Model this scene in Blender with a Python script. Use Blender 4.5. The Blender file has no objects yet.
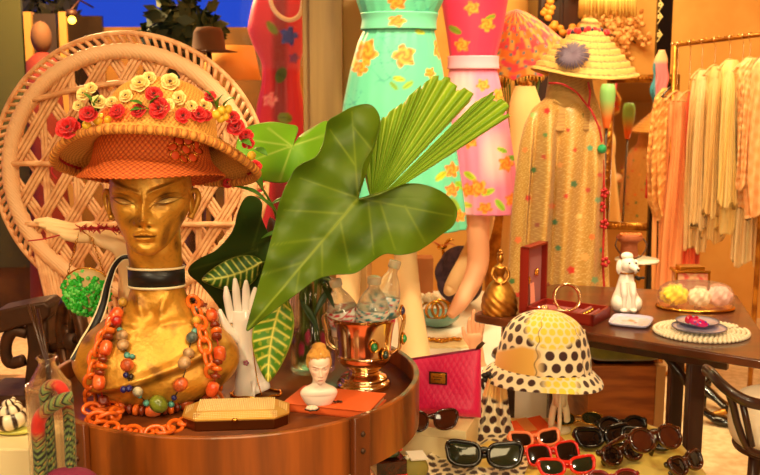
import bpy, math, random
import numpy as np
from mathutils import Vector, Matrix
from mathutils.bvhtree import BVHTree
PI = math.pi
rnd = random.Random(7)
scene = bpy.context.scene
COL = scene.collection
# ------------------------------------------------------------------ camera
EYE = 1.38; PITCH = math.radians(9); FPX = 950.0
CP, SP = math.cos(PITCH), math.sin(PITCH)
cam_data = bpy.data.cameras.new('camera'); cam = bpy.data.objects.new('camera', cam_data); COL.objects.link(cam)
cam.location = (0, 0, EYE); cam.rotation_euler = (PI/2 - PITCH, 0, 0)
cam_data.sensor_width = 36; cam_data.lens = 36*FPX/760; cam_data.clip_start = .05
cam_data.dof.use_dof = True; cam_data.dof.focus_distance = 1.85; cam_data.dof.aperture_fstop = 9.0
scene.camera = cam
# ------------------------------------------------------------------ world, lights, exposure
world = bpy.data.worlds.new('dusk_sky'); scene.world = world; world.use_nodes = True
world.node_tree.nodes['Background'].inputs[0].default_value = (.03, .10, .85, 1)
world.node_tree.nodes['Background'].inputs[1].default_value = .75
scene.view_settings.view_transform = 'Standard'; scene.view_settings.look = 'None'
scene.view_settings.exposure = 0.05; scene.view_settings.gamma = 1.0
scene.view_settings.use_curve_mapping = False
def lamp(name, kind, loc, target, energy, color, size=.3, sizey=None, spot=60, blend=.6):
    d = bpy.data.lights.new(name, kind); o = bpy.data.objects.new(name, d); COL.objects.link(o)
    o.location = loc; d.energy = energy; d.color = color
    if kind == 'AREA':
        d.shape = 'RECTANGLE' if sizey else 'SQUARE'; d.size = size
        if sizey: d.size_y = sizey
    else:
        d.shadow_soft_size = size
    if kind == 'SPOT': d.spot_size = math.radians(spot); d.spot_blend = blend
    v = Vector(target) - Vector(loc)
    o.rotation_euler = v.to_track_quat('-Z', 'Y').to_euler()
    return o
WARM = (1, .75, .37); WARM2 = (1, .83, .51); AMBER = (1, .64, .27)
lamp('fill_front_area', 'AREA', (-.5, -1.0, 1.9), (-.2, 1.9, 1.0), 17, WARM2, 1.2, .8)  # unseen fill added behind the camera to brighten under the hat brims
lamp('fill_right_area', 'AREA', (.72, -.6, 1.22), (.75, 2.8, .50), 20, WARM2, .6)  # unseen low fill added to brighten the bench under the table
lamp('ceiling_area', 'AREA', (.0, 1.0, 2.62), (-.05, 1.75, .8), 30, WARM, 1.0, .8)
lamp('spot_front_left', 'SPOT', (-1.2, .1, 2.55), (-.40, 1.8, .92), 105, WARM2, .07, spot=55)
lamp('spot_front_right', 'SPOT', (1.2, .2, 2.55), (.35, 2.2, .7), 75, WARM2, .06, spot=60)
lamp('spot_platform', 'SPOT', (.2, 2.2, 2.6), (.2, 3.4, .6), 155, WARM2, .06, spot=60)
lamp('spot_form', 'SPOT', (1.15, 2.2, 2.6), (.62, 3.2, 1.0), 78, WARM2, .06, spot=45)
lamp('rack_area', 'AREA', (1.4, 3.4, 2.6), (1.6, 4.4, 1.2), 48, WARM, .7)
lamp('back_area', 'AREA', (.9, 4.4, 2.6), (.8, 4.9, 1.0), 34, WARM, .7)
lamp('spot_floor', 'SPOT', (1.6, 2.7, 2.6), (1.35, 3.4, .0), 40, WARM2, .06, spot=60)
lamp('spot_chair', 'SPOT', (-.9, 1.7, 2.6), (-.8, 2.85, 1.1), 40, WARM2, .08, spot=60)
lamp('street_lamp_glow', 'POINT', (-1.5, 4.7, 2.3), (0, 0, 0), 250, AMBER, .15)
lamp('street_spot', 'POINT', (-.75, 3.62, 2.1), (0, 0, 0), 3, WARM, .1)
# ------------------------------------------------------------------ pixel -> place
def ray(px, py):
    x = (px - 380)/FPX; v = (py - 237.5)/FPX
    return np.array([x, CP - v*SP, -SP - v*CP])
O = np.array([0, 0, EYE])
def at(px, py, Y):
    d = ray(px, py); return O + d*(Y/d[1])
def on(px, py, z):
    d = ray(px, py); return O + d*((z - EYE)/d[2])
def zat(py, Y): return at(380, py, Y)[2]
def xat(px, py, Y): return at(px, py, Y)[0]
# ------------------------------------------------------------------ materials
def lin(c):
    c = np.asarray(c, float)/255.0
    return np.where(c <= .04045, c/12.92, ((c + .055)/1.055)**2.4)
def L4(c): r = lin(c); return (float(r[0]), float(r[1]), float(r[2]), 1)
def mat(name, c=None, rough=.5, metal=0., bump=None, var=None, trans=0., coat=0., emit=None, alpha=1., ior=1.45, sheen=0., spec=.5, vcol=False, wave=None, sss=0., thin=0.):
    m = bpy.data.materials.new(name); m.use_nodes = True
    nt = m.node_tree; N = nt.nodes; b = N['Principled BSDF']; I = b.inputs
    if c is not None: I['Base Color'].default_value = L4(c)
    I['Roughness'].default_value = rough; I['Metallic'].default_value = metal
    I['Transmission Weight'].default_value = trans; I['Coat Weight'].default_value = coat
    I['IOR'].default_value = ior; I['Alpha'].default_value = alpha
    I['Specular IOR Level'].default_value = spec
    if sheen: I['Sheen Weight'].default_value = sheen
    if sss:
        I['Subsurface Weight'].default_value = sss; I['Subsurface Radius'].default_value = (.02, .008, .004)
    if emit: I['Emission Color'].default_value = L4(emit[0]); I['Emission Strength'].default_value = emit[1]
    tc = N.new('ShaderNodeTexCoord'); src = None
    if vcol:
        a = N.new('ShaderNodeAttribute'); a.attribute_name = 'Col'; src = a.outputs['Color']
        nt.links.new(src, I['Base Color'])
    if var:       # (scale, second colour, stretch)
        no = N.new('ShaderNodeTexNoise'); no.inputs['Scale'].default_value = var[0]; no.inputs['Detail'].default_value = 5
        if len(var) > 2:
            mp = N.new('ShaderNodeMapping'); mp.inputs['Scale'].default_value = var[2]
            nt.links.new(tc.outputs['Object'], mp.inputs['Vector']); nt.links.new(mp.outputs[0], no.inputs['Vector'])
        else: nt.links.new(tc.outputs['Object'], no.inputs['Vector'])
        rp = N.new('ShaderNodeValToRGB'); rp.color_ramp.elements[0].position = .38; rp.color_ramp.elements[1].position = .62
        mx = N.new('ShaderNodeMix'); mx.data_type = 'RGBA'
        nt.links.new(no.outputs['Fac'], rp.inputs[0]); nt.links.new(rp.outputs[0], mx.inputs[0])
        if src: nt.links.new(src, mx.inputs[6])
        else: mx.inputs[6].default_value = L4(c)
        mx.inputs[7].default_value = L4(var[1])
        nt.links.new(mx.outputs[2], I['Base Color'])
    if bump or wave:
        bp = N.new('ShaderNodeBump'); bp.inputs['Distance'].default_value = .002
        if bump:
            nb = N.new('ShaderNodeTexNoise'); nb.inputs['Scale'].default_value = bump[0]; nb.inputs['Detail'].default_value = 4
            bp.inputs['Strength'].default_value = bump[1]; out = nb.outputs['Fac']
            nt.links.new(tc.outputs['Object'], nb.inputs['Vector'])
        else:
            nb = N.new('ShaderNodeTexWave'); nb.inputs['Scale'].default_value = wave[0]; nb.bands_direction = wave[2]
            nb.inputs['Distortion'].default_value = wave[3] if len(wave) > 3 else 1.
            bp.inputs['Strength'].default_value = wave[1]; out = nb.outputs['Fac']
            nt.links.new(tc.outputs['Object'], nb.inputs['Vector'])
        nt.links.new(out, bp.inputs['Height']); nt.links.new(bp.outputs[0], I['Normal'])
    return m
# ------------------------------------------------------------------ mesh builder
class MB:
    def __init__(s): s.V = []; s.F = []; s.C = []; s.n = 0; s.hascol = False
    def add(s, V, F, C=None):
        V = np.asarray(V, float).reshape(-1, 3)
        s.V.append(V); n = s.n
        s.F += [tuple(i + n for i in f) for f in F]
        if C is None: C = np.ones((len(V), 3))
        else:
            C = np.asarray(C, float)
            if C.ndim == 1: C = np.tile(C, (len(V), 1))
            s.hascol = True
        s.C.append(C.reshape(-1, 3)); s.n += len(V); return s
    def verts(s): return np.concatenate(s.V) if s.V else np.zeros((0, 3))
def grid(mb, P, cu=False, cv=False, C=None, cap0=False, cap1=False):
    P = np.asarray(P, float); nv, nu = P.shape[:2]; F = []
    for j in range(nv - (0 if cv else 1)):
        for i in range(nu - (0 if cu else 1)):
            a = j*nu + i; b = j*nu + (i + 1) % nu; c = ((j + 1) % nv)*nu + (i + 1) % nu; d = ((j + 1) % nv)*nu + i
            F.append((a, b, c, d))
    if cap0: F.append(tuple(range(nu - 1, -1, -1)))
    if cap1: F.append(tuple((nv - 1)*nu + i for i in range(nu)))
    mb.add(P.reshape(-1, 3), F, None if C is None else np.asarray(C).reshape(-1, 3)); return mb
def lathe(mb, prof, n=32, c=(0, 0, 0), M=None, C=None, cap0=True, cap1=True, sx=1, sy=1):
    prof = np.asarray(prof, float); th = np.arange(n)*2*PI/n
    P = np.zeros((len(prof), n, 3))
    P[..., 0] = prof[:, :1]*np.cos(th)*sx; P[..., 1] = prof[:, :1]*np.sin(th)*sy; P[..., 2] = prof[:, 1:2]
    if M is not None: P = P @ np.array(Matrix(M).to_3x3()).T
    P = P + np.array(c)
    return grid(mb, P, cu=True, C=C, cap0=cap0, cap1=cap1)
def spline(pts, n=40, closed=False):
    P = np.asarray(pts, float); m = len(P); out = []
    segs = m if closed else m - 1
    for k in range(n):
        t = k/(n if closed else n - 1)*segs; i = min(int(t), segs - 1); f = t - i
        g = (lambda j: P[j % m]) if closed else (lambda j: P[max(0, min(m - 1, j))])
        p0, p1, p2, p3 = g(i - 1), g(i), g(i + 1), g(i + 2)
        out.append(.5*((2*p1) + (-p0 + p2)*f + (2*p0 - 5*p1 + 4*p2 - p3)*f*f + (-p0 + 3*p1 - 3*p2 + p3)*f**3))
    return np.array(out)
def frames(P, closed=False):
    n = len(P); T = np.zeros_like(P)
    for i in range(n):
        T[i] = (P[(i + 1) % n] - P[i - 1]) if closed else (P[min(n - 1, i + 1)] - P[max(0, i - 1)])
        T[i] /= (np.linalg.norm(T[i]) + 1e-12)
    a = np.array([0, 0, 1.]) if abs(T[0][2]) < .9 else np.array([1., 0, 0])
    N = np.zeros_like(P); N[0] = np.cross(T[0], a); N[0] /= np.linalg.norm(N[0])
    for i in range(1, n):
        v = N[i-1] - T[i]*np.dot(N[i-1], T[i]); N[i] = v/(np.linalg.norm(v) + 1e-12)
    return T, N, np.cross(T, N)
def tube(mb, pts, r, n=8, closed=False, C=None, flat=1.0, up=None):
    P = np.asarray(pts, float); T, N, B = frames(P, closed)
    if up is not None:
        up = np.asarray(up, float)
        for i in range(len(P)):
            b = up - T[i]*np.dot(up, T[i]); b /= (np.linalg.norm(b) + 1e-9); B[i] = b; N[i] = np.cross(b, T[i])
    r = np.broadcast_to(np.asarray(r, float), (len(P),)); th = np.arange(n)*2*PI/n
    G = P[:, None] + r[:, None, None]*(np.cos(th)[None, :, None]*N[:, None] + flat*np.sin(th)[None, :, None]*B[:, None])
    if C is not None and np.ndim(C) == 2: C = np.repeat(np.asarray(C)[:, None], n, 1)
    elif C is not None: C = np.tile(np.asarray(C), (len(P), n, 1))
    return grid(mb, G, cu=True, cv=closed, C=C, cap0=not closed, cap1=not closed)
def ball(mb, c, r, n=12, C=None, m=None, M=None):
    r = np.broadcast_to(np.asarray(r, float), (3,)); m = m or max(6, n*2//3)
    ph = np.linspace(.02, PI - .02, m); th = np.arange(n)*2*PI/n
    P = np.zeros((m, n, 3)); P[..., 0] = np.sin(ph)[:, None]*np.cos(th); P[..., 1] = np.sin(ph)[:, None]*np.sin(th); P[..., 2] = -np.cos(ph)[:, None]
    P = P*r
    if M is not None: P = P @ np.array(Matrix(M).to_3x3()).T
    P = P + np.asarray(c)
    if C is not None: C = np.tile(np.asarray(C), (m, n, 1))
    return grid(mb, P, cu=True, C=C, cap0=True, cap1=True)
def box(mb, c, s, M=None, C=None):
    c = np.asarray(c, float); s = np.asarray(s, float)/2
    V = np.array([[x, y, z] for z in (-1, 1) for y in (-1, 1) for x in (-1, 1)])*s
    if M is not None: V = V @ np.array(Matrix(M).to_3x3()).T
    return mb.add(V + c, [(0, 2, 3, 1), (4, 5, 7, 6), (0, 1, 5, 4), (2, 6, 7, 3), (0, 4, 6, 2), (1, 3, 7, 5)], C)
def box2(mb, lo, hi, C=None):
    lo = np.asarray(lo, float); hi = np.asarray(hi, float); return box(mb, (lo + hi)/2, hi - lo, C=C)
def prism(mb, poly, z0, z1, C=None):      # poly: list of xy, counter-clockwise
    n = len(poly); V = [(x, y, z0) for x, y in poly] + [(x, y, z1) for x, y in poly]
    F = [tuple(range(n - 1, -1, -1)), tuple(range(n, 2*n))] + [(i, (i + 1) % n, n + (i + 1) % n, n + i) for i in range(n)]
    return mb.add(V, F, C)
def extrude(mb, pts, d, C=None):          # any planar loop of 3-D points, pushed along vector d
    pts = np.asarray(pts, float); n = len(pts); V = np.concatenate([pts, pts + np.asarray(d)])
    F = [tuple(range(n - 1, -1, -1)), tuple(range(n, 2*n))] + [(i, (i + 1) % n, n + (i + 1) % n, n + i) for i in range(n)]
    return mb.add(V, F, C)
ORG = {}
def build(name, mb, m, parent=None, loc=None, local=False, smooth=True, bevel=0, solid=0, subd=0, soff=0.):
    V = mb.verts()
    if parent is not None: org = ORG[parent.name]
    elif loc is not None: org = np.asarray(loc, float)
    else:
        lo, hi = V.min(0), V.max(0); org = np.array([(lo[0]+hi[0])/2, (lo[1]+hi[1])/2, lo[2]])
    W = V if local else V - org
    me = bpy.data.meshes.new(name); me.from_pydata(W.tolist(), [], mb.F); me.update()
    if mb.hascol:
        C = np.concatenate(mb.C); C4 = np.concatenate([np.clip(C, 0, 1), np.ones((len(C), 1))], 1)
        at_ = me.color_attributes.new('Col', 'FLOAT_COLOR', 'POINT'); at_.data.foreach_set('color', C4.astype(np.float32).ravel())
    if smooth: me.polygons.foreach_set('use_smooth', [True]*len(me.polygons))
    me.materials.append(m)
    o = bpy.data.objects.new(name, me); COL.objects.link(o)
    if parent is not None: o.parent = parent
    else: o.location = org
    ORG[o.name] = org
    if solid:
        md = o.modifiers.new('solid', 'SOLIDIFY'); md.thickness = solid; md.offset = soff
    if bevel:
        md = o.modifiers.new('bevel', 'BEVEL'); md.width = bevel; md.segments = 2; md.limit_method = 'ANGLE'; md.angle_limit = .6
        if smooth: me.set_sharp_from_angle(angle=.7) if hasattr(me, 'set_sharp_from_angle') else None
    if subd:
        md = o.modifiers.new('subd', 'SUBSURF'); md.levels = subd; md.render_levels = subd
    return o
def tag(o, label, cat, group=None):
    o['label'] = label; o['category'] = cat
    if group: o['group'] = group
    return o
def thing(name, label, cat, loc=(0, 0, 0), rot=(0, 0, 0), group=None):
    o = bpy.data.objects.new(name, None); COL.objects.link(o); o.empty_display_size = .02
    o.location = [float(v) for v in loc]; o.rotation_euler = rot; ORG[o.name] = np.array(loc, float)
    return tag(o, label, cat, group)
def single(name, mb, m, label, cat, group=None, **k):
    return tag(build(name, mb, m, **k), label, cat, group)
def struct(name, mb, m, **k):
    k.setdefault('smooth', False); o = build(name, mb, m, **k); o['kind'] = 'structure'; return o
KIDS = {}
def copy_tree(o, loc, rot=None, label=None, scale=None):
    c = o.copy(); COL.objects.link(c); c.location = [float(v) for v in loc]; ORG[c.name] = np.array(loc, float)
    if rot is not None: c.rotation_euler = rot
    if scale is not None: c.scale = (scale,)*3
    if label: c['label'] = label
    for ch in [x for x in COL.objects if x.parent == o]:
        d = ch.copy(); COL.objects.link(d); d.parent = c
        for g in [x for x in COL.objects if x.parent == ch]:
            e = g.copy(); COL.objects.link(e); e.parent = d
    return c
def mixc(a, b, t):
    t = np.clip(np.asarray(t, float), 0, 1)[..., None]; return np.asarray(a)*(1 - t) + np.asarray(b)*t
def gs(x, s): return np.exp(-(np.asarray(x)/s)**2)
def hashn(*a):     # smooth cheap noise from sines
    x = sum(np.sin(np.asarray(v)*k1 + k2) for v, k1, k2 in a); return x
def R3(rx, ry, rz): return Matrix.Rotation(rz, 3, 'Z') @ Matrix.Rotation(ry, 3, 'Y') @ Matrix.Rotation(rx, 3, 'X')
# ------------------------------------------------------------------ shared materials
M = {}
M['vc'] = mat('painted_fabric', rough=.75, vcol=True, sheen=.2)
M['vc_satin'] = mat('satin_fabric', rough=.42, vcol=True, sheen=.1, bump=(40, .12))
M['vc_leaf'] = mat('leaf_surface', rough=.48, vcol=True, bump=(60, .12), spec=.35)
M['vc_gloss'] = mat('glossy_painted', rough=.22, vcol=True, coat=.4)
M['vc_straw'] = mat('woven_straw', rough=.7, vcol=True, bump=(260, .6))
M['vc_gold'] = mat('gold_leaf', rough=.42, vcol=True, metal=.5, bump=(110, .55), spec=.7)
M['vc_wall'] = mat('painted_matte', rough=.9, vcol=True)
M['wood'] = mat('walnut_wood', (130, 62, 16), .38, var=(9, (86, 38, 10), (1, 1, .12)), coat=.25)
M['wood_band'] = mat('bent_wood_band', (160, 80, 18), .4, var=(14, (98, 46, 10), (1.2, 1.2, .1)), coat=.3)
M['dark_wood'] = mat('dark_wood', (66, 32, 18), .35, var=(12, (40, 20, 12), (1, 1, .15)), coat=.3)
M['table_wood'] = mat('table_wood', (98, 46, 20), .3, var=(8, (70, 32, 14), (.5, 2, 1)), coat=.4)
M['oak'] = mat('oak_panel', (196, 112, 40), .5, var=(5, (150, 78, 24), (1, 1, 7)))
M['pale_wood'] = mat('pale_wood', (222, 176, 112), .5, var=(9, (200, 150, 90), (1, 1, .1)))
M['iron'] = mat('old_iron', (62, 40, 26), .5, metal=.5, var=(14, (78, 48, 28)), bump=(50, .4))
M['black_metal'] = mat('black_metal', (26, 20, 18), .35, metal=.6)
M['gold'] = mat('polished_gold', (216, 158, 62), .22, metal=1., bump=(60, .15))
M['brass'] = mat('aged_brass', (204, 142, 54), .36, metal=.75, var=(20, (150, 92, 30)))
M['silver'] = mat('silver_plate', (238, 212, 168), .13, metal=1., bump=(14, .25))
M['porcelain'] = mat('white_porcelain', (238, 226, 214), .2, coat=.5, sss=.1)
M['bisque'] = mat('bisque_skin', (242, 208, 186), .45, sss=.15)
M['skin'] = mat('mannequin_skin', (236, 196, 140), .5, sss=.05)
M['skin_pink'] = mat('mannequin_skin_pink', (240, 172, 128), .5)
M['cream_plastic'] = mat('cream_plastic', (240, 220, 176), .4)
M['cream_card'] = mat('cream_card', (238, 214, 160), .7)
M['white'] = mat('white_card', (245, 238, 222), .7)
M['black'] = mat('black_satin', (22, 18, 18), .4)
M['black_gloss'] = mat('black_gloss', (12, 10, 12), .14, coat=.35)
M['lens_dark'] = mat('dark_lens', (26, 14, 10), .08, coat=.2, spec=.5)
M['lens_green'] = mat('green_lens', (34, 38, 22), .08, coat=.2, spec=.5)
M['lens_brown'] = mat('brown_lens', (70, 30, 16), .08, coat=.2, spec=.5)
M['tortoise'] = mat('tortoiseshell', (74, 28, 10), .14, var=(60, (26, 10, 6)), coat=.5)
M['red_plastic'] = mat('red_plastic', (216, 34, 24), .15, coat=.7)
M['coral_plastic'] = mat('coral_plastic', (240, 130, 84), .15, coat=.7)
M['red'] = mat('red_petal', (214, 18, 18), .55, sheen=.3)
M['crimson'] = mat('crimson_cord', (170, 20, 24), .6)
M['cream_petal'] = mat('cream_petal', (244, 214, 136), .6, sss=.1)
M['yellow_berry'] = mat('yellow_berry', (232, 186, 50), .3)
M['green'] = mat('leaf_green', (70, 120, 30), .45)
M['dark_green'] = mat('dark_leaf_green', (38, 58, 16), .45)
M['stem_green'] = mat('stem_green', (84, 110, 36), .45)
M['glass'] = mat('clear_glass', (255, 250, 236), .03, trans=1., ior=1.12, alpha=.55, coat=1., spec=1.)
M['plastic_clear'] = mat('clear_plastic', (255, 246, 214), .10, trans=.75, ior=1.12, bump=(70, .9), alpha=.62, coat=1., spec=1.)
M['orange_bead'] = mat('coral_orange_resin', (236, 116, 54), .22, coat=.5, var=(40, (206, 70, 26)))
M['amber_bead'] = mat('amber_orange_resin', (230, 104, 30), .2, coat=.6, sss=.05)
M['brown_bead'] = mat('brown_resin', (122, 42, 16), .25, coat=.5)
M['rattan'] = mat('rattan_cane', (232, 178, 124), .5, var=(26, (206, 142, 90)))
M['rattan_rim'] = mat('rattan_wrapped_rim', (238, 188, 136), .5, wave=(55, .5, 'DIAGONAL', 2.))
M['magenta'] = mat('magenta_satin', (222, 18, 84), .42, sheen=.3, bump=(120, .25))
M['orange_paper'] = mat('orange_cloth_board', (226, 96, 40), .5)
M['yellow_satin'] = mat('yellow_satin', (236, 206, 84), .4, bump=(14, .3), sheen=.2)
M['green_velvet'] = mat('green_velvet', (134, 130, 30), .7, var=(9, (96, 92, 20)), sheen=.5)
M['red_leather'] = mat('red_leather', (128, 28, 18), .35, bump=(160, .2))
M['red_velvet'] = mat('red_velvet', (150, 34, 24), .8, sheen=.4)
M['pearl'] = mat('pearl_bead', (244, 230, 198), .18, coat=.6)
M['blue_plate'] = mat('lilac_glaze', (190, 184, 214), .15, coat=.6)
# ------------------------------------------------------------------ the room
def plain(name, lo, hi, m): b = MB(); box2(b, lo, hi); return struct(name, b, m)
m_floor = mat('pale_carpet', (226, 200, 158), .95, bump=(300, .6), var=(30, (206, 178, 134)))
m_wall = mat('amber_plaster', (228, 172, 90), .9, bump=(60, .1), var=(3, (218, 156, 76)))
m_wall2 = mat('tan_plaster', (196, 152, 92), .9, bump=(60, .1))
m_post = mat('bronze_mullion', (150, 118, 66), .45, metal=.2, var=(20, (126, 96, 52), (1, 1, .05)))
plain('floor', (-3.2, -2.2, -.06), (3.2, 7.6, 0), m_floor)
plain('ceiling', (-3.2, -2.2, 2.7), (3.2, 5.7, 2.76), m_wall2)
plain('wall_back', (-.12, 5.6, 0), (3.2, 5.7, 2.7), m_wall)
plain('wall_right', (3.1, -2.2, 0), (3.2, 5.6, 2.7), m_wall)
plain('wall_front', (-3.2, -2.3, 0), (3.2, -2.2, 2.7), m_wall2)
plain('wall_left', (-3.2, -2.2, 0), (-3.1, 3.3, 2.7), m_wall2)
plain('wall_partition', (-.13, 3.42, 0), (-.05, 5.6, 2.7), m_wall2)
plain('trim_1', (-.24, 3.3, 0), (-.13, 3.46, 2.7), m_post)
# window: sill wall, head wall, frame bars and the pane
plain('wall_window_sill', (-3.1, 3.3, 0), (-.24, 3.42, .28), m_wall2)
plain('wall_window_head', (-3.1, 3.3, 2.3), (-.24, 3.42, 2.7), m_wall2)
wf = MB()
for x0, x1, z0, z1 in ((-3.1, -3.03, .28, 2.3), (-.265, -.24, .28, 2.3), (-3.03, -.265, .28, .33), (-3.03, -.265, 2.25, 2.3)):
    box2(wf, (x0, 3.33, z0), (x1, 3.39, z1))
win = struct('window_1', wf, m_post)
wp = MB(); box2(wp, (-3.03, 3.357, .33), (-.265, 3.363, 2.25))
build('pane', wp, mat('window_glass', (8, 8, 8), .02, alpha=.06, spec=.4), win, smooth=False)
# low display platform behind the tables
pl = MB(); box2(pl, (-.01, 2.93, 0), (.60, 4.3, .45)); struct('trim_2', pl, M['white'], bevel=.006)
# ------------------------------------------------------------------ the street seen through the glass
m_fac = mat('lit_facade', (128, 86, 32), .9, var=(2.2, (70, 52, 24)), bump=(20, .3))
fc = MB(); box2(fc, (-4.6, 5.7, 0), (-.25, 5.9, zat(27, 5.7))); 
fac = thing('shopfront', 'amber-lit shopfront wall seen through the window glass', 'building', (-2.4, 5.8, 0))
build('wall', fc, m_fac, fac, smooth=False)
b = MB(); 
for px in (29, 64): box2(b, (xat(px, 30, 5.66) - .022, 5.64, .2), (xat(px, 30, 5.66) + .022, 5.7, zat(12, 5.66)))
build('door_frame', b, mat('cream_frame', (176, 132, 60), .6), fac, smooth=False)
b = MB(); a0 = at(-60, 44, 5.68); box2(b, (a0[0], 5.66, .3), (xat(24, 44, 5.68), 5.69, zat(-12, 5.68))); build('shutter', b, mat('olive_shutter', (70, 72, 30), .7), fac, smooth=False)
b = MB(); box2(b, (xat(36, 44, 5.68), 5.66, .1), (xat(58, 44, 5.68), 5.69, zat(14, 5.68))); build('doorway', b, mat('doorway_dark', (44, 28, 16), .6), fac, smooth=False)
b = MB(); box2(b, (xat(66, 44, 5.68), 5.66, .9), (xat(104, 44, 5.68), 5.69, zat(16, 5.68))); build('window', b, mat('dark_window', (36, 26, 18), .15), fac, smooth=False)
# lamp
p = at(72, 20, 5.3); t = thing('wall_lamp', 'small glowing yellow lantern on the shopfront through the window', 'lamp', p)
b = MB(); ball(b, p, .022, 12); build('bulb', b, mat('lamp_glow', (255, 210, 80), emit=((255, 200, 60), 8)), t)
b = MB(); lathe(b, [(.004, .06), (.03, .05), (.034, .02)], 12, p); tube(b, [p + [0, 0, .055], p + [0, .15, .12], p + [0, .4, .1]], .006, 6); build('bracket', b, M['iron'], t)
# red-clothed statue in doorway
p = at(43, 70, 5.2); p[2] = 0; t = thing('statue', 'red draped statue standing in the dim doorway outside', 'statue', p)
b = MB(); zt = zat(20, 5.2); lathe(b, [(.14, 0), (.12, .5), (.085, .95), (.10, 1.2), (.085, zt - .22), (.03, zt - .17)], 20, p); build('robe', b, mat('red_robe', (110, 30, 18), .8), t)
b = MB(); ball(b, p + [0, 0, zt - .09], (.055, .06, .085), 14); build('head', b, mat('stone', (96, 62, 36), .8), t)
# trees outside: trunks and crowns made of many leaves
def tree(px, py, Y, r, n, label, cdark, seed):
    q = random.Random(seed); c = at(px, py, Y); t = thing('street_tree', label, 'tree', (c[0], Y, 0), group=None)
    b = MB(); tube(b, [(c[0], Y, 0), (c[0] + .04, Y, c[2]*.5), tuple(c)], [.07, .05, .02], 8)
    for k in range(5):
        a = q.uniform(0, 6.28); tube(b, [tuple(c - [0, 0, r*.9]), tuple(c + [math.cos(a)*r*.7, math.sin(a)*r*.5, r*.3])], [.02, .006], 5)
    build('trunk', b, M['dark_wood'], t)
    b = MB()
    for k in range(n):
        d = np.array([q.gauss(0, 1), q.gauss(0, 1), q.gauss(0, 1)]); d /= np.linalg.norm(d)
        pc = c + d*r*np.array([1, .7, .85])*q.uniform(.45, 1) + np.array([0, 0, .05*math.sin(d[0]*9)])
        s = q.uniform(.035, .07); u = np.array([q.gauss(0, 1), q.gauss(0, 1), q.gauss(0, 1)]); u /= np.linalg.norm(u); w = np.cross(u, d); w /= np.linalg.norm(w) + 1e-6
        b.add([pc - u*s, pc + w*s*.5, pc + u*s, pc - w*s*.5], [(0, 1, 2, 3)])
    build('crown', b, mat('tree_leaves', cdark, .7), t); return t
tree(46, 18, 6.6, .22, 420, 'dark bushy tree against the blue sky, farther left through the window', (44, 42, 20), 1)
tree(182, 34, 4.6, .20, 520, 'dark green tree against the blue sky right of the wicker chair top', (24, 48, 26), 2)
tree(5, 6, 6.9, .2, 400, 'small olive tree at the left edge beyond the window', (70, 66, 24), 3)
# cane-shaded lamp and dark bust silhouette beyond the glass
p = at(232, 96, 4.3); p0 = np.array([p[0], 4.3, 0]); t = thing('floor_lamp', 'cream shaded floor lamp beyond the glass, between chair and pink dress', 'lamp', p0)
b = MB(); z0, z1 = zat(80, 4.3), zat(46, 4.3); lathe(b, [(.13, z0), (.10, z1)], 28, p0, cap0=False, cap1=False); build('lamp_shade', b, mat('shade_cloth', (226, 174, 84), .8), t, solid=.004)
b = MB(); tube(b, [p0, p0 + [0, 0, z1 - .02]], .012, 8); lathe(b, [(.13, 0), (.12, .02), (.02, .03)], 24, p0); build('pole', b, M['brass'], t)
p = at(209, 52, 4.05); p0 = np.array([p[0], 4.05, 0]); t = thing('hat_form', 'dark brown hat on a stand beyond the glass above the wicker chair', 'hat', p0)
z = zat(52, 4.05); b = MB(); lathe(b, [(.12, z), (.07, z + .012), (.062, z + .08), (.05, z + .10), (.0, z + .105)], 28, p0); build('hat', b, mat('brown_felt', (84, 52, 26), .9), t)
b = MB(); tube(b, [p0, p0 + [0, 0, z + .05]], .012, 8); lathe(b, [(.12, 0), (.11, .02), (.012, .03)], 24, p0); build('stand', b, M['iron'], t)
# ------------------------------------------------------------------ garments: lofts between two side lines
def proj(P):
    d = np.asarray(P) - O; w = d[..., 1]*CP - d[..., 2]*SP; v = -(d[..., 1]*SP + d[..., 2]*CP)/w
    return 380 + FPX*d[..., 0]/w, 237.5 + FPX*v
def loft(mb, rows, Y, dr=.6, n=128, m=110, k=0, amp=0., ph=0., colf=None, hd=None, extra=None, cap0=True, cap1=True):
    R = np.asarray(rows, float); py = np.linspace(R[0, 0], R[-1, 0], m)
    xl = np.interp(py, R[:, 0], R[:, 1]); xr = np.interp(py, R[:, 0], R[:, 2])
    ker = np.ones(7)/7; sm = lambda a: np.convolve(np.pad(a, 3, mode='edge'), ker, 'valid'); xl, xr = sm(xl), sm(xr)
    th = np.arange(n)*2*PI/n; P = np.zeros((m, n, 3)); t = np.linspace(0, 1, m)
    for j in range(m):
        z = zat(py[j], Y); a, c = xat(xl[j], py[j], Y), xat(xr[j], py[j], Y); cx, hw = (a + c)/2, (c - a)/2
        h = hd[0] + (hd[1] - hd[0])*t[j] if hd is not None else hw*dr
        f = 1 + amp*t[j]*(np.sin(k*th + ph) + .5*np.sin((k*1.7//1)*th + 2.1*ph + 1.3)) if k else 1.
        P[j, :, 0] = cx + hw*f*np.cos(th); P[j, :, 1] = Y + h*f*np.sin(th); P[j, :, 2] = z
    if extra is not None: P = extra(P, th, t)
    C = None
    if colf is not None:
        px, pv = proj(P); C = colf(px, pv, P, th)
    grid(mb, P[::-1], cu=True, C=None if C is None else C[::-1], cap0=cap0, cap1=cap1); return P
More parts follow.
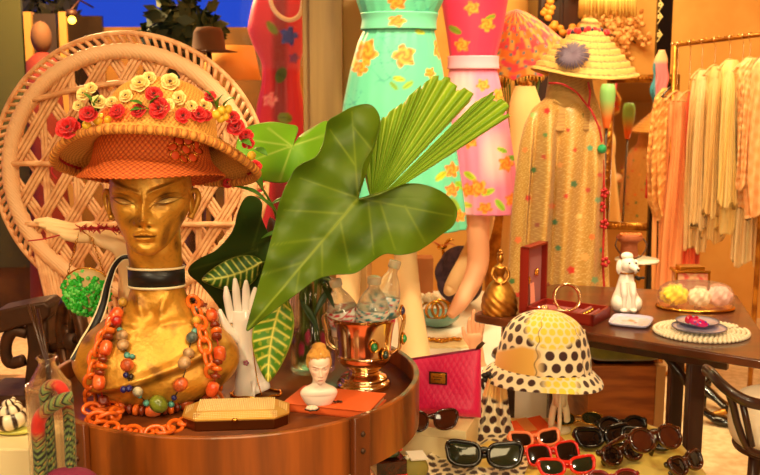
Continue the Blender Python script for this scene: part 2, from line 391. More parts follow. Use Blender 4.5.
def flower(C, px, py, x, y, rx, ry, c1, c2, c3, pet=5, ph=0.):
    dx, dy = (px - x)/rx, (py - y)/ry; r = np.hypot(dx, dy); a = np.arctan2(dy, dx)
    edge = .84 + .16*np.cos(pet*a + ph) + .05*np.sin(11*a)
    m = np.clip((edge - r)*8, 0, 1)
    s = .5 + .5*np.sin(5*r*2.2 + 2*a + ph*2); col = mixc(c1, c2, s*.9); col = mixc(col, c3, gs(np.abs(np.sin(pet*a/2 + 3*r + ph)), .16)*np.clip(r*1.3, 0, 1))
    return C*(1 - m[..., None]) + col*m[..., None]
def leafspot(C, px, py, x, y, ln, wd, ang, c):
    dx, dy = px - x, py - y; u = (dx*math.cos(ang) + dy*math.sin(ang))/ln; v = (-dx*math.sin(ang) + dy*math.cos(ang))/wd
    m = np.clip((1 - u*u - v*v)*3, 0, 1); c2 = mixc(lin(c), lin(c)*.6, gs(v, .18))
    return C*(1 - m[..., None]) + c2*m[..., None]
OR1, OR2, OR3 = lin((244, 120, 30)), lin((250, 176, 60)), lin((196, 70, 20))
def green_dress_col(px, py, P, th):
    C = np.tile(lin((100, 202, 162)), px.shape + (1,))
    w = np.sin(px*.33 + 2.2*np.sin(py*.11)) + np.sin(py*.37 + 2.*np.sin(px*.17 + 1)); area = np.clip(np.sin(px*.075 + .6)*np.sin(py*.06 + 1.1)*3, 0, 1)
    C = mixc(C, lin((70, 170, 146)), gs(w, .14)*area)
    for x, y, l, a, c in ((399, 79, 7, .2, (176, 200, 40)), (408, 85, 7, -.6, (150, 190, 50)), (394, 86, 6, .8, (120, 170, 50)), (352, 60, 9, 1.2, (200, 200, 50)), (420, 32, 6, .3, (180, 200, 60)), (462, 186, 9, .5, (150, 200, 40)), (441, 176, 8, -.7, (190, 200, 40)), (455, 205, 9, 1., (150, 190, 40)), (430, 205, 8, .2, (120, 170, 40)), (424, 100, 7, .7, (160, 190, 50))):
        C = leafspot(C, px, py, x, y, l, l*.45, a, c)
    for x, y, rx, ry in ((366, 52, 13, 15), (360, 68, 9, 9), (404, 56, 13, 13), (397, 2, 11, 9), (397, 20, 10, 6), (430, 73, 6, 6), (438, 48, 5, 12), (452, 170, 8, 9), (452, 190, 8, 8), (392, 150, 12, 12), (350, 170, 12, 13), (410, 205, 12, 12), (460, 216, 7, 7)):
        C = flower(C, px, py, x, y, rx, ry, OR1, OR2, OR3, 5, x*.1)
    return C
def skirt_folds(k, amp, z0):
    def f(P, th, t):
        g = np.clip((t - z0)/(1 - z0), 0, 1)[:, None]; w = 1 + amp*g*(np.sin(k*th + 4*np.sin(th*2)) + .4*np.sin(2.3*k//1*th))[None]
        w = w + .018*np.exp(-((t[:, None] - z0)/.09)**2)*np.sin(2.5*k//1*th)[None]
        c = P.mean(1, keepdims=True); return c + (P - c)*np.stack([np.where(True, 1 + (w - 1)*.45, 1), w, np.ones_like(w)], -1)
    return f
# mannequin with green dress
YG = 3.08
gx = xat(400, 60, YG)
mq = thing('mannequin', 'cream mannequin with bare legs wearing the green floral dress', 'mannequin', (gx, YG, .45))
b = MB(); zt = zat(-70, YG)
lathe(b, [(.13, zt - .10), (.155, zt - .03), (.15, zt + .02), (.075, zt + .07), (.05, zt + .10), (.048, zt + .17)], 28, (gx, YG, 0), sy=.62)
ball(b, (gx, YG - .01, zt + .27), (.075, .09, .115), 24); build('torso', b, M['skin'], mq)
def leg(rowpts, Y, rs, name, par, m):
    b = MB(); pts = spline([at(x, y, yy) for x, y, yy in rowpts], 30); tube(b, pts, np.interp(np.linspace(0, 1, 30), np.linspace(0, 1, len(rs)), rs), 18); return build(name, b, m, par)
leg([(405, 215, YG), (405.5, 255, YG), (409, 300, YG), (414, 345, YG - .02), (416, 372, YG - .05)], YG, [.05, .038, .042, .05, .055], 'leg', mq, M['skin'])
leg([(352, 215, YG), (350, 255, YG), (347, 300, YG), (345, 345, YG), (344, 372, YG)], YG, [.05, .04, .042, .046, .05], 'leg', mq, M['skin'])
b = MB()
loft(b, [(-70, 352, 450), (-30, 354, 447), (0, 356, 444), (12, 360, 438), (22, 364, 434), (30, 364, 434), (42, 358, 437), (70, 350, 443), (105, 343, 448), (150, 338, 456), (200, 334, 463), (228, 332, 466)], YG, .66, 200, 220, colf=green_dress_col, extra=skirt_folds(9, .05, .33), cap1=False)
dr = single('dress', b, M['vc_satin'], 'mint green dress with large orange flowers on the mannequin behind the palm leaf', 'dress')
b = MB()
loft(b, [(13, 361, 438), (17, 363.2, 436), (25, 362.6, 435.2), (30, 361.5, 435.5)], YG, .70, 120, 16, colf=lambda px, py, P, th: flower(np.tile(lin((112, 206, 168)), px.shape + (1,)), px, py, 397, 21, 10, 7, OR1, OR2, OR3), cap0=False, cap1=False)
build('sash', b, M['vc_satin'], dr, solid=.004, soff=1)
# pink dress mannequin
YP = 3.42; pxx = xat(478, 100, YP)
mq = thing('mannequin', 'peach mannequin with bent bare foot wearing the pink floral dress', 'mannequin', (pxx, YP, .45))
b = MB(); zt = zat(-60, YP)
lathe(b, [(.12, zt - .08), (.14, zt - .02), (.13, zt + .02), (.07, zt + .06), (.045, zt + .1), (.043, zt + .16)], 28, (pxx, YP, 0), sy=.62)
ball(b, (pxx, YP - .01, zt + .26), (.072, .088, .11), 24); build('torso', b, M['skin_pink'], mq)
leg([(478, 195, YP), (478, 235, YP), (478, 262, YP), (472, 282, YP - .03), (460, 303, YP - .07), (450, 316, YP - .1)], YP, [.046, .041, .04, .036, .03, .014], 'leg', mq, M['skin_pink'])
leg([(487, 195, YP + .1), (480, 235, YP + .1), (468, 260, YP + .1), (458, 277, YP + .1), (451, 288, YP + .1), (447, 293, YP + .08)], YP, [.044, .04, .036, .034, .028, .014], 'leg', mq, M['skin'])
def pink_col(px, py, P, th):
    t = np.clip((py - 62)/14, 0, 1); C = mixc(lin((228, 52, 88)), lin((240, 132, 170)), t)
    C = mixc(C, lin((250, 210, 200)), np.clip(np.sin(px*.09 + 1)*np.sin(py*.05), 0, 1)*t*.8)
    for x, y, l, a, c in ((502, 150, 6, .4, (150, 200, 40)), (513, 158, 6, .1, (120, 180, 40)), (470, 176, 8, .6, (190, 210, 40)), (488, 192, 8, -.4, (180, 210, 40)), (466, 205, 7, .2, (210, 210, 60)), (455, 30, 8, .5, (130, 150, 30)), (500, 205, 8, .9, (160, 210, 50)), (480, 110, 8, .4, (150, 200, 60)), (490, 18, 7, -.5, (140, 160, 40))):
        C = leafspot(C, px, py, x, y, l, l*.45, a, c)
    for x, y, rx, ry in ((506, 164, 9, 9), (478, 188, 11, 10), (468, 190, 8, 8), (500, 95, 8, 9), (483, 85, 8, 7), (470, 140, 9, 10), (485, 208, 9, 7), (512, 200, 8, 8), (487, 25, 9, 8), (462, 45, 9, 8), (472, 8, 9, 8)):
        C = flower(C, px, py, x, y, rx, ry, OR1, OR2, OR3, 5, x*.1)
    return C
b = MB()
loft(b, [(-60, 442, 513), (0, 441, 508), (30, 446, 503), (58, 450, 496), (66, 450, 496), (82, 447, 500), (120, 446, 508), (160, 449, 514), (206, 453, 519), (213, 454, 519)], YP, .66, 180, 200, colf=pink_col, extra=skirt_folds(8, .06, .47), cap1=False)
dr = single('dress', b, M['vc_satin'], 'pink dress with orange flowers and pink sash right of the green dress', 'dress')
b = MB()
loft(b, [(56, 448.5, 498), (60, 449, 497.5), (65, 449, 497.5), (69, 448, 498.5)], YP, .72, 90, 12, cap0=False, cap1=False); build('sash', b, mat('pink_sash', (244, 170, 186), .4), dr, solid=.004, soff=1)
# pink floral dress on mannequin beyond the glass
YW = 3.95; wx = xat(282, 50, YW)
mq = thing('mannequin', 'headless mannequin beyond the window glass in a pink dress', 'mannequin', (wx, YW, 0))
b = MB(); tube(b, [(wx, YW, .0), (wx, YW, zat(-28, YW))], .02, 10); lathe(b, [(.17, 0), (.16, .02), (.02, .03)], 28, (wx, YW, 0)); build('stand', b, M['iron'], mq)
b = MB(); zt = zat(-25, YW); lathe(b, [(.10, zt - .06), (.11, zt), (.06, zt + .05), (.05, zt + .10), (0, zt + .105)], 24, (wx, YW, 0), sy=.7); build('torso', b, M['skin_pink'], mq)
def pinkw_col(px, py, P, th):
    C = mixc(lin((226, 62, 84)), lin((150, 30, 40)), np.clip(np.sin(px*.16 + .8)*1.2, 0, 1))
    C = leafspot(C, px, py, 272, 28, 9, 4, .9, (120, 150, 30)); C = leafspot(C, px, py, 281, 75, 6, 9, .4, (70, 100, 20)); C = leafspot(C, px, py, 285, 118, 8, 6, .2, (120, 150, 30))
    C = flower(C, px, py, 289, 36, 10, 11, lin((40, 60, 200)), lin((70, 100, 230)), lin((20, 30, 120)), 5, .3)
    C = flower(C, px, py, 294, 58, 6, 6, lin((110, 50, 130)), lin((150, 70, 150)), lin((80, 30, 90)), 5, .3)
    C = flower(C, px, py, 270, 100, 9, 9, lin((240, 120, 140)), lin((250, 170, 170)), lin((200, 60, 80)), 5, .3)
    return C
b = MB(); loft(b, [(-25, 262, 304), (5, 252, 306), (30, 247, 307), (48, 254, 304), (62, 262, 300), (84, 262, 300), (100, 258, 303), (125, 254, 307), (190, 246, 316), (250, 240, 322)], YW, .6, 130, 150, colf=pinkw_col, extra=skirt_folds(8, .05, .4), cap1=False)
single('dress', b, M['vc_satin'], 'pink dress with blue flower and knotted waist seen behind the window glass', 'dress')
# pearl necklace on that dress
b = MB(); nk = spline([at(x, y, YW - .135) for x, y in ((269, -6), (273, 8), (281, 17), (291, 20), (300, 14), (303, 0))], 26)
for q in nk: ball(b, q, .010, 8)
single('pearl_necklace', b, M['pearl'], 'string of pearls on the pink dress behind the window glass', 'necklace')
# tall gold curtain beside the post, beyond glass
b = MB(); th = np.linspace(0, 1, 60); P = np.zeros((24, 60, 3)); x0, x1 = xat(303, 60, 3.6), xat(313, 60, 3.6)
for j in range(24):
    P[j, :, 0] = x0 + (x1 - x0)*th; P[j, :, 1] = 3.6 + .012*np.sin(th*22); P[j, :, 2] = 2.2*(1 - j/23.) + .02
grid(b, P); single('curtain', b, mat('gold_curtain', (190, 140, 40), .6), 'narrow gold curtain just left of the bronze window post', 'curtain', solid=.003)
# ------------------------------------------------------------------ brocade coat on a dress form
YK = 3.22; kx = xat(563, 150, YK)
SPOT = [(547, 111, 3.2, (190, 30, 30)), (585, 115, 3, (110, 96, 40)), (590, 148, 3, (80, 150, 120)), (534, 170, 3, (60, 110, 60)), (544, 157, 2.5, (190, 50, 30)), (528, 198, 3, (190, 40, 40)), (574, 184, 3.5, (60, 110, 70)), (555, 222, 3, (60, 110, 70)), (558, 248, 3, (60, 120, 80)), (571, 270, 4, (196, 44, 34)), (592, 237, 3, (220, 110, 50)), (595, 280, 3.5, (110, 160, 110)), (585, 257, 4, (226, 160, 90)), (561, 292, 4, (220, 120, 130)), (552, 206, 3, (214, 110, 50)), (579, 216, 3, (226, 180, 110)), (512, 281, 3, (60, 110, 60)), (518, 240, 3.5, (220, 110, 60)), (518, 295, 3, (190, 60, 40)), (533, 115, 3, (140, 170, 90)), (568, 130, 2, (170, 40, 40)), (560, 165, 3, (216, 150, 80)), (575, 150, 2.2, (190, 60, 40)), (598, 200, 3, (100, 150, 110)), (525, 150, 2.6, (220, 120, 60)), (566, 196, 2.4, (190, 50, 40)), (540, 262, 3, (60, 110, 90)), (600, 175, 2.4, (190, 50, 40)), (545, 135, 2.4, (90, 130, 70)), (588, 190, 2.6, (180, 60, 50)), (600, 128, 2.4, (190, 90, 50)), (537, 225, 2.6, (150, 50, 40)), (548, 285, 2.5, (150, 60, 40)), (602, 250, 2.6, (90, 140, 90))]
def coat_col(px, py, P, th):
    C = np.tile(lin((182, 132, 58)), px.shape + (1,)); w = np.sin(px*1.9 + 1.5*np.sin(py*.9))*np.sin(py*2.1 + np.sin(px*1.3))
    C = mixc(C, lin((172, 128, 60)), np.clip(w*1.2, 0, 1)*.7); C = mixc(C, lin((232, 206, 146)), np.clip(-w - .3, 0, 1))
    for i, (x, y, r, c) in enumerate(SPOT):
        dx, dy = px - x, (py - y)*1.05; a = np.arctan2(dy, dx); rr = np.hypot(dx, dy)/(r*1.3*(.85 + .13*np.cos(5*a + i))); m = np.clip((1 - rr)*4, 0, 1)
        C = C*(1 - m[..., None]) + lin(c)*m[..., None]
    return C
def coat_fold(P, th, t):
    px, py = proj(P); g = np.clip(t*3, 0, 1)[:, None]
    d = (.020*gs(px - 546 + (py - 150)*.07, 6) + .013*gs(px - 530 + (py - 150)*.05, 5) - .014*gs(px - 538 + (py - 150)*.06, 5) - .012*gs(px - 557 + (py - 200)*.03, 6) + .010*gs(px - 596, 5) + .008*np.sin(px*.25 + py*.02))*g
    P = P.copy(); P[..., 1] -= np.where(np.sin(th)[None] < .3, d*2.3, 0); P[..., 0] += .006*np.sin(th*9)[None]*g; return P
fx = .49; ko = thing('dress_form', 'cloth-covered dress form wearing the gold brocade coat and pointed straw hat', 'mannequin', (fx, YK, .45))
b = MB(); tube(b, [(fx, YK, .47), (fx + .01, YK, .9)], .016, 12); lathe(b, [(.10, 0.001), (.095, .016), (.03, .028), (.02, .05)], 32, (fx, YK, .45)); build('stand', b, M['dark_wood'], ko)
b = MB(); loft(b, [(72, 549, 591), (88, 547, 593), (100, 545, 596), (112, 538, 599), (130, 532, 600)], YK, .8, 60, 40, colf=lambda px, py, P, th: mixc(lin((176, 132, 66)), lin((140, 96, 44)), np.clip(np.sin(px*2)*np.sin(py*2), 0, 1))); build('neck', b, M['vc'], ko)
b = MB()
loft(b, [(94, 549, 594), (101, 542, 597), (110, 531, 600), (124, 524, 602), (145, 519, 604), (180, 515, 606), (220, 511, 607), (260, 509, 608), (300, 505, 609), (318, 504, 610)], YK, .72, 240, 260, colf=coat_col, extra=coat_fold, cap0=True, cap1=False)
coat = single('brocade_coat', b, M['vc_satin'], 'long gold brocade coat with small red and green blossoms, back of the dining table', 'coat')
b = MB(); cp = spline([at(x, y, YK - .13 + .06*(x > 600)) for x, y in ((603, 160), (604, 190), (604, 225), (603, 262), (605, 300))], 30); tube(b, cp, .004, 6)
for x, y in ((604, 193), (601, 207), (604, 224), (605, 262)):
    c = at(x, y, YK - .12 + .04)
    for k in range(5): a = k*2*PI/5; ball(b, c + [.010*math.cos(a), -.004, .012*math.sin(a)], .007, 8)
build('frog_fastening', b, M['crimson'], coat)
# pointed straw hat
hz = zat(76, YK); hx = xat(585, 50, YK)
hat = thing('straw_hat', 'pointed pale straw hat with purple raffia rosette on the brocade-coated form', 'hat', (hx, YK, hz))
prof = []
for k in range(120):
    t = k/119.; r = .178*(1 - t)**.92 if t < .84 else .178*(1 - .84)**.92*math.sqrt(max(0, 1 - ((t - .84)/.16)**2)); z = .19*t + (.0028*math.sin(t*PI*2*9.5) if t < .84 else 0); r += .0016*math.sin(t*PI*2*9.5) if t < .84 else 0
    prof.append((max(r, .0005), z))
prof = np.array(prof); n = 120; th = np.arange(n)*2*PI/n
P = np.zeros((120, n, 3)); P[..., 0] = prof[:, :1]*np.cos(th); P[..., 1] = prof[:, :1]*np.sin(th); P[..., 2] = prof[:, 1:] + .012*np.cos(2*th)[None]*(1 - np.linspace(0, 1, 120))[:, None]
st = np.sin(np.linspace(0, 1, 120)*PI*2*9.5 + 1.2)[:, None]; wv = np.sin(th*70)[None]
nz_ = np.random.RandomState(3).rand(120, n); P[..., :2] *= (1 + .012*(nz_[..., None] - .5)); C = mixc(lin((222, 174, 92)), lin((120, 70, 24)), np.clip(.3 - st*.8 + wv*.3 + (nz_ - .5)*.9, 0, 1))
b = MB(); grid(b, P @ np.array(R3(0, .07, 0)).T + [hx, YK, hz], cu=True, C=C, cap1=True); build('cone', b, M['vc_straw'], hat, solid=.004)
b = MB(); c = at(572, 56, YK - .135); nrm = Vector((-.25, -.75, .62)).normalized(); Q = nrm.to_track_quat('Z', 'Y').to_matrix()
q = random.Random(3)
for k in range(110):
    a = k*2*PI/110 + q.uniform(-.05, .05); d = Q @ Vector((math.cos(a), math.sin(a), 0)); r = .057*q.uniform(.85, 1.05)
    tube(b, [c + np.array(nrm)*.010, c + np.array(d)*r*.5 + np.array(nrm)*.009, c + np.array(d)*r + np.array(nrm)*.001], [.001, .0021, .0012], 5)
build('raffia_rosette', b, mat('purple_raffia', (96, 76, 92), .6), hat)
for i in range(13):
    x = 570 + 37*i/12.; y = 29 + 7*((x - 588)/19)**2*.5 + (1.5 if i % 2 else 0) ; c = at(x, y, YK - .044 + .03*abs((x - 588)/19)**2)
    b = MB(); ball(b, c, .0095 if i % 3 else .011, 10); build('berry', b, M['red'] if i % 3 != 1 else mat('dark_berry', (50, 30, 50), .3) if i == 1 else bpy.data.materials['dark_berry'] if i % 3 == 1 else M['red'], hat)
b = MB(); tube(b, spline([at(x, y, yy) for x, y, yy in ((549, 83, YK - .1), (562, 84, YK - .125), (576, 92, YK - .125), (586, 104, YK - .11), (592, 112, YK - .12), (599, 128, YK - .12), (602, 142, YK - .115))], 40), .0035, 6); tube(b, spline([at(x, y, YK - .1) for x, y in ((588, 82), (590, 92), (589, 104), (590, 110))], 16), .0035, 6); build('chin_cord', b, M['crimson'], hat)
b = MB(); ball(b, at(602, 149, YK - .11), .016, 14); build('cord_bead', b, mat('jade_bead', (30, 140, 84), .15, coat=.6), hat)
# cream gown form behind, left of the coat
YC = 3.78; b = MB()
loft(b, [(86, 516, 534), (96, 511, 539), (110, 508, 543), (140, 511, 541), (160, 509, 544), (220, 503, 552), (262, 500, 556), (300, 497, 560)], YC, .7, 90, 90, k=8, amp=.05, cap1=False)
cg = thing('mannequin', 'slim mannequin stand in a cream gown behind the brocade coat', 'mannequin', (xat(525, 200, YC), YC, .45))
c0 = np.array([xat(525, 200, YC), YC, .45]); bb = MB(); tube(bb, [c0, c0 + [0, 0, zat(120, YC) - .45]], .014, 10); lathe(bb, [(.13, 0), (.12, .02), (.02, .03)], 24, c0); build('stand', bb, M['brass'], cg)
single('gown', b, mat('cream_gown', (232, 190, 120), .6, sheen=.2), 'cream gown hanging between the pink dress and the brocade coat', 'dress')
# parasol with patchwork canopy
YU = 4.0; ap = at(516, 10, YU); ax = np.array([.10, .52, -.85]); ax /= np.linalg.norm(ax)
par = thing('parasol', 'open patchwork parasol in pink and orange behind the pointed straw hat', 'umbrella', ap)
Q = np.array(Vector(ax).to_track_quat('Z', 'Y').to_matrix()); n = 160; m = 50; th = np.arange(n)*2*PI/n; t = np.linspace(0.02, 1, m)
P = np.zeros((m, n, 3)); sc = 1 - .05*np.abs(np.sin(th*6))[None]*t[:, None]
P[..., 0] = t[:, None]*.222*np.cos(th)*sc; P[..., 1] = t[:, None]*.222*np.sin(th)*sc; P[..., 2] = .20*t[:, None]**1.25 - .012*np.abs(np.sin(th*6))[None]*t[:, None]
tt = t[:, None] + 0*th[None]; aa = th[None] + 0*tt
C = mixc(lin((232, 120, 44)), lin((226, 70, 84)), np.clip(np.sin(tt*24)*2, 0, 1)); C = mixc(C, lin((226, 176, 84)), np.clip(np.sin(aa*12 + np.floor(tt*8)*1.7)*2 - .6, 0, 1)*.8)
C = mixc(C, lin((60, 130, 150)), np.clip(np.sin(aa*18)*np.sin(tt*34)*4 - 2.6, 0, 1)); C = mixc(C, lin((236, 60, 100)), np.clip(np.cos(aa*12)*np.sin(tt*20 + 1)*4 - 2.6, 0, 1))
b = MB(); grid(b, P @ Q.T + ap, cu=True, C=C, cap0=True); can = build('canopy', b, M['vc'], par, solid=.003)
b = MB()
for k in range(96):
    a = k*2*PI/96; s = 1 - .05*abs(math.sin(a*6)); p0 = np.array([.222*math.cos(a)*s, .222*math.sin(a)*s, .20 - .012*abs(math.sin(a*6))]) @ Q.T + ap
    tube(b, [p0, p0 + [.002*math.sin(k), 0, -.022]], [.003, .001], 5)
build('fringe', b, mat('gold_fringe', (226, 170, 70), .7), can)
b = MB(); e = ap + ax*.75; tube(b, [ap + ax*.012, e], .008, 8); build('shaft', b, M['dark_wood'], par)
for k in range(6):
    a = k*PI/3; b = MB(); tube(b, [ap + ax*.02, np.array([.213*math.cos(a), .213*math.sin(a), .192]) @ Q.T + ap], .0025, 5); build('rib', b, M['dark_wood'], par)
# stand that carries the parasol (tall jar of dried stems)
c0 = np.array([e[0], e[1], 0.]); jar = thing('floor_vase', 'tall bronze floor vase with dried flowers holding the patchwork parasol', 'vase', c0)
b = MB(); zt = e[2] + .12; lathe(b, [(.09, 0), (.13, .15), (.14, zt*.5), (.10, zt*.85), (.075, zt - .02), (.085, zt)], 28, c0, cap1=False); build('vase', b, M['brass'], jar, solid=.006)
q = random.Random(5)
for k in range(16):
    a = q.uniform(0, 6.28); r = q.uniform(.03, .17); hgt = q.uniform(.2, .46); tp = c0 + [r*math.cos(a), r*math.sin(a)*.6, zt + hgt]; b = MB(); tube(b, [c0 + [.03*math.cos(a), .03*math.sin(a), zt - .2], tp], .003, 5)
    s = build('dried_stem', b, M['stem_green'], jar); b = MB()
    for w in range(26):
        d = np.array([q.gauss(0, 1), q.gauss(0, 1), q.gauss(0, 1)]); d /= np.linalg.norm(d); ball(b, tp + d*.032*q.uniform(.4, 1), q.uniform(.006, .011), 6)
    build('flower_head', b, mat('dried_flower', (206, 132, 40), .8) if 'dried_flower' not in bpy.data.materials else bpy.data.materials['dried_flower'], s)
# ------------------------------------------------------------------ peacock chair
YB = 2.88; cc = at(130, 173, YB); RB = .386
ch = thing('peacock_chair', 'pink-lit wicker peacock chair with round lattice back behind the gold bust', 'chair', (cc[0], 2.55, 0))
th = np.arange(160)*2*PI/160; ring = lambda r, dy=0: np.stack([cc[0] + r*np.cos(th), YB + dy + 0*th, cc[2] + r*np.sin(th)], -1)
b = MB(); tube(b, ring(RB - .022), .024 + .0018*np.sin(np.arange(160)*2.6), 14, closed=True); rim = build('back_rim', b, M['rattan_rim'], ch)
b = MB(); tube(b, ring(RB + .030, .01), .008, 8, closed=True); build('outer_hoop', b, M['rattan'], rim)
b = MB()
for k in range(100):
    a = k*2*PI/100; a2 = a + .05; tube(b, [(cc[0] + RB*math.cos(a), YB, cc[2] + RB*math.sin(a)), (cc[0] + (RB + .03)*math.cos(a2), YB + .01, cc[2] + (RB + .03)*math.sin(a2))], .006, 6)
build('binding', b, M['rattan'], rim)
b = MB(); Ri = RB - .035
def strip(p, d, off, w=.0058):
    p = np.array(p, float); d = np.array(d, float); tca = -np.dot(p, d); h = Ri*Ri - (np.dot(p, p) - tca*tca)
    if h <= .002: return
    h = math.sqrt(h); a, e_ = p + d*(tca - h), p + d*(tca + h); k = max(6, int(2*h/.03))
    pts = [(cc[0] + a[0] + (e_[0]-a[0])*i/k, YB + off, cc[2] + a[1] + (e_[1]-a[1])*i/k) for i in range(k + 1)]
    tube(b, pts, w, 6, flat=.5, up=(0, 1, 0))
sp = .077
for sgn, off in ((1, -.004), (-1, .004)):
    d = np.array([math.cos(1.0), sgn*math.sin(1.0)]); nn = np.array([-d[1], d[0]])
    for i in range(-6, 7):
        for j in (-1, 0, 1): strip(nn*(i*sp + j*.0116), d, off)
for i in range(-4, 5):
    for j in (-.5, .5): strip(np.array([i*sp*1.19 + .02 + j*.010, 0]), np.array([0, 1.]), .0)
build('lattice', b, M['rattan'], ch)
for zz in (-.155, .03, .22):
    b = MB(); h = math.sqrt((RB-.03)**2 - zz*zz); tube(b, spline([(cc[0] - h, YB - .014, cc[2] + zz), (cc[0], YB - .016, cc[2] + zz + (.05 if zz > .1 else .0)), (cc[0] + h, YB - .014, cc[2] + zz)], 24), .0085, 8); build('cane_rod', b, M['rattan'], ch)
b = MB()
for k in range(40):
    a = -PI/2 + (k/39. - .5)*2.0; p0 = (cc[0] + (RB - .02)*math.cos(a), YB, cc[2] + (RB - .02)*math.sin(a)); tube(b, [p0, (cc[0] + .26*math.sin((k/39. - .5)*2.0), YB - .04, .50)], .006, 6)
build('back_stays', b, M['rattan'], ch)
b = MB(); lathe(b, [(.30, .0), (.28, .03), (.16, .22), (.16, .27), (.30, .46), (.345, .49), (.345, .535), (.30, .545)], 48, (cc[0] - .02, 2.53, 0)); build('seat', b, M['rattan'], ch)
# old iron machine on the seat
YM = 2.4; m0 = at(48, 400, YM); m0[2] = .545
mc = thing('iron_machine', 'antique dark iron machine with spoked wheel standing on the wicker chair seat', 'machine', m0)
b = MB(); box2(b, (xat(0, 395, YM) - .03, YM - .07, .545), (xat(92, 395, YM), YM + .1, .60)); build('base', b, M['iron'], mc, bevel=.01)
b = MB(); extrude(b, [at(x, y, YM - .05) for x, y in ((-8, 312), (25, 305), (44, 302), (50, 307), (50, 316), (42, 323), (20, 327), (-8, 336))], (0, .1, 0)); build('arm', b, M['iron'], mc, bevel=.006)
b = MB(); extrude(b, [at(x, y, YM - .04) for x, y in ((24, 322), (47, 318), (48, 350), (52, 398), (22, 398), (27, 350))], (0, .08, 0)); build('column', b, M['iron'], mc, bevel=.008)
b = MB(); tube(b, spline([at(x, y, YM - .03) for x, y in ((27, 333), (14, 331), (7, 340), (6, 354), (11, 363), (24, 360))], 24), .016, 8); build('bracket', b, M['iron'], mc)
wc = at(73, 341, YM - .10); wc2 = wc
wu = np.array([.62, -.78, 0.]); wt = np.array([.78, .62, 0.])*-1; wz = np.array([0, 0, 1.])
b = MB(); aa = np.arange(64)*2*PI/64; rp = np.stack([wc + .100*(math.cos(a)*wu*.75 + math.sin(a)*wz) for a in aa]); tube(b, rp, .017, 10, closed=True); M['wheel'] = mat('bronzed_iron', (104, 66, 40), .38, metal=.6, var=(20, (60, 38, 24))); wh = build('wheel', b, M['wheel'], mc)
for k in range(5):
    a = k*2*PI/5 + .3; b = MB(); tube(b, [wc + .014*(math.cos(a)*wu + math.sin(a)*wz), wc + .10*(math.cos(a)*wu*.75 + math.sin(a)*wz)], [.012, .008], 8); build('spoke', b, M['wheel'], wh)
b = MB(); ball(b, wc, .026, 14); tube(b, [wc, at(50, 350, YM)], .012, 8); build('axle', b, M['iron'], wh)
b = MB(); extrude(b, [at(x, y, YM - .03) for x, y in ((52, 372), (62, 378), (78, 378), (88, 370), (92, 398), (50, 398))], (0, .08, 0)); build('wheel_stand', b, M['iron'], mc, bevel=.006)
# ------------------------------------------------------------------ round tray table
TX, TY, TR = -.295, 1.865, .375; TZ = .775; RZ = .81
tt = thing('tray_table', 'round walnut tray table with bolted legs carrying the gold bust', 'table', (TX, TY, 0))
b = MB(); lathe(b, [(.0005, TZ - .018), (TR - .013, TZ - .018), (TR - .0125, TZ), (.0005, TZ)], 96, (TX, TY, 0)); build('tray_top', b, M['wood'], tt)
b = MB(); ro, ri = TR, TR - .012; pr = [(ri, RZ - .10), (ro, RZ - .10), (ro, RZ - .002), (ro - .002, RZ), (ri + .002, RZ), (ri, RZ - .002)]
th = np.arange(128)*2*PI/128; P = np.zeros((6, 128, 3))
for j, (r, z) in enumerate(pr): P[j, :, 0] = TX + r*np.cos(th); P[j, :, 1] = TY + r*np.sin(th); P[j, :, 2] = z
grid(b, P, cu=True, cv=True); o = build('rim_band', b, M['wood_band'], tt); o.data.set_sharp_from_angle(angle=.6)
for a in (-47, -125, 45, 135):
    a = math.radians(a); Mx = R3(0, 0, a - PI/2); c = np.array([TX + (TR + .007)*math.cos(a), TY + (TR + .007)*math.sin(a), .408])
    b = MB(); box(b, c, (.038, .0135, .815), Mx); lg = build('leg', b, M['wood'], tt, bevel=.003)
    for zz in (.783, .752):
        bb = MB(); d = np.array([math.cos(a), math.sin(a), 0]); ball(bb, c*[1, 1, 0] + d*.0068 + [0, 0, zz], (.0052, .0052, .0052), 12); build('bolt', bb, M['iron'], lg)
b = MB(); lathe(b, [(.30, .26), (.30, .28)], 64, (TX, TY, 0)); 
for a in (-47, -125, 45, 135):
    a = math.radians(a); tube(b, [(TX + .29*math.cos(a), TY + .29*math.sin(a), .27), (TX + (TR + .004)*math.cos(a), TY + (TR + .004)*math.sin(a), .27)], .01, 8)
build('lower_shelf', b, M['wood'], tt)
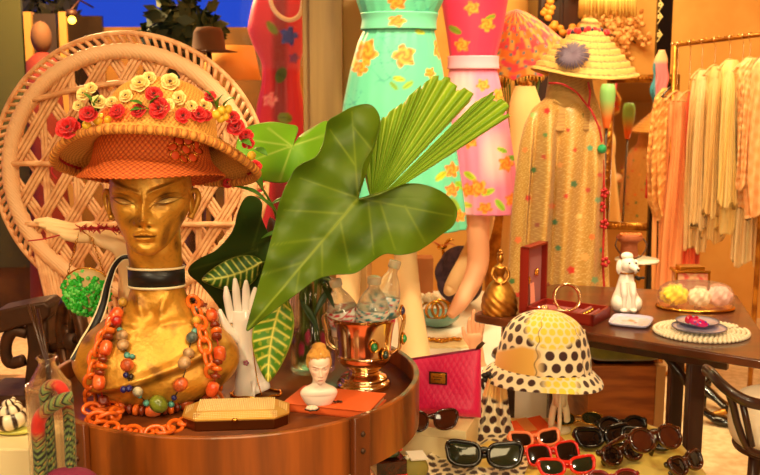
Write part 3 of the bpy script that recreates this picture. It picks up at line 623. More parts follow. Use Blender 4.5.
# ------------------------------------------------------------------ sculpted head, unit height (chin 0, crown 1), facing -Y
def head(nt=180, nz=190, ex=.150, es=1., slant=.0, wide=0., nw=1., mw=1.):
    zk = np.array([0, .03, .07, .13, .2, .3, .4, .5, .6, .7, .8, .9, .96, .99, 1.])
    wk = np.array([.06, .12, .165, .205, .238, .282, .315, .33, .335, .33, .305, .235, .15, .07, .002]) + wide*np.array([-.3, -.3, -.2, .0, .3, .7, 1, 1.1, 1, .8, .5, .3, .1, 0, 0])
    fk = np.array([.33, .375, .39, .392, .388, .385, .385, .38, .392, .395, .365, .275, .17, .08, .002])
    bk = np.array([-.22, -.12, -.02, .10, .21, .32, .40, .44, .46, .455, .42, .32, .2, .09, .002])
    z = np.concatenate([np.linspace(0, .7, int(nz*.8)), np.linspace(.7, 1, nz - int(nz*.8) + 1)[1:]])
    def I(k): 
        v = np.interp(z, zk, k); ker = np.ones(9)/9; return np.convolve(np.pad(v, 4, mode='edge'), ker, 'valid')
    w, f, bb = I(wk), I(fk), I(bk)
    u = np.linspace(-PI, PI, nt, endpoint=False); th = u - .55*np.sin(u)       # dense at the front, th=0 is the face
    P = np.zeros((len(z), nt, 3)); s, c = np.sin(th), np.cos(th)
    P[..., 0] = w[:, None]*np.sign(s)*np.abs(s)**.92
    mid = (bb - f)/2; P[..., 1] = np.where(c > 0, mid[:, None] - (f + bb)[:, None]/2*np.sign(c)*np.abs(c)**.85, mid[:, None] - (f + bb)[:, None]/2*np.sign(c)*np.abs(c)**.9)
    P[..., 2] = z[:, None]
    X, Z = P[..., 0].copy(), P[..., 2].copy(); front = np.clip(c[None]*2.2, 0, 1); ax = np.abs(X); d = np.zeros_like(X)
    # nose
    pz = np.interp(Z, [.24, .272, .295, .33, .40, .50, .58, .62], [0, .015, .075, .112, .072, .036, .012, 0]); wn = np.interp(Z, [.27, .33, .42, .55], [.056*nw, .052*nw, .038, .042])
    d += pz*gs(X, wn); d += .036*gs(ax - .054*nw, .026)*gs(Z - .298, .028); d += .012*gs(X, .03)*gs(Z - .315, .03)
    d -= .026*gs(ax - .032*nw, .016)*gs(Z - .270, .012)
    # eyes
    ez = .495 + (ax - ex)*slant
    d -= .056*gs(ax - ex, .092*es)*gs(Z - ez - .015, .054)
    d += .050*gs(ax - ex, .068*es)*gs(Z - ez, .030*es)
    d -= .012*gs(Z - ez - .046*es + 3.*(ax - ex)**2/es, .009)*gs(ax - ex, .08*es)
    d -= .012*gs(ax - ex + .085*es, .02)*gs(Z - ez, .02)
    pass
    lid = ez + .027*es - 3.4*(ax - ex)**2/es; lo = ez - .022*es + 3.*(ax - ex)**2/es
    d += .019*gs(Z - lid, .0085)*gs(ax - ex, .080*es); d += .012*gs(Z - lo, .0075)*gs(ax - ex, .074*es)
    # brow
    bz = .572 + (ax - .05)*(.22 + slant*.9); d += .026*gs(Z - bz, .022)*np.clip((ax - .02)/.04, 0, 1)*np.clip((ex + .13 - ax)/.06, 0, 1)
    # mouth
    lipw = .092*mw; d += .040*gs(Z - .185, .05)*gs(X, .11)
    upz = .205 - 1.1*ax**2*1.5 + .008*gs(ax - .022, .016); d += .032*gs(Z - upz, .016)*np.clip((lipw - ax)/.03, 0, 1)
    loz = .158 + 1.6*ax**2; d += .036*gs(Z - loz, .020)*np.clip((lipw*.85 - ax)/.035, 0, 1)
    d -= .020*gs(Z - (.182 - .2*ax**2), .007)*np.clip((lipw*1.06 - ax)/.02, 0, 1)
    d -= .008*gs(X, .014)*gs(Z - .236, .02)
    d -= .014*gs(Z - .122, .018)*gs(X, .07); d += .018*gs(Z - .062, .036)*gs(X, .07)
    d += .020*gs(ax - .215, .07)*gs(Z - .40, .07)
    d -= .014*gs(ax - .19, .05)*gs(Z - .25, .07)
    P[..., 1] -= d*front
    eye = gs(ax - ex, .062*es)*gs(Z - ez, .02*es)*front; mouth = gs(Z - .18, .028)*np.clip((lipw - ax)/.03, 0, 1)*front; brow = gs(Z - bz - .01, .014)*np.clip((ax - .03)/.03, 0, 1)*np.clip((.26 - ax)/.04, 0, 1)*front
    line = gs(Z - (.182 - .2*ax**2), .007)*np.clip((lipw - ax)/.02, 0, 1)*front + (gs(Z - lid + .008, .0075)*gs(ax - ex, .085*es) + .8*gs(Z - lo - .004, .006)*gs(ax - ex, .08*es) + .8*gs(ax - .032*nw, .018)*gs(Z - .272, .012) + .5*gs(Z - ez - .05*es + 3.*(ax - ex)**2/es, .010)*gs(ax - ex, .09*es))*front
    return P, dict(eye=eye, mouth=mouth, brow=brow, line=line, z=Z, x=X, front=front)
def ear(mb, c, s, side, C=None):
    pts = [(0, .0, -.12), (.02*side, .02, -.07), (.055*side, .05, .0), (.07*side, .06, .08), (.05*side, .03, .13), (.01*side, -.01, .11), (.0, -.02, .03)]
    tube(mb, np.array(spline(pts, 22))*s + c, s*np.concatenate([np.linspace(.03, .028, 11), np.linspace(.028, .016, 11)]), 8, C=C)
    ball(mb, np.array(c) + np.array([.012*side, .02, .0])*s, np.array([.03, .07, .1])*s, 12, C=C)
# ------------------------------------------------------------------ gold bust
BX, BY = -.433, 1.79; HZ = 1.070; HS = .203
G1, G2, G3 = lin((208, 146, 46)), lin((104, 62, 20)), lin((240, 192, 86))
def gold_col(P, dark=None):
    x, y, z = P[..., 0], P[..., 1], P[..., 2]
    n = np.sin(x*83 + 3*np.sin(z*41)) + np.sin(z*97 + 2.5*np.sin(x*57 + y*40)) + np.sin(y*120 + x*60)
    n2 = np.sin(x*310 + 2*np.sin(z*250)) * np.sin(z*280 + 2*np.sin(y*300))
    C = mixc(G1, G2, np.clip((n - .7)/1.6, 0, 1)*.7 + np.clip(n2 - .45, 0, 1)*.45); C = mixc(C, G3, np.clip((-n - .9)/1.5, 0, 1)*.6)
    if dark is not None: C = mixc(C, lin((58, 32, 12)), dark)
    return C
bust = thing('gold_bust', 'gold mannequin bust with sculpted face, choker and stacked hats on the tray table', 'bust', (BX, BY, TZ))
Q = R3(math.radians(-3), 0, math.radians(4))
Ph, mk = head(300, 300, ex=.196, es=1.25, slant=.20, wide=.024, nw=1.25, mw=1.15)
Ph[..., 0] *= 1.04; W = (Ph*HS) @ np.array(Q).T + [BX - .002, BY, HZ]
b = MB(); grid(b, W, cu=True, C=mixc(gold_col(W, np.clip(mk['line']*1.1 + mk['brow']*.35 + mk['mouth']*.10, 0, .85)), lin((250, 212, 128)), np.clip(mk['eye']*.75 - mk['line'], 0, 1)), cap0=True, cap1=True)  # crease shade round lids, nostrils, mouth and eyeball highlight painted into the gold
for sd in (-1, 1): 
    c = (Vector((sd*.362, .03, .43))*HS); c = np.array(Q @ c) + [BX - .004, BY, HZ]; ear(b, c, HS*1.05, sd, C=G1*.9)
# neck and chest
zk = [TZ + .001, .785, .80, .82, .84, .86, .88, .90, .92, .94, .955, .97, .985, 1.0, 1.03, 1.06, 1.085, 1.12]
wk = [.058, .082, .110, .140, .156, .162, .158, .145, .122, .094, .076, .061, .053, .0500, .0495, .0505, .052, .050]
dk = [.042, .058, .074, .088, .094, .094, .090, .082, .072, .063, .058, .054, .050, .048, .047, .048, .05, .05]
yk = [-.020, -.022, -.024, -.022, -.018, -.012, -.006, .000, .006, .012, .015, .017, .018, .018, .016, .010, .004, .004]
nz, nt = 170, 200; z = np.linspace(zk[0], zk[-1], nz); ker = np.ones(11)/11; sm = lambda k: np.convolve(np.pad(np.interp(z, zk, k), 5, mode='edge'), ker, 'valid')
w, dd, yy = sm(wk), sm(dk), sm(yk); th = np.arange(nt)*2*PI/nt
P = np.zeros((nz, nt, 3)); P[..., 0] = BX + w[:, None]*np.cos(th); P[..., 1] = BY + yy[:, None] + dd[:, None]*np.sin(th); P[..., 2] = z[:, None]
x = P[..., 0] - BX; zz = P[..., 2]; fr = np.clip(-np.sin(th)[None]*2, 0, 1)
d = .008*gs(np.abs(x) - (.012 + (zz - .94)*.33), .009)*np.clip((zz - .945)/.02, 0, 1)*np.clip((1.0 - zz)/.02, 0, 1)      # neck tendons
d -= .010*gs(x, .014)*gs(zz - .953, .016)
d += .007*gs(zz - (.938 + .10*np.abs(x)), .008)*np.clip((np.abs(x) - .012)/.02, 0, 1)*np.clip((.12 - np.abs(x))/.04, 0, 1)   # collar bones
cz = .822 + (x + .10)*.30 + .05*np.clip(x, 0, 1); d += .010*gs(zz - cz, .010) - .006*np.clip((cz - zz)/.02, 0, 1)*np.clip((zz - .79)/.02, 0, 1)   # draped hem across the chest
P[..., 1] -= d*fr
Wn = P
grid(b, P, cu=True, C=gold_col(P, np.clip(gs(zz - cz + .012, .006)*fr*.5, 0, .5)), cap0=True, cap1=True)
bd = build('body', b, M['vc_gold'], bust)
bvh_b = BVHTree.FromPolygons([Vector(v) for v in b.verts()], [f for f in b.F if len(f) == 4])
def hit(px, py, lift=0., zmin=TZ):
    d = Vector(ray(px, py)).normalized(); loc, nr, i, dist = bvh_b.ray_cast(Vector(O), d)
    q = on(px, py, TZ)
    if loc is None or loc.z < TZ or (np.array(loc) - O) @ np.array(d) > np.linalg.norm(q - O): return q + np.array([0, 0, lift]), np.array([0, 0, 1.])
    nr = np.array(nr); nr = nr if nr @ np.array(d) < 0 else -nr
    return np.array(loc) + nr*lift, nr
# choker: black ribbon with pale edges
cz0 = 1.018; ch = 0.017
rw, rd, ry = np.interp(cz0, z, w), np.interp(cz0, z, dd), np.interp(cz0, z, yy)
def band(z0, z1, g, tilt=.0):
    P = np.zeros((4, 90, 3)); t = np.arange(90)*2*PI/90
    for j, (zz, gg) in enumerate(((z0, g - .001), (z0, g), (z1, g), (z1, g - .001))):
        P[j, :, 0] = BX + (rw + gg)*np.cos(t); P[j, :, 1] = BY + ry + (rd + gg)*np.sin(t); P[j, :, 2] = zz - .004*np.sin(t)
    return P
b = MB(); grid(b, band(cz0 - ch, cz0 + ch, .0045), cu=True, cv=True); cho = build('choker', b, M['black'], bust)
b = MB(); grid(b, band(cz0 - ch - .0035, cz0 - ch + .001, .0055), cu=True, cv=True); grid(b, band(cz0 + ch - .001, cz0 + ch + .0035, .0055), cu=True, cv=True); build('choker_edging', b, M['cream_plastic'], cho)
# ------------------------------------------------------------------ orange woven cloche on the head
hc = np.array([BX + .004, BY - .003, 1.216]); TL = R3(math.radians(-9), math.radians(-1), 0)
hat1 = thing('orange_hat', 'orange net-woven cloche hat on the gold bust under the flowered hat', 'hat', hc)
def net_col(a, v, ca, cb):
    w = np.abs(np.sin(a*34 + v*60))**.7*np.abs(np.sin(a*34 - v*60))**.7; return mixc(ca, cb, np.clip(w*1.7 - .2, 0, 1)), w
prof = np.array([(.135, -.008), (.132, -.001), (.123, .010), (.112, .022), (.1065, .04), (.103, .06), (.101, .08), (.099, .098), (.092, .115), (.072, .13), (.04, .138), (.001, .14)])
pp = spline(np.c_[prof, np.zeros(len(prof))], 150)[:, :2]; nt = 340; th = np.arange(nt)*2*PI/nt
A, Vv = np.meshgrid(th, np.linspace(0, 1, 150)); C, wv = net_col(A, Vv, lin((176, 60, 18)), lin((240, 122, 46)))
P = np.zeros((150, nt, 3)); rr = np.maximum(pp[:, :1] + .0022*wv - .001, .0005)
P[..., 0] = rr*np.cos(th); P[..., 1] = rr*np.sin(th)*1.04; P[..., 2] = pp[:, 1:] + .007*np.cos(2*th)[None]*np.clip(1 - Vv*6, 0, 1)
b = MB(); grid(b, P @ np.array(TL).T + hc, cu=True, C=C, cap1=True); build('crown', b, M['vc_straw'], hat1, solid=.0035, soff=-1)
bvh_h = BVHTree.FromPolygons([Vector(v) for v in b.verts()], [f for f in b.F if len(f) == 4])
# petal applique
fo, fi = MB(), MB(); petc = [(185, 150)] + [(185 + 12.5*math.cos(a*PI/4 + .2), 150 + 9.8*math.sin(a*PI/4 + .2)) for a in range(8)]
for k, (x, y) in enumerate(petc):
    loc, nr, i, ds = bvh_h.ray_cast(Vector(O), Vector(ray(x, y)).normalized())
    if loc is None: continue
    nr = -nr if nr.dot(Vector(ray(x, y))) > 0 else nr
    q = nr.to_track_quat('Z', 'Y').to_matrix(); R_ = .0088
    ball(fi, np.array(loc) + np.array(nr)*.0015, (R_, R_, .0035), 14, M=q)
    tube(fo, [np.array(loc) + np.array(nr)*.003 + np.array(q @ Vector((R_*math.cos(t), R_*math.sin(t), 0))) for t in np.arange(18)*2*PI/18], .0013, 5, closed=True)
ap_ = build('petal_applique', fi, mat('orange_felt', (232, 84, 34), .6), hat1); build('gold_outline', fo, M['gold'], ap_)
# ------------------------------------------------------------------ wide straw hat with flowers
sc = np.array([BX + .018, BY - .012, 1.248]); TS = R3(math.radians(-20), math.radians(1.5), 0)
hat2 = thing('flowered_straw_hat', 'wide natural straw hat trimmed with red poppies stacked on the orange hat', 'hat', sc)
pr = np.array([(.181, .004), (.178, .012), (.170, .017), (.155, .019), (.136, .02), (.120, .021), (.1085, .03), (.1035, .05), (.100, .075), (.094, .10), (.082, .122), (.060, .139), (.028, .146), (.001, .147)])
pp = spline(np.c_[pr, np.zeros(len(pr))], 150)[:, :2]; nt = 320; th = np.arange(nt)*2*PI/nt; A, Vv = np.meshgrid(th, np.linspace(0, 1, 150))
wv = np.sin(Vv*190)*np.sin(A*80 + np.floor(Vv*30)*PI/2); C = mixc(lin((206, 132, 46)), lin((236, 176, 84)), np.clip(.5 + wv, 0, 1)); C = mixc(C, lin((120, 66, 24)), np.clip(-wv - .55, 0, 1)*1.6)
P = np.zeros((150, nt, 3)); rr = np.maximum(pp[:, :1] + .0015*wv, .0005); brim = np.clip((rr - .10)/.1, 0, 1)
P[..., 0] = rr*np.cos(th)*1.02; P[..., 1] = rr*np.sin(th); P[..., 2] = pp[:, 1:] + brim**2*(-.034*np.cos(th)[None]**2 + .004*np.sin(5*th)[None]) 
hw_ = lambda P: np.asarray(P) @ np.array(TS).T + sc
b = MB(); grid(b, hw_(P), cu=True, C=C, cap1=True); build('woven_body', b, M['vc_straw'], hat2, solid=.003, soff=-1)
bvh_s = BVHTree.FromPolygons([Vector(v) for v in b.verts()], [f for f in b.F if len(f) == 4])
E_ = hw_(P[4]); b = MB(); tw = np.arange(nt)
E9 = spline(E_, 1100, closed=True); tw = np.arange(1100)
tube(b, E9 - [0, 0, .004], .0078 + .0006*np.sin(tw*1.3), 12, closed=True, C=mixc(lin((228, 150, 62)), lin((150, 80, 26)), np.clip(.35 + .6*np.sin(tw*1.3), 0, 1))); b.hascol = True; build('rope_edge', b, M['vc_straw'], hat2)
b = MB(); U = hw_(P[16] - np.array([0, 0, .006])); tube(b, U[140:nt], .0028, 6); tube(b, U[0:25], .0028, 6); 
tube(b, spline([tuple(U[166]), tuple(U[166] + [-.012, -.002, -.02]), tuple(U[166] + [-.003, -.004, -.035])], 10), .002, 6); build('red_cord', b, M['crimson'], hat2)
# flowers
def poppy_at(c, nrm, r, m, name='poppy', seed=0):
    q = random.Random(seed); Qm = Vector(nrm).to_track_quat('Z', 'Y').to_matrix(); b = MB()
    for ring, (k, rr, lift) in enumerate(((5, 1., .25), (5, .72, .55), (3, .45, .75))):
        for i in range(k):
            a = i*2*PI/k + ring*.6 + q.uniform(-.2, .2); G = np.zeros((6, 7, 3))
            for j in range(6):
                t = j/5.
                for i2 in range(7):
                    s = (i2/6. - .5)*2; ang = a + s*.72*(math.sin(min(1, t*1.1)*PI*.62)); rad = r*rr*(t*(1 - .13*s*s)) ; h = r*(lift*t*t*1.1 + .06*math.sin(s*5 + seed)) - r*.1
                    G[j, i2] = (rad*math.cos(ang), rad*math.sin(ang), h)
            grid(b, G @ np.array(Qm).T + c)
    o = build(name, b, m, hat2, solid=.0008); b = MB(); ball(b, np.asarray(c) + np.asarray(nrm)*r*.25, r*.16, 8); build('flower_centre', b, bpy.data.materials.get('poppy_eye') or mat('poppy_eye', (70, 30, 14), .7), o); return o
def onhat(px, py, dflt=None):
    d = Vector(ray(px, py)).normalized(); loc, nr, i, ds = bvh_s.ray_cast(Vector(O), d)
    if loc is None: return None, None
    nr = np.array(nr); nr = nr if nr @ np.array(d) < 0 else -nr; return np.array(loc), nr
def spot_on(px, py):
    l, n = onhat(px, py)
    if l is None:      # just outside the brim line: stand beside the edge at brim depth
        best = min(E_, key=lambda e: (proj(e)[0] - px)**2 + (proj(e)[1] - py)**2 + (0 if e[1] < BY else 400)); l = at(px, py, best[1]); n = np.array([0, -.6, .8])
    return l, n
for k, (x, y, r) in enumerate(((70, 131, .026), (90, 117, .019), (119, 114, .018), (140, 113, .017), (155, 97, .019), (161, 111, .024), (184, 118, .017), (199, 117, .020), (207, 118, .015), (211, 99, .013), (233, 120, .016), (237, 130, .020), (247, 138, .016), (256, 168, .015), (229, 185, .014), (249, 146, .014))):
    l, n = spot_on(x, y); nn = n*.35 + np.array([.15*math.sin(k*2.1), -.72, .35]); poppy_at(l + np.array([0, -.008, .004]), nn/np.linalg.norm(nn), r*.86, M['red'], 'poppy', k)
for k, (x, y, r) in enumerate(((141, 86, .022), (171, 84, .021), (127, 98, .016), (168, 108, .018), (113, 104, .014), (100, 104, .016), (205, 108, .018), (85, 96, .016), (92, 90, .013), (80, 108, .013), (180, 100, .017), (150, 80, .016), (192, 108, .014))):
    l, n = spot_on(x, y); nn = n*.4 + np.array([.3*math.sin(k*1.7), -.75, .3]); poppy_at(l + np.array([0, -.006, .003]), nn/np.linalg.norm(nn), r*.84, M['cream_petal'], 'cream_flower', k + 30)
for k, (x, y) in enumerate(((105, 118), (110, 122), (222, 113), (226, 119), (221, 121), (98, 124), (228, 112), (88, 128), (252, 158), (217, 117))):
    l, n = spot_on(x, y); b = MB(); ball(b, l + n*.006, .0082, 12); build('berry', b, M['yellow_berry'], hat2)
def small_leaf(c, d, ln, wd, par, m, up=(0, -.5, .8), name='leaf'):
    d = np.asarray(d, float); d /= np.linalg.norm(d); up = np.asarray(up, float); s = np.cross(d, up); s /= np.linalg.norm(s); up = np.cross(s, d); b = MB(); G = np.zeros((12, 5, 3))
    for j in range(12):
        t = j/11.; w = wd*math.sin(PI*min(1, t*.97 + .03))**.8*(1 - .25*t)
        for i in range(5): u = (i/4. - .5)*2; G[j, i] = c + d*ln*t + s*w*u + up*(.10*ln*math.sin(t*3) + abs(u)*w*.35)
    grid(b, G); return build(name, b, m, par, solid=.0008)
for (x, y, dx, dz) in ((146, 108, -.5, .25), (152, 106, .4, .35), (148, 110, -.8, -.1), (218, 110, .3, .5), (224, 108, .5, .3), (95, 110, -.3, .6), (97, 112, .3, .6), (215, 106, -.3, .5), (240, 142, .5, -.2), (255, 150, .6, -.3)):
    l, n = spot_on(x, y); small_leaf(l + n*.004, (dx, -.45, dz), .034, .008, hat2, M['green'])
# ------------------------------------------------------------------ necklaces
def bead_path(pts, n, lift): 
    S = spline([(x, y, 0) for x, y in pts], n*6); L = np.concatenate([[0], np.cumsum(np.linalg.norm(np.diff(S, axis=0), axis=1))]); out = []
    for s in np.linspace(0, L[-1], n):
        x, y = np.interp(s, L, S[:, 0]), np.interp(s, L, S[:, 1]); out.append(hit(x, y, lift)[0])
    out = np.array(out); dep = out[:, 1].copy()
    return out
def smooth3(P, it=2):
    for _ in range(it):
        Q_ = P.copy(); Q_[1:-1] = (P[:-2] + 2*P[1:-1] + P[2:])/4; P = Q_
    return P
def link(b, c, t, side, a, w, r):
    t = t/np.linalg.norm(t); side = side - t*(side @ t); side /= np.linalg.norm(side)
    tube(b, [c + t*a*math.cos(k) + side*w*math.sin(k) for k in np.arange(20)*2*PI/20], r, 8, closed=True)
def chain(pts, n, lift, a, w, r, par, m):
    P = smooth3(bead_path(pts, n, lift), 1)
    for i in range(n):
        t = P[min(n - 1, i + 1)] - P[max(0, i - 1)]; vd = O - P[i]; vd /= np.linalg.norm(vd); s1 = np.cross(t, vd); s1 /= np.linalg.norm(s1); ang = .35 if i % 2 == 0 else 1.05
        b = MB(); link(b, P[i], t, s1*math.cos(ang) + vd*math.sin(ang), a, w, r); build('chain_link', b, m, par)
n1 = thing('chain_necklace', 'chunky orange resin chain necklace looped over the gold bust onto the tray', 'necklace', hit(150, 420)[0])
chain([(117, 322), (107, 338), (99, 352), (95, 372), (92, 392), (91, 408), (99, 420)], 11, .009, .0158, .0105, .0040, n1, M['amber_bead'])
chain([(190, 305), (199, 325), (203, 345), (207, 362), (211, 378), (216, 392), (219, 402)], 10, .010, .0158, .0105, .0040, n1, M['amber_bead'])
chain([(92, 424), (104, 431), (120, 434), (138, 437), (156, 437), (172, 432), (187, 425), (200, 417), (213, 408)], 13, .008, .0165, .0110, .0040, n1, M['amber_bead'])
chain([(92, 415), (104, 412), (116, 413), (122, 418), (112, 423), (98, 424)], 7, .012, .0165, .0110, .0042, n1, M['amber_bead'])
def bead(par, c, ax, r, ln, m, kind):
    Qm = Vector(ax).to_track_quat('Z', 'Y').to_matrix(); b = MB()
    pr_ = [(r*.45, -ln), (r*.85, -ln*.8), (r, -ln*.3), (r, ln*.3), (r*.85, ln*.8), (r*.45, ln)] if kind == 'barrel' else [(r*.5, -ln), (r, -ln*.5), (r, ln*.5), (r*.5, ln)]
    lathe(b, pr_, 16, c, Qm); return build('bead', b, m, par)
n2 = thing('bead_necklace', 'necklace of coral barrel beads and brown discs on the gold bust', 'necklace', hit(150, 418)[0])
path = [(124, 312), (115, 325), (110, 345), (106, 362), (103, 378), (104, 392), (112, 405), (125, 413), (142, 416), (160, 416), (176, 413), (190, 407), (202, 397), (210, 385), (214, 370), (216, 352), (214, 335), (209, 320), (203, 306)]
S = spline([(x, y, 0) for x, y in path], 300); L = np.concatenate([[0], np.cumsum(np.linalg.norm(np.diff(S, axis=0), axis=1))]); pos = 0; k = 0
thread = []
while pos < L[-1]:
    big = k % 4 == 0; step = 16 if big else 6.0; s = pos + step/2
    if s > L[-1]: break
    x, y = np.interp(s, L, S[:, 0]), np.interp(s, L, S[:, 1]); x2, y2 = np.interp(s + 3, L, S[:, 0]), np.interp(s + 3, L, S[:, 1])
    c, nr = hit(x, y, .011); c2, _ = hit(x2, y2, .011); t = c2 - c; dpt = np.linalg.norm(t); 
    if dpt > .03 or dpt < 1e-5: t = at(x2, y2, c[1]) - at(x, y, c[1])
    thread.append(c)
    if big: bead(n2, c, t, .0118, .0145, M['orange_bead'], 'barrel')
    else: bead(n2, c, t, .0108 if k % 4 == 2 else .0098, .0050, M['brown_bead'] if k % 4 != 2 else M['amber_bead'], 'disc')
    pos += step; k += 1
b = MB(); tube(b, thread, .0012, 5); build('thread', b, M['crimson'], n2)
n3 = thing('stone_necklace', 'mixed stone necklace in turquoise, red and yellow across the gold bust chest', 'necklace', hit(160, 400)[0])
COLS = {'y': (226, 170, 60), 'r': (206, 36, 24), 's': (196, 152, 104), 't': (96, 176, 160), 'o': (232, 104, 48), 'b': (40, 36, 120), 'z': (214, 196, 160), 'g': (128, 138, 40), 'k': (40, 28, 20), 'l': (96, 110, 100), 'w': (226, 210, 170)}
MC = {k: mat('stone_' + n, v, .3, coat=.4, var=(80, tuple(int(c*.7) for c in v))) for (k, v), n in zip(COLS.items(), ('yellow', 'red', 'sand', 'turquoise', 'orange', 'cobalt', 'bone', 'olive', 'dark', 'slate', 'ivory'))}
stones = [(126, 304, .0085, 'y'), (120, 313, .006, 'k'), (120, 322, .0105, 'r'), (121, 331, .005, 't'), (124, 338, .0105, 's'), (125, 347, .011, 's'), (128, 356, .0055, 't'), (133, 357, .0045, 't'), (129, 366, .0115, 'o'), (127, 376, .005, 'b'), (132, 378, .0055, 'k'), (124, 387, .0058, 'b'), (129, 386, .0055, 'b'), (138, 388, .0095, 'z'), (147, 401, .006, 't'), (150, 407, .0065, 'g'), (159, 399, .0150, 'g'), (149, 412, .006, 'w'), (171, 402, .0060, 't'), (174, 396, .005, 'b'), (178, 405, .005, 't'), (180, 383, .0125, 'o'), (184, 364, .0110, 's'), (189, 356, .009, 's'), (191, 340, .0105, 'l'), (194, 333, .006, 't'), (194, 322, .0085, 'y'), (193, 311, .007, 'l'), (191, 301, .0065, 'k'), (196, 306, .0085, 'o'), (140, 395, .004, 't'), (155, 409, .004, 'b')]
q = random.Random(11)
for x, y, r, c in stones:
    r *= 1.15; p_, nr = hit(x, y, r*.8); b = MB(); ball(b, p_, (r*q.uniform(.9, 1.1), r*q.uniform(.85, 1), r*q.uniform(.85, 1.1)), 12, M=R3(q.uniform(0, 3), q.uniform(0, 3), 0)); build('stone', b, MC[c], n3)
b = MB(); tube(b, [hit(x, y, .005)[0] for x, y in ((126, 304), (121, 318), (123, 336), (127, 352), (129, 366), (129, 380), (136, 389), (147, 401), (160, 405), (172, 400), (181, 384), (186, 364), (190, 345), (194, 325), (192, 303))], .001, 5); build('thread', b, M['black'], n3)
# ------------------------------------------------------------------ cream display arm with hanging purse
AY = 2.02
def hand_tubes(fing, palm, wrist, rf, rp, flat=.55, up=(0, -1, 0)):
    mbs = MB(); tube(mbs, palm, rp, 18, flat=flat, up=up)
    for f in fing: 
        f = np.asarray(f); S_ = spline(f, 18); tube(mbs, S_, np.concatenate([np.linspace(rf*1.12, rf, 12), np.linspace(rf*.97, rf*.45, 6)]), 10); ball(mbs, S_[-1], rf*.5, 8)
    return mbs
b_pt = on(131, 372, TZ); ax0 = np.array([xat(131, 300, AY), AY, TZ])
arm = thing('mannequin_hand', 'cream mannequin hand on a bent wrist reaching left behind the gold bust', 'hand display', ax0)
A = lambda x, y, dy=0: at(x, y, AY + dy)
palm = spline([ax0 + [0, 0, .001], A(132, 320), A(131, 285), A(129, 262, -.005), A(122, 248, -.008), A(108, 240, -.01), A(90, 233, -.012), A(76, 229, -.012)], 60)
rp = np.interp(np.linspace(0, 1, 60), [0, .08, .35, .55, .68, .8, .92, 1], [.042, .034, .026, .025, .024, .026, .027, .018])
fg = [[A(80, 230, -.02), A(64, 226, -.03), A(48, 222, -.035), A(36, 221, -.035)], [A(82, 232, -.035), A(68, 229, -.05), A(54, 227, -.055), A(41, 225, -.055)], [A(84, 235, -.045), A(72, 234, -.06), A(59, 231, -.066), A(48, 229, -.066)], [A(88, 238, -.05), A(77, 238, -.062), A(67, 236, -.068), A(58, 233, -.07)], [A(100, 236, .02), A(88, 230, .035), A(74, 228, .04), A(64, 229, .04)]]
mb_ = hand_tubes(fg, palm, None, .0102, rp, .62, (0, -.5, .85)); build('body', mb_, M['skin'], arm)
b = MB(); lathe(b, [(.05, TZ + .001), (.05, TZ + .008), (.043, TZ + .014)], 28, (ax0[0], AY, 0)); build('base', b, M['cream_plastic'], arm)
# red coral twig bracelet on that wrist
br = thing('coral_bracelet', 'spiky red coral bracelet on the cream display arm', 'bracelet', A(112, 233, -.02)); b = MB(); q = random.Random(4)
cl = spline([A(80, 229, -.05), A(95, 228, -.05), A(112, 229, -.055), A(130, 231, -.05)], 30); tube(b, cl, .003, 6)
for i in range(70):
    c = cl[q.randrange(30)]; tube(b, [c, c + np.array([q.uniform(-.014, .014), q.uniform(-.014, .004), q.uniform(-.012, .012)])], [.002, .0008], 5)
tube(b, spline([A(80, 229, -.05), A(60, 235, -.075), A(44, 239, -.08), A(28, 241, -.08)], 20), .0016, 5)
build('twigs', b, M['crimson'], br)
# black ribbon with pale edges, trailing to the tray edge
S = spline([at(131, 257, 1.90), at(122, 258, 1.90), at(114, 267, 1.885), at(108, 284, 1.86), (at(103, 305, 1.83)), at(94, 327, 1.80), at(82, 347, 1.76), at(72, 360, 1.74)], 60)
def ribbon(S, w0, w1, off, wd):
    b = MB(); G = np.zeros((len(S), 3, 3)); T = np.gradient(S, axis=0)
    for i in range(len(S)):
        v = O - S[i]; s = np.cross(T[i], v); s /= np.linalg.norm(s); n_ = np.cross(s, T[i]); n_ /= np.linalg.norm(n_); n_ = n_ if n_ @ v > 0 else -n_
        tw = wd*np.interp(i/len(S), [0, .3, .8, 1], [.42, .5, .85, .3])
        for j in range(3): G[i, j] = S[i] + s*tw*(w0 + (w1 - w0)*j/2) + n_*off
    grid(b, G); return b
rb = thing('ribbon', 'black ribbon with white edges hanging from the choker beside the green purse', 'ribbon', S[-1])
r0 = build('band', ribbon(S, -1, 1, 0, .0105), M['black'], rb, solid=.001); build('edging', ribbon(S, -1.25, -.85, .001, .0105), M['cream_plastic'], rb, solid=.001); build('edging', ribbon(S, .85, 1.25, .001, .0105), M['cream_plastic'], rb, solid=.001)
# green beaded round purse on a chain
pc = at(87, 291, AY - .075); pu = thing('beaded_purse', 'round purse of bright green beads hanging by chain from the cream arm', 'purse', pc)
b = MB(); Rp = .052; ball(b, pc, (Rp, .016, Rp*.92), 32); build('body', b, mat('pale_sequin', (214, 176, 110), .4, bump=(200, .6)), pu)
q = random.Random(8); mg1 = mat('green_bead', (40, 200, 50), .15, trans=.2, coat=.5); mg2 = mat('pale_green_bead', (120, 226, 100), .15, coat=.5)
g1, g2 = MB(), MB()
for k in range(330):
    a = q.uniform(0, 6.28); r = Rp*math.sqrt(q.random()); x_, z_ = r*math.cos(a), r*math.sin(a)*.92 - .004
    if z_ > Rp*.45 and q.random() < .75: continue
    c = pc + [x_, -.016*math.sqrt(max(0, 1 - (r/Rp)**2)) - .003, z_]; ball(g1 if q.random() < .72 else g2, c, q.uniform(.0032, .0055), 7)
build('bead_cover', g1, mg1, pu)['kind'] = 'stuff'; build('pale_beads', g2, mg2, pu)['kind'] = 'stuff'
b = MB()
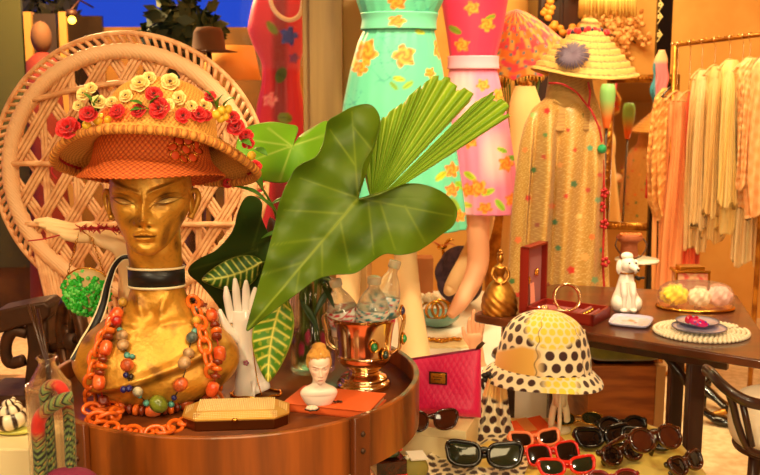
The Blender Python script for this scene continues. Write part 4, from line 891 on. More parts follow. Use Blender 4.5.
for p0, p1 in ((at(77, 240, AY - .09), at(66, 281, AY - .075)), (at(92, 238, AY - .085), at(107, 283, AY - .075))):
    for i in range(14):
        t = (p1 - p0)/14; link(b, p0 + t*(i + .5), t, np.array([math.cos(i*PI/2), math.sin(i*PI/2), .01]), np.linalg.norm(t)*.62, .0022, .0007)
tube(b, [at(77, 240, AY - .09), at(80, 229, AY - .06), at(92, 238, AY - .085)], .001, 5); build('chain', b, M['gold'], pu)
b = MB(); tube(b, [pc + [Rp*1.01*math.cos(t), 0, Rp*.94*math.sin(t)] for t in np.linspace(.15, PI - .15, 24)], .0022, 6); build('frame', b, M['gold'], pu)
# ------------------------------------------------------------------ porcelain ring hand
hp = on(253, 402, TZ) + np.array([0, .045, 0]); hp[2] = TZ; HYd = hp[1]
ph = thing('porcelain_hand', 'white porcelain hand ring holder with gold line, fingers up, behind the gold clutch', 'hand display', hp)
A = lambda x, y, dy=0: at(x, y, HYd + dy)
b = MB(); pl_ = spline([hp + [0, 0, .001], A(252, 392), A(250, 372), A(247, 350), A(244, 332), A(243, 320), A(242, 310)], 50)
tube(b, pl_, np.interp(np.linspace(0, 1, 50), [0, .06, .22, .48, .68, .86, 1], [.048, .046, .034, .020, .020, .0235, .020]), 22, flat=.62, up=(0, -1, .1))
for f in ([A(232, 322), A(229, 308), A(227, 297), A(226, 288)], [A(239, 316), A(237, 302), A(236, 290), A(235, 280)], [A(246, 316), A(246, 301), A(246, 290), A(246, 282, -.004)], [A(252, 319), A(253, 306), A(254, 297), A(255, 289, -.003)]):
    S_ = spline(f, 18); r0 = .0078; tube(b, S_, np.concatenate([np.linspace(r0*1.1, r0, 12), np.linspace(r0*.96, r0*.5, 6)]), 12); ball(b, S_[-1], r0*.55, 8)
S_ = spline([A(240, 340), A(231, 332, -.008), A(224, 322, -.012), (A(220, 311, -.014))], 18); tube(b, S_, np.concatenate([np.linspace(.011, .008, 12), np.linspace(.0078, .004, 6)]), 12); ball(b, S_[-1], .0045, 8)
build('body', b, M['porcelain'], ph)
b = MB(); tube(b, spline([A(255, 300, -.012), A(254, 318, -.016), A(253, 336, -.017), A(254, 356, -.020), A(257, 378, -.028), A(262, 396, -.033)], 30), .0012, 6); build('gold_line', b, M['gold'], ph)
b = MB(); th = np.arange(60)*2*PI/60; tube(b, [hp + [.050*math.cos(t), .031*math.sin(t), .003 + .0015*math.sin(6*t)] for t in th], .0028, 8, closed=True); build('gold_trim', b, M['gold'], ph)
b = MB(); c = A(246, 363, -.026)
for k in range(5): ball(b, c + [.0035*math.cos(k*1.256), -.0005, .0035*math.sin(k*1.256)], .0026, 6)
build('painted_flower', b, mat('mauve_paint', (150, 80, 100), .4), ph)
# ------------------------------------------------------------------ elongated gold minaudiere
ck = on(237, 421, TZ); ck[2] = TZ; cl_ = thing('clutch_box', 'long octagonal gold evening clutch with crystal lid at the front of the tray', 'clutch', ck, (0, 0, math.radians(5)))
def octa(w, d, c): return [(-w + c, -d), (w - c, -d), (w, -d + c), (w, d - c), (w - c, d), (-w + c, d), (-w, d - c), (-w, -d + c)]
b = MB(); prism(b, octa(.094, .050, .024), .0005, .020); build('body', b, mat('dark_gold_case', (110, 54, 18), .3, metal=.7), cl_, local=True, bevel=.002)
b = MB(); prism(b, octa(.096, .052, .025), .019, .023); build('rim', b, mat('satin_gold_rim', (216, 160, 70), .38, metal=.6), cl_, local=True, bevel=.001)
b = MB(); 
lo_, hi_ = octa(.094, .050, .024), octa(.076, .035, .018)
b.add([(x, y, .022) for x, y in lo_] + [(x, y, .032) for x, y in hi_], [(i, (i+1) % 8, 8 + (i+1) % 8, 8 + i) for i in range(8)] + [tuple(range(8, 16))]); build('lid', b, mat('satin_gold', (222, 176, 92), .42, metal=.6), cl_, local=True, smooth=False)
b = MB()
for i in range(41):
    for j in range(18): ball(b, (-.068 + i*.0034, -.0305 + j*.0036, .0322), .0016, 6, m=4)
for i in range(48):
    for j in range(4): t = (j + .6)/4.6; ball(b, (-.073 + i*.00311, -.049 + t*.014, .0222 + .0098*t), .0015, 6, m=4)
for sgn in (-1, 1):
    for j in range(8):
        for i in range(4): t = (i + .6)/4.6; ball(b, (sgn*(.0925 - t*.0185), (-.018 + j*.005)*(1 - .3*t), .0225 + .0095*t), .0015, 6, m=4)
o = build('crystal_paving', b, mat('champagne_crystal', (236, 206, 142), .3, metal=.25), cl_, local=True); o['kind'] = 'stuff'
b = MB(); ball(b, (0, -.0535, .021), (.006, .004, .004), 10); build('clasp', b, M['gold'], cl_, local=True)
# ------------------------------------------------------------------ orange book and small bust
bk = on(335, 406, TZ); bk[2] = TZ; ang = math.radians(-17)
book = thing('book', 'orange cloth book lying flat under the small woman bust', 'book', bk, (0, 0, ang))
b = MB(); box(b, (0, 0, .0145), (.172, .112, .003)); box(b, (0, 0, .002), (.172, .112, .003)); box(b, (0, -.0545, .008), (.172, .003, .015)); build('cover', b, M['orange_paper'], book, local=True, smooth=False)
b = MB(); box(b, (0, .001, .0082), (.164, .104, .0095)); build('page_block', b, M['cream_card'], book, local=True, smooth=False)
fz = TZ + .016; fp = on(319, 404, fz); FS = .060
fg = thing('woman_bust_figurine', 'small pale bust of a woman with golden updo on the orange book', 'figurine', fp)
Qf = R3(math.radians(6), 0, math.radians(10)); hb = fp + [.001, -.003, .047]
Pf, mk = head(130, 130, ex=.15, es=1.05, slant=.03); W = (Pf*FS) @ np.array(Qf).T + hb
Cf = np.tile(lin((246, 210, 186)), Pf.shape[:2] + (1,)); Cf = mixc(Cf, lin((206, 90, 80)), mk['mouth']*.7); Cf = mixc(Cf, lin((120, 74, 44)), np.clip(mk['brow']*.6 + mk['line']*.5 + mk['eye']*.5, 0, 1)); Cf = mixc(Cf, lin((240, 160, 140)), .4*gs(np.abs(mk['x']) - .21, .06)*gs(mk['z'] - .36, .06)*mk['front'])
b = MB(); grid(b, W, cu=True, C=Cf, cap0=True, cap1=True)
pr = np.array([(.020, 0), (.024, .001), (.030, .010), (.0345, .019), (.0345, .025), (.030, .031), (.020, .036), (.0128, .041), (.0115, .048), (.0125, .056), (.012, .062)]); pp = spline(np.c_[pr, np.zeros(len(pr))], 50)[:, :2]
th = np.arange(48)*2*PI/48; P = np.zeros((50, 48, 3)); dfac = np.interp(pp[:, 1], [0, .02, .036, .06], [.6, .55, .75, 1]); P[..., 0] = pp[:, :1]*np.cos(th); P[..., 1] = pp[:, :1]*np.sin(th)*dfac[:, None]; P[..., 2] = pp[:, 1:] 
grid(b, P @ np.array(R3(0, 0, math.radians(8))).T + fp, cu=True, C=np.tile(lin((244, 222, 206)), (50, 48, 1)), cap0=True, cap1=True); body = build('body', b, mat('bisque_paint', rough=.4, vcol=True, sss=.05), fg)
b = MB(); hc_ = np.array(Qf @ Vector((0, .10, .70)))*FS + hb
def hairgrid(c, r, t0, seed, squash=(1, 1, 1)):
    n_, m_ = 60, 40; th = np.arange(n_)*2*PI/n_; phh = np.linspace(.02, t0, m_); G = np.zeros((m_, n_, 3)); w = 1 + .06*np.sin(9*th[None] + 3*phh[:, None] + seed) + .04*np.sin(17*th[None] - 5*phh[:, None])
    G[..., 0] = np.sin(phh)[:, None]*np.cos(th)*w; G[..., 1] = np.sin(phh)[:, None]*np.sin(th)*w; G[..., 2] = np.cos(phh)[:, None]*w; return G*r*np.array(squash) + c
Gh = hairgrid(hc_, .0230, 2.2, .4, (.94, 1.06, .95)); fm = np.clip(-(Gh[..., 1] - hc_[1] + .004)/.010, 0, 1); Gh[..., 2] += fm*np.maximum(hc_[2] - .0012 - Gh[..., 2], 0); 
grid(b, Gh[::-1], cu=True, cap1=True); ball(b, hc_ + [.0, .006, .020], (.0140, .0140, .0085), 16)
for sd in (-1, 1): ball(b, hc_ + [sd*.0195, -.002, -.006], (.0050, .010, .012), 10)
for i in range(9): a = -PI/2 + (i/8. - .5)*2.3; ball(b, hc_ + [.0195*math.cos(a), .0235*math.sin(a), .0075 + .002*(i % 2)], .0046, 8)
build('hair', b, mat('golden_hair', (222, 158, 70), .5, wave=(220, .6, 'Z', 3.)), fg)
# shell brooch in front of figurine
bp_ = on(312, 410, TZ + .016); br = thing('shell_brooch', 'small cream flower brooch with dark outline on the front edge of the orange book', 'brooch', bp_)
b = MB(); q = random.Random(2)
for k in range(7): a = k*.9; ball(b, bp_ + [.007*math.cos(a), .005*math.sin(a), .004], (.0048, .004, .0038), 8)
build('petals', b, M['bisque'], br); b = MB(); tube(b, [bp_ + [.0115*math.cos(t)*(1 + .12*math.sin(6*t)), .009*math.sin(t)*(1 + .12*math.sin(6*t)), .0018] for t in np.arange(40)*2*PI/40], .0016, 6, closed=True); build('outline', b, M['tortoise'], br)
bp_ = on(333, 403, TZ + .016); br = thing('twig_brooch', 'dark leaf-shaped brooch beside the figurine on the orange book', 'brooch', bp_); b = MB()
tube(b, spline([bp_ + [-.014, -.004, .002], bp_ + [-.004, 0, .004], bp_ + [.006, -.002, .003], bp_ + [.016, .004, .002]], 16), .0016, 6)
for k in range(6): ball(b, bp_ + [-.010 + k*.005, .003*(-1)**k, .003], (.0036, .0022, .0014), 8)
build('twig', b, M['tortoise'], br)
# ------------------------------------------------------------------ silver cup with bottles
kp = on(365, 386, TZ); kp[2] = TZ; kp = kp + np.array([0, 0, 0.])
kp[1] = 1.875; kp[0] = xat(364, 386, 1.875)
cup = thing('silver_cup', 'jewelled silver champagne cup full of plastic bottles on the tray table', 'ice bucket', kp)
pr = np.array([(.054, 0.001), (.056, .006), (.053, .012), (.047, .016), (.048, .021), (.040, .026), (.030, .031), (.031, .036), (.046, .048), (.053, .058), (.0545, .066), (.0565, .068), (.0545, .071), (.056, .09), (.060, .12), (.067, .142), (.074, .150), (.0755, .152), (.072, .151)])
pp = spline(np.c_[pr, np.zeros(len(pr))], 110)[:, :2]
pin = np.array([(.070, .150), (.062, .140), (.056, .118), (.052, .09), (.050, .07), (.042, .052), (.001, .045)])
b = MB(); lathe(b, np.vstack([pp, pin]), 72, kp, cap1=True); body = build('cup', b, M['silver'], cup)
def strap(a, z0, z1, w):
    b = MB(); pts = [kp + np.array([math.cos(a)*r, math.sin(a)*r, z]) for r, z in spline([(.058, z0, 0), (.075, z0 + .012, 0), (.079, (z0 + z1)/2, 0), (.085, z1 - .01, 0), (.078, z1, 0)], 20)[:, :2]]
    tube(b, pts, w, 10, flat=.3, up=(-math.sin(a)*0 + math.cos(a), math.sin(a), 0)); return build('handle', b, M['silver'], cup)
s1 = strap(math.radians(-18), .075, .158, .012); s2 = strap(math.radians(170), .075, .150, .010)
for k, (x, y, c) in enumerate(((375, 343, (20, 120, 60)), (391, 362, (30, 60, 50)), (404, 336, (30, 150, 80)), (390, 301, (40, 40, 90)))):
    a = [math.radians(-70), math.radians(-45), math.radians(-20), math.radians(-20)][k]; z = [.098, .078, .108, .165][k]; r = [.064, .062, .086, .082][k]
    p = kp + np.array([math.cos(a)*r, math.sin(a)*r, z]); b = MB(); ball(b, p, (.0065, .0065, .0085), 14); g = build('gem', b, mat('green_gem' if k != 3 else 'blue_gem', c, .05, coat=1., spec=.8), cup)
    b = MB(); v = Vector((math.cos(a), math.sin(a), 0)); Qm = np.array(v.to_track_quat('Z', 'Y').to_matrix()); tube(b, [np.array([.0085*math.cos(t), .0105*math.sin(t), -.001]) @ Qm.T + p for t in np.arange(20)*2*PI/20], .0022, 6, closed=True); build('gem_setting', b, M['gold'], g)
def bottle(base, tip, r, ln, label, lab_col, crumple=0., seed=1):
    base = np.asarray(base, float); ax = np.asarray(tip, float) - base; ax /= np.linalg.norm(ax); Qm = np.array(Vector(ax).to_track_quat('Z', 'Y').to_matrix())
    o = thing('plastic_bottle', label, 'bottle', base, group=None)
    pr = np.array([(.7, 0), (.97, .02), (1, .06), (.95, .12), (1, .16), (1, .48), (.96, .52), (1, .56), (.97, .66), (.72, .78), (.38, .87), (.34, .90), (.34, .94)])*[r, ln]
    pp = spline(np.c_[pr, np.zeros(len(pr))], 70)[:, :2]; th = np.arange(40)*2*PI/40; q = random.Random(seed)
    P = np.zeros((70, 40, 3)); k = 1 + crumple*(np.sin(3*th[None] + pp[:, 1:]*150) + .6*np.sin(7*th[None] - pp[:, 1:]*260 + seed))*np.clip(1 - pp[:, 1:]/(ln*.85), 0, 1)
    P[..., 0] = pp[:, :1]*np.cos(th)*k; P[..., 1] = pp[:, :1]*np.sin(th)*k; P[..., 2] = pp[:, 1:]
    b = MB(); grid(b, P @ Qm.T + base, cu=True, cap0=True, cap1=True); bo = build('body', b, M['plastic_clear'], o)
    sel = np.arange(26, 46); L_ = P[sel].copy(); L_[..., :2] *= 1.02; A_, Z_ = np.meshgrid(th, L_[:, 0, 2]); s = Z_/ln
    C = np.tile(lin((240, 232, 214)), L_.shape[:2] + (1,)); w = np.sin(A_*9 + 3*np.sin(s*40 + seed)) + np.sin(s*90 + A_*4); C = mixc(C, lin(lab_col), np.clip(w*2 - .5, 0, 1)); C = mixc(C, lin((214, 60, 60)), np.clip(np.sin(A_*5 + 1)*np.sin(s*60 + 2)*4 - 2.6, 0, 1)); C = mixc(C, lin((30, 120, 130)), gs(s - .46, .02) + gs(s - .2, .02))
    b = MB(); grid(b, L_ @ Qm.T + base, cu=True, C=C); build('label', b, M['vc_gloss'], o)
    b = MB(); th2 = np.arange(32); lathe(b, [(r*.40, ln*.93), (r*.42, ln*.935), (r*.42, ln*1.0), (r*.38, ln*1.01)], 32, base, Qm); build('cap', b, mat('clear_cap', (238, 226, 196), .2, trans=.5), o); return o
k0 = kp
bottle(k0 + [.012, -.010, .060], k0 + [.020, -.022, .2], .033, .172, 'clear plastic bottle with teal label, front in the silver cup', (40, 150, 150), .01, 1)
bottle(k0 + [.012, .020, .060], k0 + [.050, .034, .2], .030, .200, 'tilted plastic bottle leaning right at the back of the silver cup', (40, 150, 170), .03, 2)
bottle(k0 + [-.022, .006, .062], k0 + [-.048, -.006, .18], .031, .165, 'crumpled plastic bottle leaning left in the silver cup', (210, 70, 80), .06, 3)
# ------------------------------------------------------------------ glass vase and the leaves in it
vp = on(313, 374, TZ); vp[2] = TZ; vp[1] = 1.985; vp[0] = xat(313, 370, 1.985); VR = .047; VH = .20
va = thing('glass_vase', 'clear glass cylinder vase of cut tropical leaves behind the small bust', 'vase', vp)
b = MB(); tv = np.arange(144)*2*PI/144; Pv = np.zeros((6, 144, 3))
for j, (r, z, k) in enumerate(((VR - .002, .0005, 0), (VR, .004, 1), (VR, VH, 1), (VR - .003, VH, 0), (VR - .0035, .012, 0), (.001, .010, 0))): rr = r*(1 + k*.03*np.abs(np.sin(tv*9))); Pv[j, :, 0] = vp[0] + rr*np.cos(tv); Pv[j, :, 1] = vp[1] + rr*np.sin(tv); Pv[j, :, 2] = vp[2] + z
grid(b, Pv, cu=True, cap0=True, cap1=True); build('vase', b, M['glass'], va)
b = MB(); lathe(b, [(.001, .0105), (VR - .0032, .0125), (VR - .0032, .09), (.001, .09)], 40, vp); build('water', b, mat('water', (250, 248, 230), .0, trans=1., ior=1.33), va)
q = random.Random(9)
VS = np.array([vp[0], vp[1], TZ + VH])     # mouth of the vase
def leaf_mesh(outline, joint, Yf, nr=30, no=220, tips=None, wob=0.006, cols=((92, 118, 16), (58, 84, 12), (150, 160, 60)), vein=None, cup=.0):
    S = spline([(x, y, 0) for x, y in outline], no, closed=True); b = MB(); J = np.array(joint, float)
    T = ((np.arange(nr)/(nr - 1.))**.85)[:, None] + np.zeros((1, no)); X = J[0] + (S[None, :, 0] - J[0])*T; Yp = J[1] + (S[None, :, 1] - J[1])*T
    v = (Yp - 237.5)/FPX; D = np.stack([(X - 380)/FPX, CP - v*SP, -SP - v*CP], -1); G = O + D*(Yf(X, Yp, T)/D[..., 1])[..., None]
    C = np.tile(lin(cols[0]), (nr, no, 1)); n = np.sin(X*.11 + 2*np.sin(Yp*.05)) + np.sin(Yp*.13 + X*.04); C = mixc(C, lin(cols[1]), np.clip(n*.5, 0, 1)*.8)
    if vein is not None:
        C = mixc(C, lin(cols[2]), vein(X, Yp))
    grid(b, G, cu=True, C=C); return b
def seg_d(X, Y, a, c):
    a, c = np.array(a, float), np.array(c, float); d = c - a; L2 = d @ d; t = np.clip(((X - a[0])*d[0] + (Y - a[1])*d[1])/L2, 0, 1); return np.hypot(X - a[0] - t*d[0], Y - a[1] - t*d[1]), t
# the big heart-shaped leaf
OUT = [(358, 198), (361, 180), (363, 165), (371, 150), (378, 135), (380, 119), (375, 108), (366, 104), (352, 107), (337, 115), (328, 121), (325, 134), (322, 146), (315, 157), (303, 163), (295, 169), (290, 178), (284, 190), (278, 208), (275, 224), (270, 243), (262, 272), (254, 300), (249, 318), (247, 331), (262, 320), (278, 308), (298, 293), (316, 280), (334, 275), (355, 273), (370, 263), (385, 254), (400, 255), (416, 252), (428, 245), (441, 235), (452, 227), (457, 217), (456, 207), (448, 196), (437, 189), (421, 184), (405, 184), (390, 190), (378, 195), (366, 198)]
VE = [((358, 199), (248, 329)), ((358, 198), (300, 178)), ((358, 198), (352, 112)), ((355, 165), (330, 130)), ((358, 198), (452, 216)), ((345, 214), (284, 210)), ((325, 238), (272, 245)), ((305, 262), (262, 275)), ((340, 220), (350, 270)), ((322, 241), (322, 276)), ((300, 268), (296, 292)), ((380, 202), (395, 250)), ((405, 206), (425, 243)), ((372, 150), (352, 125)), ((368, 200), (374, 255))]
def vein1(X, Y):
    v = np.zeros_like(X)
    for k, (a, c) in enumerate(VE): d, t = seg_d(X, Y, a, c); v = np.maximum(v, gs(d, (1.5 if k == 0 else 1.1)*(1.2 - .6*t))*(.8 if k == 0 else .45))
    return v
YL = 1.74
def Y1(x, y, t):
    d0, _ = seg_d(x, y, (358, 198), (248, 329)); base = YL - .10*np.clip((y - 198)/130, 0, 1) + .05*np.clip((198 - y)/90, 0, 1)**1.2
    w = .016*np.sin(x*.075 + y*.05)*t + .010*np.sin(x*.05 - y*.11)*t
    v = 0
    for k, (a, c) in enumerate(VE): d, tt_ = seg_d(x, y, a, c); v += gs(d, 6.5)*(.006 if k == 0 else .0042)
    return (base + .0006*d0 + w + .55*v + .035*np.clip((x - 400)/55, 0, 1)**2 - (.018*t**4))
def leafthing(name, label, b, base, m, stem=None, stem_r=.004, stem_m=None):
    o = thing(name, label, 'leaf', base); bl = build('blade', b, m, o, solid=.0012)
    if stem is not None:
        bb = MB(); tube(bb, spline(stem, 30), np.linspace(stem_r, stem_r*.75, 30), 10); build('stem', bb, stem_m or M['stem_green'], o)
    return o
inv = lambda dx, dy, z=.03: vp + np.array([dx, dy, z])
leafthing('heart_leaf', 'huge olive green heart-shaped leaf drooping in front of the fan palm', leaf_mesh(OUT, (358, 199), Y1, 100, 520, vein=vein1, cols=((76, 100, 8), (54, 76, 6), (122, 138, 36))), inv(.01, -.01), M['vc_leaf'], [inv(.01, -.01), VS + [.012, -.015, 0], at(345, 235, 1.86), at(356, 204, 1.775), at(358, 199, float(Y1(np.array(358.), np.array(199.), 0)) + .004)], .0048)
# fan palm: pleated blades from one point
fp0 = at(372, 205, 1.84); o = thing('fan_palm_leaf', 'pleated bright green fan palm leaf spreading right above the heart leaf', 'leaf', inv(.02, .0))
tipsL = [(363, 168), (368, 150), (376, 130), (384, 116), (392, 110), (401, 102), (410, 95), (418, 88), (426, 80), (434, 76), (443, 76), (452, 79), (461, 85), (468, 90), (474, 94), (478, 99), (486, 96), (492, 92), (497, 93), (501, 98), (507, 103), (511, 110), (512, 115)]
tips = spline([(x, y, 0) for x, y in tipsL], 121); nr = 40; G = np.zeros((nr, 121, 3)); Cc = np.zeros((nr, 121, 3)); q = random.Random(6)
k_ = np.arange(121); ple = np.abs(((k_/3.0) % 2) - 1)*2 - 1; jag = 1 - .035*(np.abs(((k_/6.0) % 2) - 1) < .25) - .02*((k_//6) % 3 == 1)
J = np.array([372, 205.])
for j in range(nr):
    t = j/(nr - 1.)
    for i in range(121):
        x, y = J + (tips[i, :2] - J)*t*jag[i]; split = 0
        if 78 <= i <= 81: split = .02*t*t
        G[j, i] = at(x, y, 1.84 + .06*t*math.sin(i/121.*3) + .0075*ple[i]*min(1, t*1.5) - .05*t*(i/121.))
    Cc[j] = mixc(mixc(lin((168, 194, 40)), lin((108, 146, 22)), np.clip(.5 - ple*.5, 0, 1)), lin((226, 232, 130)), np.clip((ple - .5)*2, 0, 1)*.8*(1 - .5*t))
def pal(i0, i1): b_ = MB(); grid(b_, G[:, i0:i1], C=Cc[:, i0:i1]); return b_
# the blade is split once between the two sheaves
bb = MB(); grid(bb, G[:, :79], C=Cc[:, :79]); G2 = G[:, 82:].copy(); grid(bb, G2, C=Cc[:, 82:]); build('blade', bb, M['vc_leaf'], o, solid=.001)
bb = MB(); tube(bb, spline([inv(.02, .0), VS + [.025, -.005, .01], at(355, 250, 1.90), at(368, 215, 1.85), fp0], 30), .0048, 10); build('stem', bb, M['stem_green'], o)
# pale leaf behind left
OUT2 = [(292, 146), (300, 136), (312, 128), (326, 121), (332, 128), (331, 150), (326, 170), (312, 176), (296, 180), (280, 183), (262, 180), (244, 172), (238, 160), (236, 148), (240, 134), (250, 126), (270, 122), (286, 124), (298, 128)]
V2 = [((292, 146), (240, 165)), ((292, 146), (328, 134)), ((292, 146), (250, 140)), ((292, 146), (280, 180)), ((292, 146), (268, 128))]
leafthing('broad_leaf', 'light green broad leaf behind the heart leaf, right of the flowered hat', leaf_mesh(OUT2, (292, 148), lambda x, y, t: 2.10 + .02*np.sin(x*.08) + .03*t*t - .0005*(x - 290) - .0011*(y - 150), 24, 160, vein=lambda X, Y: np.max([gs(seg_d(X, Y, a, c)[0], .9) for a, c in V2], 0)*.6, cols=((110, 168, 30), (84, 146, 26), (180, 206, 96))), inv(-.01, .02), M['vc_leaf'], [inv(-.01, .02), VS + [-.012, .02, .03], at(304, 230, 2.05), at(297, 180, 2.07), at(292, 149, 2.10)], .0042)
# dark leaves behind left
OUT3 = [(262, 218), (262, 203), (254, 196), (245, 198), (238, 212), (232, 232), (216, 250), (200, 258), (190, 266), (189, 274), (200, 284), (212, 298), (222, 312), (232, 324), (246, 318), (258, 300), (268, 280), (272, 258), (270, 238)]
leafthing('dark_leaf', 'large dark green leaf behind the porcelain hand, left of the vase', leaf_mesh(OUT3, (258, 250), lambda x, y, t: 1.90 + .0009*(258 - x) - .0006*(y - 250) + .012*np.sin(y*.07), 20, 140, vein=lambda X, Y: np.maximum(gs(seg_d(X, Y, (262, 215), (232, 322))[0], 1.), gs(seg_d(X, Y, (258, 250), (190, 270))[0], .9))*.4, cols=((40, 66, 16), (28, 50, 12), (90, 110, 40))), inv(-.02, .01), M['vc_leaf'], [inv(-.02, .01), VS + [-.025, .01, .02], at(280, 265, 1.93), at(258, 250, 1.905)], .004)
def croton(name, label, base_px, tip_px, wd, Y, cols, stem, bend=0., seed=1):
    a, c = np.array(base_px, float), np.array(tip_px, float); d = c - a; L = np.linalg.norm(d); d /= L; s = np.array([-d[1], d[0]]); n, m = 90, 41; G = np.zeros((n, m, 3)); C = np.zeros((n, m, 3))
    for j in range(n):
        t = j/(n - 1.); w = wd*(math.sin(PI*t**.85)**.75)*(1 - .12*t) + .3
        for i in range(m):
            u = (i/(m - 1.) - .5)*2; p = a + d*L*t + s*(w*u + bend*math.sin(PI*t)); G[j, i] = at(p[0], p[1], Y + .016*abs(u)*0 + .012*u*u - .03*t*t + .004*math.sin(t*20)*abs(u))
            side = gs(((t - abs(u)*.10)*9.5) % 1 - .5, .12)*(abs(u) < .9); mid = gs(u*w, 1.0); edge = gs(abs(u) - 1, .05)
            v = max(side*.9, mid, edge*.5); C[j, i] = lin(cols[0])*(1 - v) + lin(cols[1])*v
            if math.sin(t*31 + u*5 + seed)*math.sin(t*17 - u*9) > .55: C[j, i] = .5*C[j, i] + .5*lin(cols[2])
    b = MB(); grid(b, G, C=C); return leafthing(name, label, b, inv(-.02, -.02), M['vc_leaf'], stem, .003)
croton('croton_leaf', 'dark croton leaf with pale yellow veins lying left above the porcelain hand', (262, 262), (202, 280), 17, 1.87, ((44, 84, 20), (206, 206, 96), (60, 100, 24)), [inv(-.02, -.02), VS + [-.02, -.02, 0], at(276, 266, 1.90), at(262, 262, 1.87)], bend=-4)
croton('croton_leaf', 'hanging green croton leaf with yellow veins beside the porcelain hand', (283, 297), (268, 382), 21, 1.74, ((74, 128, 24), (236, 220, 96), (180, 180, 50)), [inv(-.02, -.02), VS + [-.02, -.028, 0], at(288, 285, 1.82), at(283, 297, 1.74)], bend=4, seed=3)
# small sprig of narrow leaves right of the hat and filler stems
o = thing('leafy_sprig', 'thin sprig of narrow green leaves between flowered hat and heart leaf', 'sprig', inv(0, .03)); b = MB()
tube(b, spline([inv(0, .03), VS + [-.01, .03, .02], at(285, 240, 1.96), at(272, 205, 1.9), at(255, 178, 1.86)], 30), .0025, 8); build('stem', b, M['stem_green'], o)
for x, y, dx, dz, ln in ((282, 222, .5, .4, .05), (278, 215, -.5, .5, .06), (270, 206, .8, .3, .05), (266, 200, -.6, .3, .07), (262, 190, -.3, .9, .05), (258, 183, -.8, .5, .05), (285, 232, -.8, -.2, .05), (284, 230, .8, -.1, .05)): small_leaf(at(x, y, 1.89), (dx, -.25, dz), ln, .007, o, M['green'])
o = thing('reddish_leaf', 'dark reddish leaf tucked between dark leaf and heart leaf', 'leaf', inv(0, .02)); b = MB(); tube(b, [inv(0, .02), VS + [-.01, .02, .01], at(278, 250, 1.93)], .003, 8); build('stem', b, M['dark_green'], o)
small_leaf(at(279, 252, 1.93), (-.25, .05, 1), .075, .022, o, mat('reddish_leaf', (84, 44, 24), .45), name='blade')
for k, (dx, dy, tx, ty, Y) in enumerate(((.02, .012, 330, 300, 1.92), (-.015, .018, 306, 270, 1.96), (.006, .024, 318, 268, 1.98), (.022, -.012, 335, 284, 1.9), (-.024, 0, 300, 300, 1.95))):
    o = thing('leaf_spray', 'green stalk with narrow leaf standing in the glass vase', 'stem', inv(dx, dy, .02), group='cut stems in the glass vase'); b = MB(); tp = at(tx, ty, Y); tube(b, spline([inv(dx, dy, .02), vp + [dx, dy, .12], vp + [dx*.9, dy*.9, VH], tp], 20), .003, 8); build('stem', b, M['stem_green'], o)
    small_leaf(tp, (.4*(-1)**k, -.3, -.6), .08, .009, o, M['dark_green'])
o = thing('grass_leaf', 'long dark narrow leaf arching over the left rim of the silver cup', 'leaf', inv(.03, -.02, .1)); b = MB(); tube(b, [inv(.03, -.02, .1), VS + [.03, -.025, .0], at(322, 285, 1.86)], .002, 6); build('stem', b, M['dark_green'], o); small_leaf(at(322, 285, 1.86), (.45, -.4, -.75), .055, .006, o, M['dark_green'])
# pink buds seen through the vase
for k, (dx, dz) in enumerate(((-.02, .05), (-.008, .075), (.008, .045), (.022, .07))):
    c = vp + np.array([dx, -.018, dz]); b = MB(); ball(b, c, (.006, .006, .017), 10); o = single('pink_bud', b, mat('pink_bud', (230, 70, 130), .5) if 'pink_bud' not in bpy.data.materials else bpy.data.materials['pink_bud'], 'pink flower bud pressed inside the glass vase', 'flower', group='pink buds in the vase')
# ------------------------------------------------------------------ dining table
DZ = .735; KT = (EYE - DZ)/.63
A_, F_, B_, D_ = np.array([.256, 2.604])*KT, np.array([.93, 2.12])*KT, np.array([1.10, 2.87])*KT, np.array([.56, 3.02])*KT
tb = thing('dining_table', 'dark polished wood table with slanted legs carrying the dishes and jewelry', 'table', (.7, 2.6, 0))
def rounded(poly, r, n=6):
    out = []; P = [np.array(p) for p in poly]
    for i in range(len(P)):
        a, p, c = P[i - 1], P[i], P[(i + 1) % len(P)]; u = (a - p)/np.linalg.norm(a - p); v = (c - p)/np.linalg.norm(c - p)
        for k in range(n + 1): t = k/n; out.append(tuple((p + u*r)*(1 - t)**2 + p*2*t*(1 - t) + (p + v*r)*t*t))
    return out
b = MB(); prism(b, rounded([A_, F_, B_, D_], .03), DZ - .024, DZ); build('table_top', b, M['table_wood'], tb, bevel=.004)
dv = (F_ - A_)/np.linalg.norm(F_ - A_); pv = np.array([-dv[1], dv[0]])
def tp(s, t): q_ = A_ + dv*s + pv*t; return np.array([q_[0], q_[1], DZ])
b = MB(); a0, a1 = tp(.10, .08), tp(.70, .08); extrude(b, [a0 - [0, 0, .024], a1 - [0, 0, .024], a1 - [0, 0, .064], a0 - [0, 0, .064]], (pv[0]*.02, pv[1]*.02, 0)); build('apron', b, M['dark_wood'], tb, bevel=.002)
LT = [on(689, 345, DZ - .03), on(676, 342, DZ - .03), tp(.08, .10), tp(.12, .36)]
def legp(px, py, Y, z): p_ = at(px, py, Y); return p_
Y1_ = 2.42; x1 = xat(697, 350, Y1_); b = MB(); box2(b, (x1 - .021, Y1_ - .02, 0), (x1 + .021, Y1_ + .02, DZ - .024)); build('leg', b, M['dark_wood'], tb, bevel=.004)
Y2_ = 2.62; x2 = xat(677, 350, Y2_); b = MB(); box2(b, (x2 - .019, Y2_ - .02, 0), (x2 + .019, Y2_ + .02, DZ - .024)); build('leg', b, M['dark_wood'], tb, bevel=.004)
for s, t in ((.07, .10), (.1, .36)): c = tp(s, t); b = MB(); box2(b, (c[0] - .02, c[1] - .02, 0), (c[0] + .02, c[1] + .02, DZ - .024)); build('leg', b, M['dark_wood'], tb, bevel=.004)
